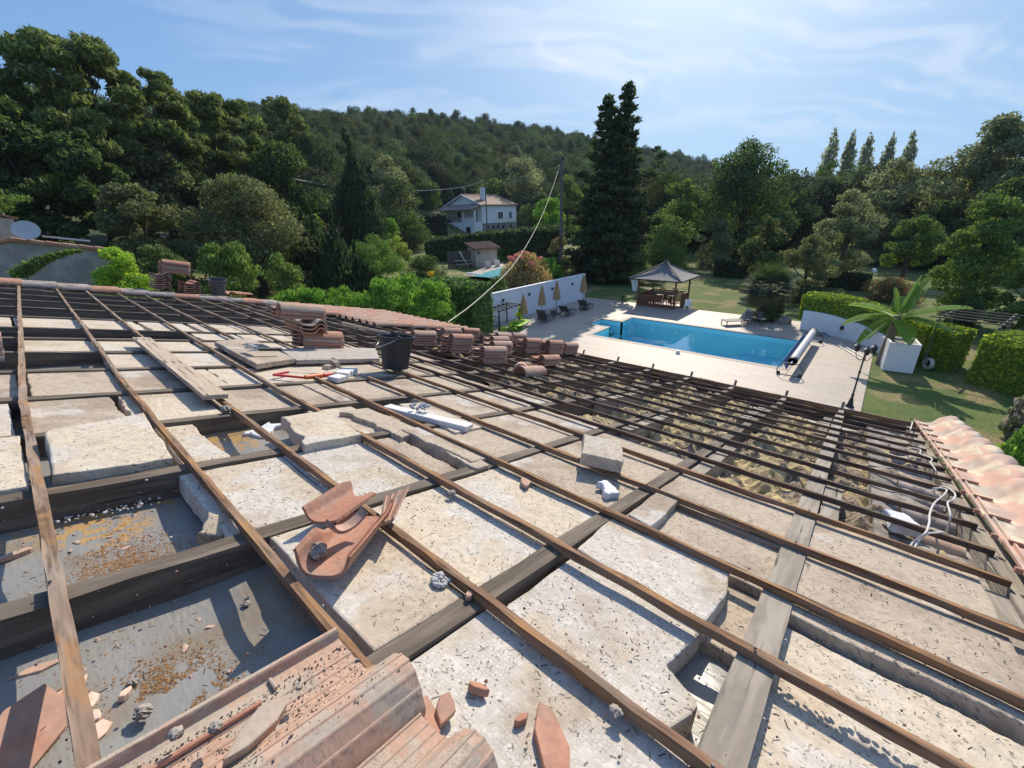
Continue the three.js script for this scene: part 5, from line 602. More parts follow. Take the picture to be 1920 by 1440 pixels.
// ---------------------------------------------------------------- buildings beyond
{ // white two-storey house
  const X0 = 68, X1 = 79, Z0 = -66.3, Z1 = -77.6, ZM = (Z0 + Z1) / 2, Y0 = 2.2, YE = 8.5, YR = 10.5, t = thing('white_house', 'white two storey house with a red tiled roof, chimney and covered loggia', 'house');
  const s = new THREE.Shape([[0, Y0], [Z0 - Z1, Y0], [Z0 - Z1, YE], [(Z0 - Z1) / 2, YR], [0, YE]].map((p) => new THREE.Vector2(...p))); const g = new THREE.ExtrudeGeometry(s, { depth: X1 - X0, bevelEnabled: false }); g.rotateY(Math.PI / 2); g.translate(X0, 0, Z0); part(t, 'wall', metreUV(g), M.houseWhite);
  part(t, 'stone_base', box(11.02, 2.9, 0.2, (X0 + X1) / 2, Y0 + 1.35, Z0 + 0.06), M.stone);
  const rf = part(t, 'roof', merged([bar([X0 - 0.35, 0, 0], [X1 + 0.35, 0, 0], 6.1, 0.2).rotateX(0.34).translate(0, (YE + YR) / 2 + 0.1, (ZM + Z0) / 2 + 0.15), bar([X0 - 0.35, 0, 0], [X1 + 0.35, 0, 0], 6.1, 0.2).rotateX(-0.34).translate(0, (YE + YR) / 2 + 0.1, (ZM + Z1) / 2 - 0.15)]), M.oldRoof);
  const rolls = []; for (let i = 0; i < 42; i++) { const x = X0 - 0.3 + i * 0.28; rolls.push(cyl(0.09, 0.09, [x, YE - 0.02, Z0 + 0.45], [x, YR + 0.2, ZM], 5)); } const rl = part(rf, 'tile_rows', merged(rolls), M.oldRoof); rl.userData.kind = 'stuff'; part(rf, 'ridge', cyl(0.16, 0.16, [X0 - 0.3, YR + 0.25, ZM], [X1 + 0.3, YR + 0.25, ZM], 8), M.clayWorn);
  const ch = part(t, 'chimney', box(0.9, 2.6, 0.9, X0 + 3.2, YR + 0.2, Z0 - 2.6), M.white); part(ch, 'cap', box(1.05, 0.1, 1.05, X0 + 3.2, YR + 1.55, Z0 - 2.6), M.white);
  part(t, 'verge_trim', merged([bar([X0 - 0.4, YE + 0.0, Z0 + 0.4], [X0 - 0.4, YR + 0.22, ZM], 0.1, 0.25), bar([X0 - 0.4, YE, Z1 - 0.4], [X0 - 0.4, YR + 0.22, ZM], 0.1, 0.25)]), M.whitePaint);
  const win = (x, y, w, h) => { const o = part(t, 'window', box(w, h, 0.06, x, y, Z0 + 0.02), M.glass); part(o, 'frame', merged([box(w + 0.16, 0.1, 0.16, x, y - h / 2 - 0.05, Z0 + 0.06), box(0.07, h, 0.1, x, y, Z0 + 0.04), box(0.07, h, 0.1, x - w / 2, y, Z0 + 0.04), box(0.07, h, 0.1, x + w / 2, y, Z0 + 0.04), box(w, 0.07, 0.1, x, y + h / 2, Z0 + 0.04)]), M.whitePaint); };
  win(X0 + 5.6, 6.5, 1.5, 1.3); win(X0 + 8.9, 6.5, 0.9, 1.3); for (const x of [1.3, 3.0, 4.6, 6.3, 8.8]) part(t, 'vent_opening', box(0.6, 0.55, 0.06, X0 + x, 4.2, Z0 + 0.17), M.glass);
  // loggia in front of the gable
  const lx = X0 - 2.0, zA = Z0 - 0.3, zB = Z1 + 0.4; part(t, 'loggia_base', box(2.0, 3.0, zA - zB, X0 - 1.0, Y0 + 1.5, (zA + zB) / 2), M.houseWhite); part(t, 'loggia_floor', box(2.02, 0.14, zA - zB + 0.1, X0 - 1.01, Y0 + 3.05, (zA + zB) / 2), M.houseWhite);
  for (const z of [zA - 0.2, zA - 3.6, zB + 0.3]) part(t, 'loggia_post', box(0.45, 2.3, 0.5, lx + 0.22, Y0 + 4.25, z), M.white);
  part(t, 'parapet', box(0.15, 0.95, 3.2, lx + 0.1, Y0 + 3.55, zA - 1.8), M.white); part(t, 'railing', merged([box(0.05, 0.06, 6.5, lx + 0.05, Y0 + 4.1, zB + 3.6), ...[...Array(26)].map((_, i) => box(0.03, 0.95, 0.03, lx + 0.05, Y0 + 3.6, zB + 0.5 + i * 0.25))]), M.black);
  const lr = part(t, 'loggia_roof', bar([-1.6, 0, 0], [1.6, 0, 0], zA - zB + 0.6, 0.16).rotateZ(0.34).translate(X0 - 1.35, Y0 + 6.05, (zA + zB) / 2), M.oldRoof); part(lr, 'tile_rows', merged([...Array(38)].map((_, i) => cyl(0.085, 0.085, [X0 - 2.9, Y0 + 5.58, zA - i * 0.28], [X0, Y0 + 6.6, zA - i * 0.28], 5))), M.clayGrey).userData.kind = 'stuff';
  part(t, 'door', box(0.06, 2.0, 1.3, X0 - 0.03, Y0 + 4.15, zA - 1.9), M.glass); part(t, 'window', box(0.06, 1.2, 2.2, X0 - 0.03, Y0 + 4.6, zB + 4.5), M.glass); part(t, 'garage_opening', merged([box(0.06, 1.6, 3.0, lx - 0.02, Y0 + 1.4, zB + 4), box(0.06, 1.2, 1.3, lx - 0.02, Y0 + 1.6, zA - 2)]), M.glass); part(t, 'balcony', box(1.2, 0.5, 1.6, X0 - 0.5, Y0 + 3.1, Z1 - 0.8), M.white);
  part(t, 'aerial', merged([cyl(0.04, 0.04, [X0 + 1, YR, ZM], [X0 + 0.6, YR + 1.7, ZM], 5), cyl(0.03, 0.03, [X0 + 0.2, YR + 1.5, ZM], [X0 + 1, YR + 1.5, ZM], 5)]), M.galv);
}
{ // pool house with a screen fence
  const [sx, sz] = [33.307, -33.772], t = thing('shed', 'small rendered pool shed with a worn tiled roof behind the smaller pool', 'shed', null, sx, ground(sx, sz), sz, -0.35);
  part(t, 'wall', box(2.6, 2.0, 2.0, 1.3, 1.0, -1.0), M.cream); const r = part(t, 'roof', bar([-1.55, 0, 0], [1.55, 0, 0], 2.7, 0.1).rotateX(0.2).translate(1.3, 2.15, -0.95), M.oldRoof); part(r, 'tile_rows', merged([...Array(13)].map((_, i) => cyl(0.08, 0.08, [-0.2 + i * 0.25, 1.95, 0.4], [-0.2 + i * 0.25, 2.5, -2.25], 5))), M.oldRoof).userData.kind = 'stuff'; part(t, 'vent', box(0.18, 0.35, 0.04, 0.35, 1.55, 0.02), M.black);
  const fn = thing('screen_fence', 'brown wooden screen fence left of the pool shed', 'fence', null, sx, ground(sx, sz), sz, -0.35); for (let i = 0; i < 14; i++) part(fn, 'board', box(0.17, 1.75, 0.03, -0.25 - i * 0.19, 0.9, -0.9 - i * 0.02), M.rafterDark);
}
{ // smaller pool in the next garden
  const q = [27.546, -29.755, 36.801, -33.663, 35.778, -28.94, 27.313, -25.368], mk = (pts, y) => { const g = new THREE.BufferGeometry(), a = []; for (let i = 0; i < 4; i++) a.push(pts[2 * i], y, pts[2 * i + 1]); g.setAttribute('position', new THREE.BufferAttribute(new Float32Array(a), 3)); g.setIndex([0, 2, 1, 0, 3, 2]); return metreUV(g); };
  const deck = thing('pool_surround', 'beige paved surround of the smaller turquoise pool in the next garden', 'paving'); part(deck, 'paving', mk(q, 1.62), M.coping);
  const p = thing('small_pool', 'smaller turquoise swimming pool in the next garden seen over the hedge', 'pool'); part(p, 'basin', mk([27.27, -28.062, 33.171, -30.146, 33.434, -27.733, 27.528, -25.562], 1.65), std({ color: lin(0.12, 0.50, 0.52), roughness: 0.15 })); part(p, 'rolled_cover', cyl(0.16, 0.16, [28.152, 1.621, -29.807], [28.47, 1.548, -28.097], 10), M.whitePaint);
}
{ const [x, z] = [32.351, -34.844]; const t = thing('picnic_table', 'pale garden table with a leaning white pole beside the screen fence', 'table', null, x, ground(x, z), z, -0.5); part(t, 'table_top', box(1.9, 0.06, 0.8, 0, 0.75, 0), M.slingPale); for (const a of [-1, 1]) part(t, 'leg', bar([a * 0.7, 0, -0.3], [a * 0.7, 0.74, 0.3], 0.08, 0.05), M.slingPale); part(t, 'bench', box(1.8, 0.05, 0.3, 0, 0.45, 0.75), M.slingPale); part(t, 'pole', cyl(0.04, 0.04, [0.5, 0.1, 0.6], [-0.3, 1.7, 0], 8), M.whitePaint); }
for (const [i, a] of [[32.994, -31.485], [34.51, -31.582]].entries()) { const t = thing('deck_chair', i ? 'white deck chair on the right in front of the pool shed' : 'white deck chair on the left in front of the pool shed', 'deck chair', 'white deck chairs by the shed', a[0], ground(a[0], a[1]) + 0.1, a[1], 0.5); part(t, 'seat', box(1.2, 0.05, 0.55, 0.3, 0.3, 0), M.whitePaint); part(t, 'backrest', bar([-0.3, 0.3, 0], [-0.75, 1.0, 0], 0.55, 0.04), M.whitePaint); for (const k of [-0.2, 0.8]) part(t, 'leg', box(0.05, 0.3, 0.5, k, 0.15, 0), M.whitePaint); }
{ // next house on the left: gable wall, tiled verge, chimney, dish, flat panel
  const y0 = ground(1, -22) - 0.5, t = thing('neighbour_house', 'grey stucco gable wall of the next house at the left edge', 'house'), Z = -21.9;
  const s = new THREE.Shape([[-7.5, y0], [2.72, y0], [2.72, 5.92], [0.42, 6.42], [-1.2, 6.1], [-7.5, 4.7]].map((p) => new THREE.Vector2(...p))); const g = new THREE.ExtrudeGeometry(s, { depth: 5, bevelEnabled: false }); g.translate(0, 0, Z - 5); part(t, 'wall', metreUV(g), M.greyStucco);
  const vt = (a, b, n, m) => { for (let i = 0; i < n; i++) { const p = [lerp(a[0], b[0], i / n), lerp(a[1], b[1], i / n)], q = [lerp(a[0], b[0], (i + 1.12) / n), lerp(a[1], b[1], (i + 1.12) / n)]; part(t, 'verge_tile', metreUV(cyl(0.085, 0.07, [p[0], p[1] + 0.0, Z + 0.02], [q[0], q[1] - 0.015, Z + 0.02], 10)), i % 2 ? M.clayWorn : m); } }; vt([0.42, 6.48], [2.75, 5.98], 6, M.clayFresh); vt([0.42, 6.48], [-4.5, 5.42], 12, M.clayBrown);
  part(t, 'roof', merged([bar([0.42, 6.44, -2.5 + Z], [2.8, 5.94, -2.5 + Z], 5, 0.1), bar([0.42, 6.44, -2.5 + Z], [-7.5, 4.72, -2.5 + Z], 5, 0.1)]), M.oldRoof);
  part(t, 'flat_panel', bar([1.25, 6.52, Z - 0.9], [2.35, 6.3, Z - 0.9], 1.2, 0.06), M.galv);
  const c = part(t, 'chimney', box(0.85, 0.85, 0.8, 0.28, 6.7, Z - 0.9), M.cream); part(c, 'cap', merged([bar([0.18, 7.3, Z - 0.9], [0.82, 7.12, Z - 0.9], 1.0, 0.05), bar([0.18, 7.3, Z - 0.9], [-0.5, 7.06, Z - 0.9], 1.0, 0.05)]), M.clayFresh); part(t, 'aerial_mast', cyl(0.012, 0.012, [0.62, 6.9, Z - 0.7], [0.5, 7.5, Z - 0.7], 6), M.galv);
  const d = thing('satellite_dish', 'pale satellite dish tilted on the tiled verge of the next house', 'satellite dish'); const dg = new THREE.LatheGeometry([[0, 0], [0.1, 0.006], [0.2, 0.026], [0.3, 0.062], [0.335, 0.08], [0.335, 0.092], [0.3, 0.075], [0, 0.012]].map((p) => new THREE.Vector2(...p)), 28); dg.rotateX(1.15); dg.rotateY(-0.35); dg.rotateZ(-0.5); part(d, 'reflector', dg.translate(0.86, 6.70, Z + 0.12), M.dish); part(d, 'arm', cyl(0.015, 0.015, [0.9, 6.5, Z + 0.1], [1.3, 6.62, Z + 0.45], 6), M.black); part(d, 'receiver', metreUV(cyl(0.035, 0.045, [1.26, 6.62, Z + 0.45], [1.34, 6.64, Z + 0.46], 8)), M.black); part(d, 'mount', cyl(0.02, 0.02, [0.86, 6.4, Z + 0.05], [0.88, 6.62, Z + 0.08], 6), M.galv);
}
// utility pole and the overhead cable that comes down to the roof
{
  const [x, , z] = [36.332, 6.665, -24.819], t = thing('utility_pole', 'tall weathered wooden utility pole beside the dark conifer', 'utility pole', null, x, 0, z); const y = 11.5; part(t, 'post', cyl(0.2, 0.13, [0, ground(x, z), 0], [-0.1, y, 0], 12), M.pole); part(t, 'insulator', merged([cyl(0.05, 0.05, [-0.1, y - 0.2, 0.2], [-0.1, y, 0.2], 8), box(0.1, 0.1, 0.5, -0.1, y - 0.25, 0.05)]), M.black);
  single('overhead_cable', tube([[36.21, 10.78, -24.99], [29.63, 8.45, -21.17], [24.27, 6.74, -18.06], [18.83, 5.44, -14.91], [14.2, 4.68, -12.22], [10.66, 4.44, -10.17], [8.32, 4.36, -8.81], [6.7, 4.36, -7.9]], 0.016, 120, 6), M.rope, 'pale overhead cable sagging from the wooden pole down to the roof', 'cable');
  single('overhead_wire', tube([[x, 11.3, z], [45.422, 12.296, -36.067], [63.765, 12.318, -60.647]], 0.03, 60, 5), M.black, 'thin dark wire running from the wooden pole towards the white house', 'wire');
  single('overhead_wire', tube([[28.562, 12.109, -63.908], [37.35, 11.173, -66.189], [46.027, 10.946, -67.864], [54.291, 11.104, -66.697], [62.155, 11.804, -65.091], [66.388, 12.956, -63.692]], 0.035, 80, 5), M.galv, 'pale wire crossing the dark woods to the left of the white house', 'wire');
  const [hx, hy, hz] = [66.481, 13.518, -63.595]; single('utility_pole', cyl(0.12, 0.1, [0, ground(hx, hz), 0], [0, hy, 0], 8), M.pole, 'grey pole standing just behind the white house roof', 'utility pole').position.set(hx, 0, hz);
}

// ---------------------------------------------------------------- vegetation: crowns of single leaves or needle tufts around limbs
function leaves(lobes, n, size, pal, seed, o = {}) {
  n = Math.round(n * 1.2);
  const R = rng(seed), pos = new Float32Array(n * 18), col = new Float32Array(n * 18), w = []; let tot = 0; for (const l of lobes) { tot += l.w ?? (l.r[0] * l.r[2] + l.r[0] * l.r[1]); w.push(tot); }
  const d = V3(), p = V3(), nn = V3(), a = V3(), b = V3(), rnd = V3(), asp = o.aspect || 1.5, c = [0, 0, 0];
  for (let i = 0; i < n; i++) {
    const t = R() * tot; let k = 0; while (w[k] < t) k++; const l = lobes[k];
    const cy = R() * 2 - 1, ph = R() * 6.2832, s = Math.sqrt(1 - cy * cy); d.set(s * Math.cos(ph), cy * (cy < 0 ? (o.under ?? 0.7) : 1), s * Math.sin(ph));
    const rad = l.shell === 0 ? Math.cbrt(R()) : (0.5 + 0.62 * Math.pow(R(), 0.7)) * (0.86 + 0.28 * hash2(Math.floor(d.x * 3 + 9), Math.floor(d.y * 3 + 9) * 7 + Math.floor(d.z * 3 + 9), seed + k));
    p.set(l.c[0] + d.x * l.r[0] * rad, l.c[1] + d.y * l.r[1] * rad, l.c[2] + d.z * l.r[2] * rad);
    rnd.set(R() - 0.5, R() - 0.5, R() - 0.5).normalize(); nn.copy(d).multiplyScalar(o.out ?? 0.55).add(rnd).normalize();
    if (o.upright) { a.set((R() - 0.5) * 0.5, 1, (R() - 0.5) * 0.5).normalize(); b.crossVectors(a, nn).normalize(); } else { a.set(R() - 0.5, R() - 0.5 - (o.droop || 0), R() - 0.5).cross(nn).normalize(); b.crossVectors(nn, a); }
    const sz = size * (o.scale || 0.8) * (0.65 + 0.7 * R()), L = sz * asp * 0.5, W = sz * 0.5, q = i * 18;
    const P = [[-L, 0], [0, -W], [L, 0], [-L, 0], [L, 0], [0, W]];
    for (let v = 0; v < 6; v++) { pos[q + v * 3] = p.x + a.x * P[v][0] + b.x * P[v][1]; pos[q + v * 3 + 1] = p.y + a.y * P[v][0] + b.y * P[v][1]; pos[q + v * 3 + 2] = p.z + a.z * P[v][0] + b.z * P[v][1]; }
    const u = R(), base = pal[Math.floor(Math.pow(u, 1.5) * pal.length * 0.999)], f = 0.75 + 0.5 * R(), lc = 0.85 + 0.3 * hash2(k, 5, seed); for (let v = 0; v < 6; v++) for (let e = 0; e < 3; e++) col[q + v * 3 + e] = base[e] * f * lc * [2.4, 2.25, 1.6][e];
  }
  const g = new THREE.BufferGeometry(); g.setAttribute('position', new THREE.BufferAttribute(pos, 3)); g.setAttribute('color', new THREE.BufferAttribute(col, 3)); g.computeVertexNormals(); return g;
}
function lobesIn(h, w, n, seed, o = {}) {                                // lobes filling an uneven crown; y from y0*h to h
  const R = rng(seed), L = [], y0 = o.y0 ?? 0.25; for (let i = 0; i < n; i++) { const t = o.even ? (i + 0.5) / n : Math.pow(R(), o.bias || 0.9), y = lerp(y0, 0.97, t), env = o.env ? o.env(t) : Math.sqrt(Math.max(0.05, 1 - Math.pow(t * 2 - 0.85, 2) * 0.75)), a = i * 2.4 + R(), rr = Math.sqrt(R()) * env * 0.5 * w * 0.72, s = (o.s || 0.24) * w * (0.65 + 0.6 * R()) * (0.5 + 0.5 * env); L.push({ c: [Math.cos(a) * rr, y * h - s * 0.4, Math.sin(a) * rr], r: [s, s * (o.flat || 0.8), s] }); } return L;
}
const G = { oak: [[0.055, 0.070, 0.030], [0.074, 0.088, 0.042], [0.115, 0.13, 0.068]], dark: [[0.026, 0.048, 0.014], [0.038, 0.068, 0.02], [0.07, 0.11, 0.03]], pine: [[0.052, 0.078, 0.024], [0.078, 0.108, 0.034], [0.12, 0.15, 0.055]], cyp: [[0.014, 0.027, 0.011], [0.02, 0.038, 0.014], [0.034, 0.055, 0.02]], bright: [[0.05, 0.12, 0.018], [0.08, 0.17, 0.028], [0.14, 0.24, 0.04]], lime: [[0.16, 0.24, 0.02], [0.29, 0.36, 0.025], [0.42, 0.46, 0.04]], mid: [[0.044, 0.078, 0.02], [0.066, 0.112, 0.027], [0.11, 0.165, 0.04]], grey: [[0.075, 0.095, 0.052], [0.115, 0.138, 0.08], [0.17, 0.19, 0.125]], conifer: [[0.018, 0.031, 0.012], [0.026, 0.042, 0.016], [0.042, 0.062, 0.025]], pink: [[0.28, 0.11, 0.15], [0.33, 0.16, 0.20], [0.26, 0.13, 0.13]], yellow: [[0.34, 0.25, 0.02], [0.42, 0.30, 0.03], [0.2, 0.22, 0.03]], rust: [[0.10, 0.075, 0.03], [0.20, 0.08, 0.05], [0.28, 0.10, 0.07]], tan: [[0.24, 0.17, 0.10], [0.32, 0.22, 0.14], [0.17, 0.15, 0.07]], lav: [[0.20, 0.17, 0.24], [0.27, 0.235, 0.31], [0.16, 0.17, 0.12]] };
function trunkGeo(h, r, lobes, seed, limbs = 5) {
  const R = rng(seed), l = [], top = h * 0.8; l.push(cyl(r * 1.25, r * 0.75, [0, -0.5, 0], [0.02 * h, h * 0.4, 0.01 * h], 8), cyl(r * 0.75, r * 0.25, [0.02 * h, h * 0.39, 0.01 * h], [-0.02 * h, top, 0], 7));
  for (let i = 0; i < limbs && lobes.length; i++) { const q = lobes[Math.floor(R() * lobes.length)].c, y = Math.min(q[1] * 0.75, h * (0.3 + 0.35 * R())); l.push(cyl(r * 0.42, r * 0.12, [0.01 * h, y, 0], q, 5)); } return merged(l);
}
function plantTree(kind, label, cat, [x, y, z, h, w], build, o = {}) {
  const y0 = Math.min(ground(x, z), y + h - 1), H = y + h - y0, t = thing(kind, label, cat, o.group, x, y0 - 0.05, z, o.turn || 0), seed = Math.round(Math.abs(x * 13 + z * 7)) + (o.seed || 0), { lobes, n, size, pal, opt, mat, trunk, limbs } = build(H, w, seed); if (o.turn === undefined) t.rotation.y = -Math.atan2(x, -z);
  part(t, 'crown', leaves(lobes, n, size, pal, seed, opt), mat || M.leaf); if (trunk !== 0) part(t, 'trunk', trunkGeo(H, trunk || w * 0.035, lobes, seed, limbs ?? 5), o.bark || M.bark); return t;
}
const broad = (n, size, pal, o = {}) => (h, w, seed) => ({ lobes: lobesIn(h, w, Math.round((o.k || 22) * 1.5), seed, { y0: o.y0 ?? 0.22, ...o, s: (o.s || 0.2) * 0.85 }), n: n * 2.0, size: size * 0.64, pal, opt: { out: 0.5, ...o.opt }, mat: o.mat, trunk: o.trunk, limbs: o.limbs });
const pine = (n, size, pal = G.pine) => (h, w, seed) => { const R = rng(seed), L = []; for (let i = 0; i < 90; i++) { const t = 0.40 + 0.58 * Math.pow(R(), 0.85), a = i * 2.4 + R(), e = Math.sin(Math.PI * clamp((t - 0.28) / 0.80)) * 0.5 + 0.08, rr = w * e * Math.sqrt(0.08 + 0.92 * R()), s = w * (0.05 + 0.055 * R()); L.push({ c: [Math.cos(a) * rr, t * h - rr * 0.12, Math.sin(a) * rr], r: [s * 1.5, s * 1.05, s * 1.5], shell: 0 }); } return { lobes: L, n: n * 2.4, size: size * 0.56, pal, opt: { aspect: 3, out: 0.2 }, mat: M.needle, trunk: w * 0.024, limbs: 34 }; };
const spire = (n, size, pal, tops = 1) => (h, w, seed) => { const R = rng(seed), L = []; for (let k = 0; k < tops; k++) { const dx = tops > 1 ? (k / (tops - 1) - 0.5) * w * 0.6 : 0, dz = tops > 1 ? (R() - 0.5) * w * 0.5 : 0, hh = h * (tops > 1 ? 1 - 0.35 * R() * (k ? 1 : 0) : 1), ww = tops > 1 ? w * 0.5 : w; for (let i = 0; i < 16; i++) { const t = (i + 0.5) / 16, e = Math.sin(Math.PI * Math.min(1, 0.2 + t * 0.92)) * 0.5 * (t > 0.5 ? 1 - (t - 0.5) * 0.7 : 1); L.push({ c: [dx + (R() - 0.5) * ww * 0.1, t * hh * 0.95, dz + (R() - 0.5) * ww * 0.1], r: [Math.max(0.04 * ww, e * ww), hh / 15, Math.max(0.04 * ww, e * ww)], w: (e + 0.06) * ww }); } } return { lobes: L, n, size, pal, opt: { upright: 1, aspect: 2.6, out: 1.2 }, mat: M.needle, trunk: w * 0.06, limbs: 0 }; };
const fir = (n, size, pal) => (h, w, seed) => { const R = rng(seed), L = []; for (const [dx, hh] of [[-0.085, 0.95], [0.085, 1.0]]) for (let i = 0; i < 74; i++) { const t = 0.06 + 0.94 * Math.pow((i + R()) / 74, 0.9), e = (Math.pow(1 - t, 0.75) * (0.72 + 0.4 * R())) * 0.5, a = i * 2.4 + R(), rr = w * e * (0.3 + 0.65 * R()), s = w * (0.035 + 0.12 * e); L.push({ c: [dx * w + Math.cos(a) * rr, t * h * hh - rr * 0.18, Math.sin(a) * rr], r: [s * 1.3, s * 0.55, s * 1.3], shell: 0 }); } for (let i = 0; i < 17; i++) L.push({ c: [0, h * (0.05 + 0.05 * i), 0], r: [w * 0.34 * (1 - i / 19), h * 0.05, w * 0.34 * (1 - i / 19)] }); return { lobes: L, n, size, pal, opt: { aspect: 2.2, droop: 0.4 }, mat: M.needle, trunk: w * 0.05, limbs: 30 }; };
const poplar = (n, size, pal) => (h, w, seed) => { const R = rng(seed), L = []; for (let i = 0; i < 20; i++) { const t = i / 19, e = Math.pow(Math.sin(Math.PI * clamp(0.1 + t * 0.84)), 0.8) * 0.5 * w * (0.8 + 0.3 * R()); L.push({ c: [(R() - 0.5) * w * 0.12, h * (0.06 + 0.9 * t), (R() - 0.5) * w * 0.12], r: [e, h * 0.06, e] }); } return { lobes: L, n, size, pal, opt: { upright: 1, aspect: 1.6, out: 0.6 }, trunk: w * 0.06, limbs: 0 }; };
const T = plantTree;

// woods at the left
T('pine_tree', 'tall pine with a forked bare trunk and the highest crown on the left', 'pine tree', [6.739, 6.509, -45.504, 12.552, 7.068], pine(9000, 0.34)); T('pine_tree', 'pine just right of the tallest one with open feathery branches', 'pine tree', [11.115, 6.319, -46.695, 11.597, 5.47], pine(6500, 0.34)); T('pine_tree', 'pine with a bare trunk above the left grey-green oak', 'pine tree', [15.395, 6.621, -49.669, 11.087, 6.005], pine(6000, 0.34)); T('pine_tree', 'thin topped pine above the right grey-green oak', 'pine tree', [19.111, 6.513, -52.638, 11.506, 5.851], pine(5000, 0.36)); T('pine_tree', 'small rounded pine on the skyline left of the tall cypress', 'pine tree', [35.155, 9.47, -77.389, 15.147, 7.084], pine(3500, 0.45));
T('broadleaf_tree', 'large dark tree filling the upper left corner', 'tree', [1.306, 5.346, -45.981, 12.295, 6.575], broad(11000, 0.42, G.mid, { k: 34, s: 0.17 })); T('broadleaf_tree', 'shaded dark tree behind the satellite dish', 'tree', [2.157, 5.138, -39.942, 9.12, 5.339], broad(9000, 0.38, G.dark, { k: 30, s: 0.18, y0: 0.05 })); T('broadleaf_tree', 'dark tree between the tallest pine and the next roof', 'tree', [4.864, 4.986, -37.687, 7.278, 5.05], broad(9000, 0.36, G.dark, { k: 28, s: 0.18, y0: 0.05 })); T('broadleaf_tree', 'dark tree at the left edge above the chimney', 'tree', [-0.605, 5.597, -33.995, 7.637, 3.732], broad(7000, 0.36, G.dark, { k: 26, y0: 0.05 })); T('broadleaf_tree', 'olive toned tree standing between the pine trunks', 'tree', [9.715, 4.721, -44.962, 8.968, 5.898], broad(7000, 0.36, G.oak, { k: 26, y0: 0.05 }));
T('broadleaf_tree', 'dark tree behind the right grey-green oak', 'tree', [20.753, 3.24, -47.679, 10.962, 8.393], broad(7500, 0.38, G.dark, { k: 26, y0: 0.05 })); T('broadleaf_tree', 'light green tree between the two grey-green oaks', 'tree', [14.936, 5.294, -41.388, 6.009, 4.299], broad(4500, 0.30, G.mid, { k: 16, y0: 0.1 }));
T('oak_tree', 'grey-green holm oak behind the tile heap, left of the pair', 'oak tree', [4.897, 4.531, -28.584, 4.274, 5.131], broad(14000, 0.19, G.oak, { k: 34, s: 0.15, y0: 0.05 })); T('oak_tree', 'wide grey-green holm oak, right one of the pair', 'oak tree', [10.094, 2.76, -29.31, 6.579, 8.394], broad(16000, 0.20, G.oak, { k: 40, s: 0.14, y0: 0.05 }));
T('round_bush', 'dark undergrowth below the left grey-green oak', 'bush', [4.557, 3.619, -24.581, 2.731, 2.835], broad(3600, 0.16, G.dark, { k: 18, y0: 0.05, trunk: 0 })); T('round_bush', 'dark undergrowth below the right grey-green oak', 'bush', [9.511, 2.284, -24.198, 3.027, 3.039], broad(3600, 0.15, G.mid, { k: 18, y0: 0.05, trunk: 0 })); T('cypress_tree', 'tall slender dark cypress in front of the wooded hill', 'cypress', [29.786, 3.017, -49.768, 13.681, 5.544], spire(15000, 0.22, G.cyp)); T('cypress_tree', 'wide low cypress clump with several pointed tops', 'cypress', [13.665, 1.248, -26.707, 6.451, 4.717], spire(14000, 0.15, G.cyp, 6)); T('cypress_tree', 'small clipped round topped cypress left of the white house', 'cypress', [69.475, 4.929, -77.39, 8.774, 3.197], spire(2200, 0.35, G.cyp));
T('broadleaf_tree', 'greyish tree right behind the tall cypress', 'tree', [42.489, 4.958, -61.803, 10.99, 8.057], broad(4500, 0.38, G.grey, { k: 20, y0: 0.05 })); T('broadleaf_tree', 'dark tree below the hill left of the white house', 'tree', [42.348, 4.181, -58.229, 8.235, 9.495], broad(4500, 0.36, G.dark, { k: 20, y0: 0.02 })); T('broadleaf_tree', 'dark tree touching the left side of the white house', 'tree', [67.518, 3.872, -84.293, 11.29, 10.868], broad(3500, 0.5, G.dark, { k: 20, y0: 0.02 }));
T('broadleaf_tree', 'large grey-green tree behind the white house roof', 'tree', [91.854, 4.122, -74.073, 16.57, 16.146], broad(4500, 0.55, G.grey, { k: 22, y0: 0.05 })); T('broadleaf_tree', 'light tree directly behind the chimney of the white house', 'tree', [80.539, 4.524, -74.923, 9.922, 10.149], broad(3000, 0.5, G.mid, { k: 16, y0: 0.05 })); T('broadleaf_tree', 'dark tree right of the white house', 'tree', [76.462, 2.412, -58.048, 8.312, 10.041], broad(3000, 0.46, G.dark, { k: 16, y0: 0.02 })); T('broadleaf_tree', 'round yellow-green tree left of the wooden pole', 'tree', [58.36, 3.466, -42.168, 6.225, 6.258], broad(4200, 0.3, G.bright, { k: 16, y0: 0.08 })); T('broadleaf_tree', 'pale green tree behind the wooden pole', 'tree', [74.882, 2.552, -49.927, 11.257, 7.189], broad(2600, 0.42, G.mid, { k: 14, y0: 0.05 }));
T('fir_tree', 'huge dark conifer with two tops beside the wooden pole', 'conifer', [40.53, -1.857, -21.756, 19.039, 10.324], fir(22000, 0.30, G.conifer), { turn: -1.06 });
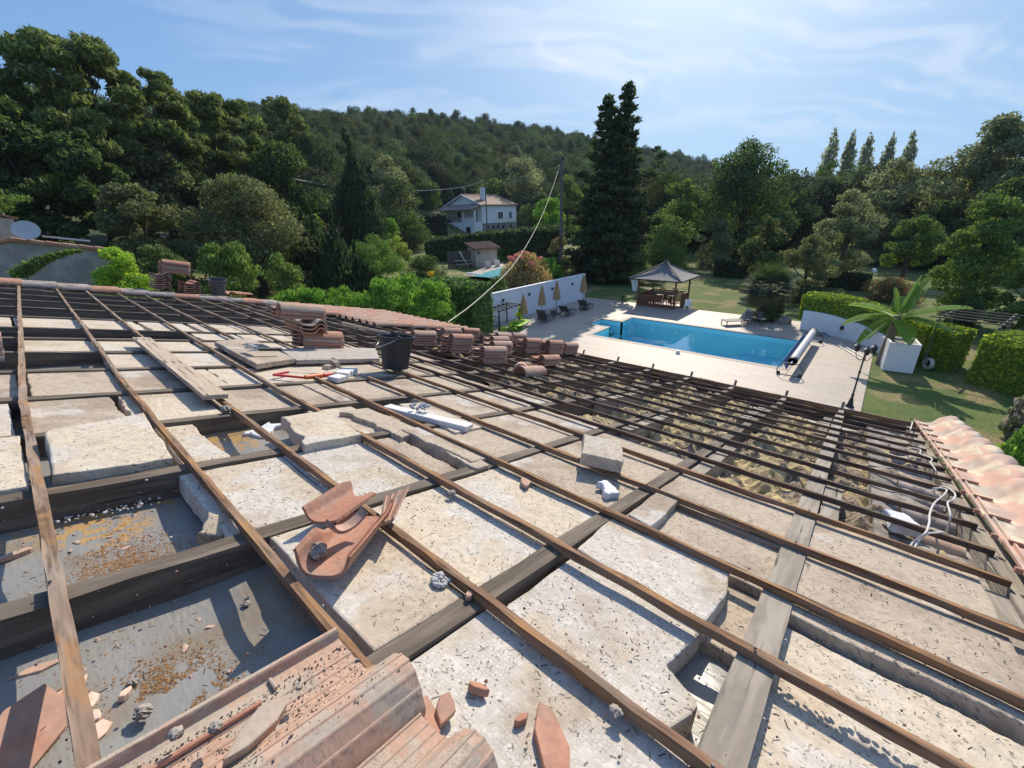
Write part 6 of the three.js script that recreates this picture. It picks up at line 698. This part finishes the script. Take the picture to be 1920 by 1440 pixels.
// bushes of the nearer garden
T('laurel_bush', 'upright laurel bush behind the far verge right of the grey bucket', 'bush', [5.322, 3.828, -18.24, 2.679, 3.156], broad(10000, 0.11, G.mid, { k: 30, s: 0.16, y0: 0.02, trunk: 0, opt: { upright: 1, aspect: 2.2 } })); T('round_bush', 'glossy round bush right of the wide cypress clump', 'bush', [16.867, 0.226, -27.194, 5.609, 5.201], broad(11000, 0.14, [G.mid[1], G.bright[0], G.mid[2], G.bright[1]], { k: 26, s: 0.18, y0: 0.02, trunk: 0, mat: M.leafWaxy })); T('round_bush', 'variegated pale ball shaped bush below the small lawn', 'bush', [25.774, 3.204, -36.888, 2.468, 2.829], broad(3500, 0.16, [G.mid[2], G.lime[0], G.tan[2]], { k: 14, y0: 0.05, trunk: 0 })); T('round_bush', 'feathery light green bush behind the variegated ball', 'bush', [34.622, 3.278, -51.433, 3.456, 5.124], broad(3500, 0.2, G.bright, { k: 14, y0: 0.02, trunk: 0, opt: { upright: 1, aspect: 3 } })); T('round_bush', 'dark spreading bush left of the smaller pool', 'bush', [23.119, 0.092, -30.158, 3.66, 4.927], broad(5500, 0.15, G.dark, { k: 20, y0: 0.02, trunk: 0 })); T('round_bush', 'yellow flowering shrub in front of the smaller pool', 'bush', [18.194, 1.636, -22.583, 1.906, 2.085], broad(3000, 0.09, G.yellow, { k: 12, y0: 0.02, trunk: 0 }));
T('oleander_bush', 'big oleander with pink flower heads in front of the shed', 'bush', [29.511, -0.789, -23.94, 4.498, 4.905], broad(7000, 0.14, [...G.tan, ...G.oak], { k: 24, y0: 0.05, trunk: 0, opt: { upright: 1, aspect: 2.8 } })); T('oleander_bush', 'bush with coral flowers behind the wooden pole', 'bush', [36.233, 0.663, -24.963, 4.077, 2.632], broad(2500, 0.15, [G.mid[0], G.mid[1], G.pink[0]], { k: 12, y0: 0.05, trunk: 0 })); T('round_bush', 'fresh green bush between the oleander and the wooden pole', 'bush', [34.868, -0.491, -25.163, 3.34, 3.145], broad(3000, 0.15, G.bright, { k: 12, y0: 0.02, trunk: 0 })); T('round_bush', 'dark bush between the big hedge and the white wall', 'bush', [22.775, -0.124, -21.031, 2.887, 2.902], broad(3800, 0.12, G.dark, { k: 14, y0: 0.02, trunk: 0 })); T('round_bush', 'small bush behind the shed', 'bush', [40.276, 0.713, -35.97, 2.387, 3.265], broad(2000, 0.18, G.bright, { k: 10, y0: 0.02, trunk: 0 }));
{ const t = scene.children.filter((o) => o.name === 'oleander_bush')[0], R = rng(201), l = []; const w = 2.4; for (let i = 0; i < 16; i++) { const a = R() * 6.28, d = Math.sqrt(R()) * w * 0.8; l.push({ c: [Math.cos(a) * d, 3.5 - d * 0.55 + R() * 0.4, Math.sin(a) * d], r: [0.25, 0.16, 0.25], shell: 0 }); } part(t, 'flowers', leaves(l, 1100, 0.09, G.pink, 202), M.leaf); }
for (let i = 0; i < 7; i++) { const xs = [560, 600, 640, 690, 735, 775, 810], tp = [560, 556, 552, 556, 540, 530, 540], seat = ['below the wide cypress clump, left end', 'second from the left', 'third from the left', 'in the middle', 'fifth from the left', 'tallest, next to the big hedge', 'against the big hedge']; const D = [[7.711, 1.685, -19.533, 2.437, 2.679], [8.517, 1.549, -19.195, 2.587, 2.611], [9.445, 1.401, -18.756, 2.698, 2.903], [10.388, 1.26, -18.251, 2.758, 3.014], [11.338, 1.129, -17.676, 3.153, 3.106], [12.762, 0.747, -17.92, 3.558, 3.331], [13.636, 0.648, -17.265, 3.345, 2.739]][i]; T('laurel_bush', `bright young laurel bush behind the laid tiles, ${seat[i]}`, 'bush', D, broad(4200, 0.11, G.bright, { k: 20, s: 0.2, y0: 0.3, trunk: 0, opt: { upright: 1, aspect: 2.2 } }), { group: 'row of laurel bushes behind the laid tiles' }); }
{ const p = [17.054, -16.25]; T('round_bush', 'small fresh green plants at the foot of the trellis', 'bush', [19.6, 0, -16.9, 0.5, 2.2], broad(1600, 0.09, G.bright, { k: 12, y0: 0.02, trunk: 0, opt: { upright: 1, aspect: 3 } })); T('climbing_plant', 'climbing plant with yellowish leaves on the trellis post', 'climbing plant', [20.9, 0, -17.5, 1.3, 0.55], broad(900, 0.09, G.lime, { k: 10, y0: 0.05, trunk: 0 })); }
T('climbing_plant', 'bright yellow-green creeper spilling over the corner of the next house', 'climbing plant', [2.628, 4.302, -20.835, 2.039, 1.803], broad(8000, 0.11, [G.bright[2], G.lime[0], G.bright[1], G.lime[1]], { k: 40, s: 0.2, y0: 0.5, trunk: 0 }));

// clipped hedges: a leafy skin around a solid of the same leaves
function hedge(label, path, width, pal, leaf, n, seed, o = {}) {           // path: [x, z, y bottom, y top]
  const t = thing('hedge', label, 'hedge', o.group), R = rng(seed), pos = [], col = []; const seg = path.length - 1, L = []; let tot = 0; for (let i = 0; i < seg; i++) { tot += Math.hypot(path[i + 1][0] - path[i][0], path[i + 1][1] - path[i][1]); L.push(tot); }
  const at = (s) => { const d = s * tot; let k = 0; while (L[k] < d && k < seg - 1) k++; const a = path[k], b = path[k + 1], l = L[k] - (k ? L[k - 1] : 0), f = clamp((d - (k ? L[k - 1] : 0)) / l), dx = (b[0] - a[0]) / l, dz = (b[1] - a[1]) / l; return [lerp(a[0], b[0], f), lerp(a[1], b[1], f), lerp(a[2], b[2], f), lerp(a[3], b[3], f), dx, dz]; };
  const point = (s, u) => { const [x, z, y0, y1, dx, dz] = at(s), H = y1 - y0, per = 2 * H + width; let d = u * per, y, v, nx = 0, ny = 0; if (d < H) { y = y0 + d; v = -0.5; nx = -1; } else if (d < H + width) { y = y1; v = (d - H) / width - 0.5; ny = 1; } else { y = y1 - (d - H - width); v = 0.5; nx = 1; } const rnd = o.round ?? 0.25, e = clamp((y - (y1 - rnd)) / rnd), k = 1 - 0.35 * e * e * (ny ? 0 : 1) * Math.min(1, rnd / width), b = 0.10 * (o.bump || 1) * (fbm(s * tot * 1.1 + 9, u * per * 1.1 + 5, 0, seed, 3) - 0.5) * 2, yy = ny ? y - rnd * 0.7 * Math.pow(Math.abs(v) * 2, 3) : y; return { p: V3(x - dz * width * v * k - dz * nx * b, yy + ny * b, z + dx * width * v * k + dx * nx * b), n: V3(-dz * nx, ny + 0.05, dx * nx).normalize() }; };
  const grid = (a, b) => { const q = []; for (let i = 0; i <= a; i++) for (let j = 0; j <= b; j++) { const r = point(i / a, j / b); q.push(r.p.addScaledVector(r.n, -0.06)); } for (let i = 0; i < a; i++) for (let j = 0; j < b; j++) { const A = q[i * (b + 1) + j], B = q[i * (b + 1) + j + 1], C2 = q[(i + 1) * (b + 1) + j], D2 = q[(i + 1) * (b + 1) + j + 1]; for (const v of [A, B, C2, B, D2, C2]) { pos.push(v.x, v.y, v.z); col.push(...pal[0]); } } for (const i of [0, a]) for (let j = 1; j < b; j++) { const A = q[i * (b + 1)], B = q[i * (b + 1) + j], C2 = q[i * (b + 1) + j + 1]; for (const v of [A, B, C2]) { pos.push(v.x, v.y, v.z); col.push(...pal[0]); } } };
  grid(Math.max(4, Math.round(tot * 2)), 14);
  for (let i = 0; i < n; i++) { const cap = R() < width / (2 * tot + width) ? (R() < 0.5 ? 0 : 1) : -1; let P, N; if (cap >= 0) { const a = at(cap), y = lerp(a[2], a[3], R()), v = R() - 0.5; P = V3(a[0] - a[5] * width * v, y, a[1] + a[4] * width * v); N = V3(a[4], 0.1, a[5]).multiplyScalar(cap ? 1 : -1).normalize(); } else { const r = point(R(), R()); P = r.p; N = r.n; } P.addScaledVector(N, leaf * (R() - 0.35)); const rn = V3(R() - 0.5, R() - 0.5, R() - 0.5).normalize(), nn = N.clone().multiplyScalar(1.1).add(rn).normalize(), a = V3(R() - 0.5, R() - 0.5, R() - 0.5).cross(nn).normalize(), b = nn.clone().cross(a), s = leaf * (0.65 + 0.7 * R()), c = pal[Math.floor(Math.pow(R(), 1.4) * pal.length * 0.999)], f = 0.75 + 0.5 * R(); for (const [e, w] of [[-0.75, 0], [0, -0.5], [0.75, 0], [-0.75, 0], [0.75, 0], [0, 0.5]]) { pos.push(P.x + (a.x * e + b.x * w) * s, P.y + (a.y * e + b.y * w) * s, P.z + (a.z * e + b.z * w) * s); col.push(c[0] * f * 1.3, c[1] * f * 1.3, c[2] * f * 1.3); } }
  const g = new THREE.BufferGeometry(); g.setAttribute('position', new THREE.BufferAttribute(new Float32Array(pos), 3)); g.setAttribute('color', new THREE.BufferAttribute(new Float32Array(col), 3)); g.computeVertexNormals(); part(t, 'foliage', g, o.mat || M.leaf); return t;
}
{ const a = [16.037, 2.32, -19.178], b = [16.679, 2.479, -16.554]; hedge('tall clipped hedge with bright top shoots left of the white wall', [[a[0] - 2, a[2] - 1.5, 0, a[1] + 1.0], [a[0], a[2], 0, a[1] + 1.15], [b[0], b[2], 0, b[1] + 0.75]], 2.0, [...G.bright, G.bright[2], G.mid[1]], 0.12, 11000, 211, { round: 0.5, bump: 2.2 }); }
{ const a = [34.811, 2.8, -43.866], b = [39.995, 3.047, -39.197], c = [42.861, 3.486, -29.443]; hedge('long dark hedge in front of the white house', [[a[0], a[2], 0.5, a[1] + 1.2], [b[0], b[2], 0.5, b[1] + 1.6], [c[0], c[2], 0.5, c[1] + 1.8]], 2.2, G.mid.concat(G.dark), 0.24, 7500, 212, { round: 0.6, bump: 3 }); }
{ const a = [42.092, 5.399, -68.032], b = [58.718, 5.239, -68.207]; hedge('straight dark hedge left of the white house', [[a[0], a[2], 0, a[1] + 1.6], [b[0], b[2], 0, b[1] + 1.8]], 2.5, G.cyp, 0.3, 3500, 213, { round: 0.4 }); }
hedge('clipped hedge with a sunlit rounded top above the curved white wall', [[30.2, -3.1, 0.5, 2.0], [29.9, -2.2, 0.5, 2.1], [29.4, -1.2, 0.5, 2.05], [28.8, -0.2, 0.5, 1.9], [27.9, 0.7, 0.4, 1.75], [26.8, 1.4, 0.3, 1.6]], 1.3, [G.lime[0], G.lime[1], G.lime[0], G.bright[2], G.lime[2]], 0.075, 12000, 214, { round: 0.55 });
hedge('end of the clipped hedge behind the banana plant and the planter', [[26.6, 1.5, 0, 1.75], [25.8, 2.4, 0, 1.75], [25.4, 3.2, 0, 1.7]], 1.3, [G.lime[0], G.lime[1], G.lime[0], G.bright[2], G.lime[2]], 0.075, 6000, 215, { round: 0.4 });
{ hedge('thick clipped hedge block on the lawn at the right edge', [[24.6, 4.0, 0, 1.95], [23.6, 5.6, 0, 2.0], [22.6, 7.4, 0, 2.0]], 2.2, [G.lime[0], G.lime[1], G.lime[0], G.bright[2], G.lime[2]], 0.075, 12000, 216, { round: 0.45 }); }
{ const a = [45.935, -3.75], b = [46.107, -0.835]; hedge('low dark hedge beyond the reddish bush', [[a[0], a[1], 0, 1.3], [b[0], b[1], 0, 1.3]], 1.2, G.dark, 0.13, 2600, 217); const c = [48.783, -13.66], d = [48.972, -10.12]; hedge('dark square hedge on the lawn behind the gazebo', [[c[0], c[1], 0, 1.7], [d[0], d[1], 0, 1.7]], 1.3, G.dark, 0.14, 2600, 218); const e = [36.343, -4.102], f = [36.662, -1.95]; hedge('low rounded dark hedge behind the sunlit hedge', [[e[0], e[1], 0, 1.4], [f[0], f[1], 0, 1.3]], 1.6, G.mid, 0.11, 3200, 219, { round: 0.7 }); }

// right side trees
T('broadleaf_tree', 'big dark round tree on the skyline behind the gazebo', 'tree', [60.208, -0.265, -14.798, 14.493, 12.493], broad(12000, 0.34, G.dark, { k: 36, s: 0.16, y0: 0.04 })); T('broadleaf_tree', 'dark tree between the conifer and the big round tree', 'tree', [58.16, -0.4, -21.48, 10.935, 7.097], broad(5000, 0.34, G.mid, { k: 20, y0: 0.04 })); T('round_bush', 'light green bush behind the gazebo roof', 'bush', [50.174, -0.709, -19.964, 7.034, 7.559], broad(5500, 0.24, G.mid, { k: 22, y0: 0.02, trunk: 0 })); T('round_bush', 'bush at the foot of the tall conifer beside the gazebo', 'bush', [39.125, 0.037, -17.839, 3.193, 3.16], broad(3000, 0.17, G.mid, { k: 14, y0: 0.02, trunk: 0 })); T('round_bush', 'pale shrub right behind the gazebo', 'bush', [55.695, -1.13, -16.19, 7.279, 5.234], broad(3800, 0.24, G.grey, { k: 16, y0: 0.02, trunk: 0 })); T('broadleaf_tree', 'dim tree left of the tall conifer trunk', 'tree', [44.614, -1.733, -26.713, 7.172, 4.281], broad(3000, 0.25, G.dark, { k: 14, y0: 0.02 })); T('broadleaf_tree', 'bluish tree on the far slope right of the conifer', 'tree', [100.861, -3.562, -43.898, 23.61, 8.176], broad(2600, 0.5, G.dark, { k: 14, y0: 0.05 }));
T('magnolia_tree', 'dark magnolia with brownish leaves behind the palm', 'tree', [41.241, 0.087, -7.947, 6.231, 4.846], broad(5200, 0.24, [G.dark[0], G.dark[1], G.tan[2], G.dark[2]], { k: 26, s: 0.14, y0: 0.06, mat: M.leafWaxy })); T('broadleaf_tree', 'feathery grey-green shrub tree right of the palm', 'tree', [37.741, -0.28, -4.426, 5.161, 4.082], broad(6500, 0.15, G.oak, { k: 28, s: 0.16, y0: 0.04 })); T('broadleaf_tree', 'leaning open tree with small pale leaves above the low hedge', 'tree', [45.893, -0.171, -3.14, 8.245, 5.45], broad(6500, 0.2, G.grey, { k: 32, s: 0.15, y0: 0.16, trunk: 0.22 })); T('broadleaf_tree', 'tree with a short dark trunk on the far lawn', 'tree', [51.986, 0.502, 1.194, 5.344, 4.955], broad(5000, 0.22, G.mid, { k: 24, y0: 0.3, s: 0.15 }));
const pop = (l, d) => T('poplar_tree', `${l} of the slim poplars on the skyline`, 'poplar', d, poplar(2600, 0.5, [[0.10, 0.12, 0.085], [0.14, 0.165, 0.12], [0.18, 0.2, 0.15]]), { group: 'row of slim poplars on the skyline' }); pop('leftmost', [148.937, 13.632, -17.824, 10.81, 4.899]); pop('second from the left', [151.365, 13.45, -13.875, 10.277, 4.101]); pop('middle one', [153.64, 13.303, -10.525, 9.766, 4.135]); pop('second from the right', [155.881, 13.081, -6.103, 9.448, 3.684]); pop('rightmost and faintest', [157.985, 12.888, -2.185, 9.874, 4.005]);  // pale leaf colours carry the distance haze
T('broadleaf_tree', 'dark tree below the poplars', 'tree', [79.484, -0.423, -9.076, 13.049, 5.877], broad(3500, 0.34, G.dark, { k: 18, y0: 0.04 })); T('broadleaf_tree', 'tall grey-green tree below the right poplars', 'tree', [67.991, -0.364, -1.117, 11.884, 9.255], broad(8500, 0.32, G.grey, { k: 34, s: 0.15, y0: 0.05 })); T('walnut_tree', 'large grey-green tree on the right skyline', 'tree', [69.771, 0.386, 5.657, 14.733, 10.96], broad(14000, 0.34, G.grey, { k: 46, s: 0.14, y0: 0.06 })); T('walnut_tree', 'tallest grey-green tree in the upper right corner', 'tree', [65.27, 1.505, 9.789, 14.519, 7.926], broad(11000, 0.34, G.grey, { k: 40, s: 0.14, y0: 0.06 })); T('broadleaf_tree', 'dark shaded tree under the right skyline trees', 'tree', [59.552, -0.011, 7.317, 8.713, 7.769], broad(7000, 0.34, G.dark, { k: 28, y0: 0.02 })); T('broadleaf_tree', 'dark shaded tree behind the far lawn', 'tree', [71.917, -0.226, -3.465, 6.745, 8.683], broad(5000, 0.34, G.dark, { k: 24, y0: 0.02 })); T('broadleaf_tree', 'shaded tree left of the far lawn', 'tree', [71.254, -1.187, -10.335, 10.225, 7.411], broad(4500, 0.34, G.dark, { k: 22, y0: 0.02 })); T('broadleaf_tree', 'dark tree behind the right lawn trees', 'tree', [63.934, 0.27, 2.905, 6.864, 6.22], broad(5000, 0.32, G.dark, { k: 24, y0: 0.02 }));
T('fruit_tree', 'open green fruit tree behind the banana plant', 'tree', [35.794, -0.131, 3.846, 7.284, 5.123], broad(11500, 0.17, G.mid, { k: 52, s: 0.13, y0: 0.12, trunk: 0.13, limbs: 12 })); T('broadleaf_tree', 'grey-green shrub tree at the right edge', 'tree', [31.525, -0.379, 5.491, 4.588, 2.582], broad(7000, 0.14, G.mid, { k: 30, s: 0.15, y0: 0.04 })); T('broadleaf_tree', 'dark round shrub behind the wooden pergola', 'tree', [33.78, -0.635, 3.861, 2.485, 2.266], broad(4500, 0.13, G.dark, { k: 22, y0: 0.02, trunk: 0 })); T('photinia_bush', 'rounded bush with reddish young leaves beyond the sunlit hedge', 'bush', [41.995, -0.854, 0.668, 2.582, 3.887], broad(6000, 0.13, [...G.oak, ...G.rust], { k: 24, y0: 0.02, trunk: 0 })); T('round_bush', 'dark round bush under the palm by the pool', 'bush', [30.593, -0.366, -5.005, 1.583, 2.174], broad(4500, 0.10, G.dark, { k: 18, y0: 0.02, trunk: 0 }));
T('lavender_bush', 'lavender bush with mauve spikes at the right edge', 'bush', [18.551, -0.187, 4.107, 1.671, 0.845], broad(4200, 0.07, [G.grey[0], G.grey[1], G.lav[0], G.lav[1]], { k: 20, y0: 0.02, trunk: 0, opt: { upright: 1, aspect: 4 } })); T('thuja_bush', 'bright green conical thuja in the right corner beyond the tile rim', 'bush', [14.016, -0.155, 3.716, 2.853, 1.401], spire(9000, 0.08, G.bright, 3)); T('round_bush', 'small bush with yellow-green tips left of the thuja', 'bush', [15.603, -0.188, 3.542, 1.376, 0.429], broad(2200, 0.06, G.lime, { k: 14, y0: 0.02, trunk: 0 }));
// conifer sprays reaching in from the left
for (const [l, a, b, s] of [['green conifer branch hanging in from the left above the chimney', [0.08, 7.099, -14], [0.9, 7.384, -14.973], 221], ['green conifer spray leaning across the grey gable wall', [0.234, 5.851, -14.998], [1.374, 6.229, -14.937], 222]]) { const t = thing('conifer_branch', l, 'branch'), L = []; for (let i = 0; i < 14; i++) { const k = i / 13; L.push({ c: [lerp(a[0], b[0], k), lerp(a[1], b[1], k) + 0.12 * Math.sin(k * 3), lerp(a[2], b[2], k)], r: [0.16 * (1.1 - k), 0.09 * (1.1 - k) + 0.01, 0.2 * (1.1 - k)], shell: 0 }); } part(t, 'needles', leaves(L, 1500, 0.055, G.mid, s, { aspect: 4 }), M.needle); part(t, 'twig', tube([a, [(a[0] + b[0]) / 2, (a[1] + b[1]) / 2 + 0.12, (a[2] + b[2]) / 2], b], 0.012, 20, 5), M.bark); }

// palm by the pool
{
  const [x, , z, h] = [31.046, -0.295, -5.326, 3.164, 3.533], t = thing('palm_tree', 'short palm with a shaggy crown by the far lounger', 'palm', null, x, 0, z), R = rng(231); part(t, 'trunk', metreUV(cyl(0.28, 0.2, [0, 0, 0], [0, h * 0.62, 0], 10)), M.bark);
  for (let i = 0; i < 80; i++) { const a = i * 2.4, e = lerp(1.4, -0.95, i / 80), pos = [], col = [], L = 1.5 + 0.3 * R(), old = i > 62, c0 = old ? G.tan[2] : G.mid[i % 3]; const dir = V3(Math.cos(a) * Math.cos(e), Math.sin(e), Math.sin(a) * Math.cos(e)), base = V3(0, h * 0.62, 0), side = V3(-Math.sin(a), 0, Math.cos(a)), up = V3().crossVectors(dir, side); const hub = base.clone().addScaledVector(dir, L * 0.5); for (let k = -12; k <= 12; k++) { const f = k / 12 * 1.4, d = dir.clone().multiplyScalar(Math.cos(f)).addScaledVector(side, Math.sin(f)), tip = hub.clone().addScaledVector(d, L * 0.55).add(V3(0, -0.12 * Math.abs(f), 0)), w = side.clone().multiplyScalar(Math.cos(f)).addScaledVector(dir, -Math.sin(f)).multiplyScalar(0.05); for (const v of [hub.clone().sub(w), tip, hub.clone().add(w)]) { pos.push(v.x, v.y, v.z); col.push(c0[0], c0[1], c0[2]); } } const w = side.clone().multiplyScalar(0.015); for (const v of [base.clone().sub(w), hub, base.clone().add(w)]) { pos.push(v.x, v.y, v.z); col.push(...c0); } const g = new THREE.BufferGeometry(); g.setAttribute('position', new THREE.BufferAttribute(new Float32Array(pos), 3)); g.setAttribute('color', new THREE.BufferAttribute(new Float32Array(col), 3)); g.computeVertexNormals(); part(t, 'frond', g, M.leaf); }
}
// banana plant
{
  const t = thing('banana_plant', 'banana plant with broad torn leaves beside the white planter', 'banana plant', null, 24.5, 0, 0.75), R = rng(241); part(t, 'trunk', metreUV(cyl(0.2, 0.13, [0, 0, 0], [0.05, 2.25, 0.1], 10)), M.barkPale); part(t, 'trunk', metreUV(cyl(0.13, 0.09, [-0.35, 0, 0.15], [-0.45, 1.2, 0.2], 10)), M.barkPale);
  // leaf: compass turn, rise at the base, length, width
  [[1.75, 1.38, 1.75, 0.95], [1.25, 1.18, 1.7, 0.9], [4.9, 1.25, 1.25, 0.7], [1.57, 0.42, 2.3, 0.62], [1.95, 0.06, 1.9, 0.5], [4.7, 0.34, 1.9, 0.72], [4.35, 0.0, 1.9, 0.66], [4.05, -0.45, 1.5, 0.55], [3.3, 0.35, 1.5, 0.7], [2.7, -0.3, 1.4, 0.55], [0.1, 0.6, 1.5, 0.6]].forEach(([a, e, L, w], i) => {
    L *= 1.15; w *= 1.35; const n = 26, pos = [], col = [], c = [[0.17, 0.32, 0.03], [0.12, 0.25, 0.03], [0.26, 0.42, 0.035]][i % 3], ca = Math.cos(a), sa = Math.sin(a), P = (s, v) => { const droop = 0.17 * s * s * L * (1.2 - e * 0.5), r = s * L * Math.cos(e) * (1 - 0.12 * s), y = 2.15 + s * L * Math.sin(e) - droop, ww = w * Math.pow(Math.sin(Math.PI * clamp(0.03 + s * 0.95)), 0.6) * v * 0.5; return [0.05 + ca * r - sa * ww, y + 0.28 * Math.abs(ww) - (v ? 0 : 0.02), 0.1 + sa * r + ca * ww]; };
    for (let k = 3; k < n; k++) for (const sgn of [-1, 1]) { const s0 = k / n, s1 = (k + 1) / n - (R() < 0.2 ? 0.25 / n : 0), A = P(s0, 0), B = P(s1, 0), m0 = P(s0, 0.55 * sgn), m1 = P(s1, 0.55 * sgn), C2 = P(s0, sgn), D2 = P(s1, sgn), j = R() < 0.3 ? 0.03 : 0; for (const v of [A, m0, B, B, m0, m1, m0, C2, m1, m1, C2, D2]) { pos.push(v[0], v[1] - (v === D2 ? j : 0), v[2]); const f = 0.85 + 0.3 * R(); col.push(c[0] * f, c[1] * f, c[2] * f); } }
    const g = new THREE.BufferGeometry(); g.setAttribute('position', new THREE.BufferAttribute(new Float32Array(pos), 3)); g.setAttribute('color', new THREE.BufferAttribute(new Float32Array(col), 3)); g.computeVertexNormals(); const f = part(t, 'leaf', g, M.leafBanana || (M.leafBanana = leafMat(0.9, 0.55))); const m = [...Array(9)].map((_, k) => P(k / 8, 0)); part(f, 'midrib', tube(m, 0.016, 16, 5), M.leafRib || (M.leafRib = std({ color: lin(0.22, 0.30, 0.08), roughness: 0.6 })));
  });
}
// the wooded hill: a far mass of rounded crowns
{
  const R = rng(251), protos = [0, 1, 2, 3].map((k) => { const L = lobesIn(1, 1, 13, 260 + k, { y0: 0.25, s: 0.26, flat: 0.85 }); return leaves(L, 6500, 0.027, k === 1 ? G.oak : k === 2 ? G.grey : G.pine, 270 + k, { out: 0.4 }); }), spots = [[], [], [], []];
  for (let az = 64; az < 116; az += 1.6) for (let d = 80; d < 150; d += 9) { const A = (az + (R() - 0.5) * 1.6) * Math.PI / 180, dd = d + (R() - 0.5) * 6, x = Math.sin(A) * dd, z = -Math.cos(A) * dd; spots[Math.floor(R() * 3.3)].push([x, ground(x, z) - 0.6, z, 8.6 + 3.6 * R() + (d - 80) * 0.035, 9 + 4 * R()]); }
  for (let az = -14; az < 77; az += 0.9) for (let d = 46; d < 420; d += lerp(4.4, 7.5, d / 420)) { const A = (az + (R() - 0.5) * 1.6) * Math.PI / 180, dd = d + (R() - 0.5) * 5, x = Math.sin(A) * dd, z = -Math.cos(A) * dd; if (az > 38 && d < 118 || az > 60 && d < 150 || (az > 30 && d < 92) || (az > 24 && d < 64) || (az < 30 && d < 74)) continue; if (R() > clamp(dd * 0.9 / 130)) continue; if (x > 55 && x < 84 && z < -58 && z > -86) continue; spots[Math.floor(R() * 3.3)].push([x, ground(x, z) - 0.6, z, 6.5 + 6.5 * R() * R() + 1.5 * R(), 5.5 + 6 * R()]); }
  spots.forEach((s, k) => { const im = new THREE.InstancedMesh(protos[k], M.needle, s.length), mm = new THREE.Matrix4(), q = new THREE.Quaternion(), c = new THREE.Color(); s.forEach(([x, y, z, h, w], i) => { im.setMatrixAt(i, mm.compose(V3(x, y, z), q.setFromAxisAngle(V3(0, 1, 0), R() * 6.28), V3(w, h, w))); const f = 0.36 + 0.55 * R() * R(); im.setColorAt(i, c.setRGB(f * (0.7 + 0.45 * R() * R()), f * (0.9 + 0.2 * R()), f * (0.7 + 0.4 * R()))); }); im.name = ['pine_wood', 'oak_wood', 'mixed_wood', 'hill_wood'][k]; im.userData = { kind: 'stuff', label: ['pines of the far wooded hill', 'oaks of the far wooded hill', 'pale trees of the far wooded hill', 'dark trees of the far wooded hill'][k], category: 'wood' }; im.castShadow = im.receiveShadow = true; scene.add(im); });
}

renderer.render(scene, camera);
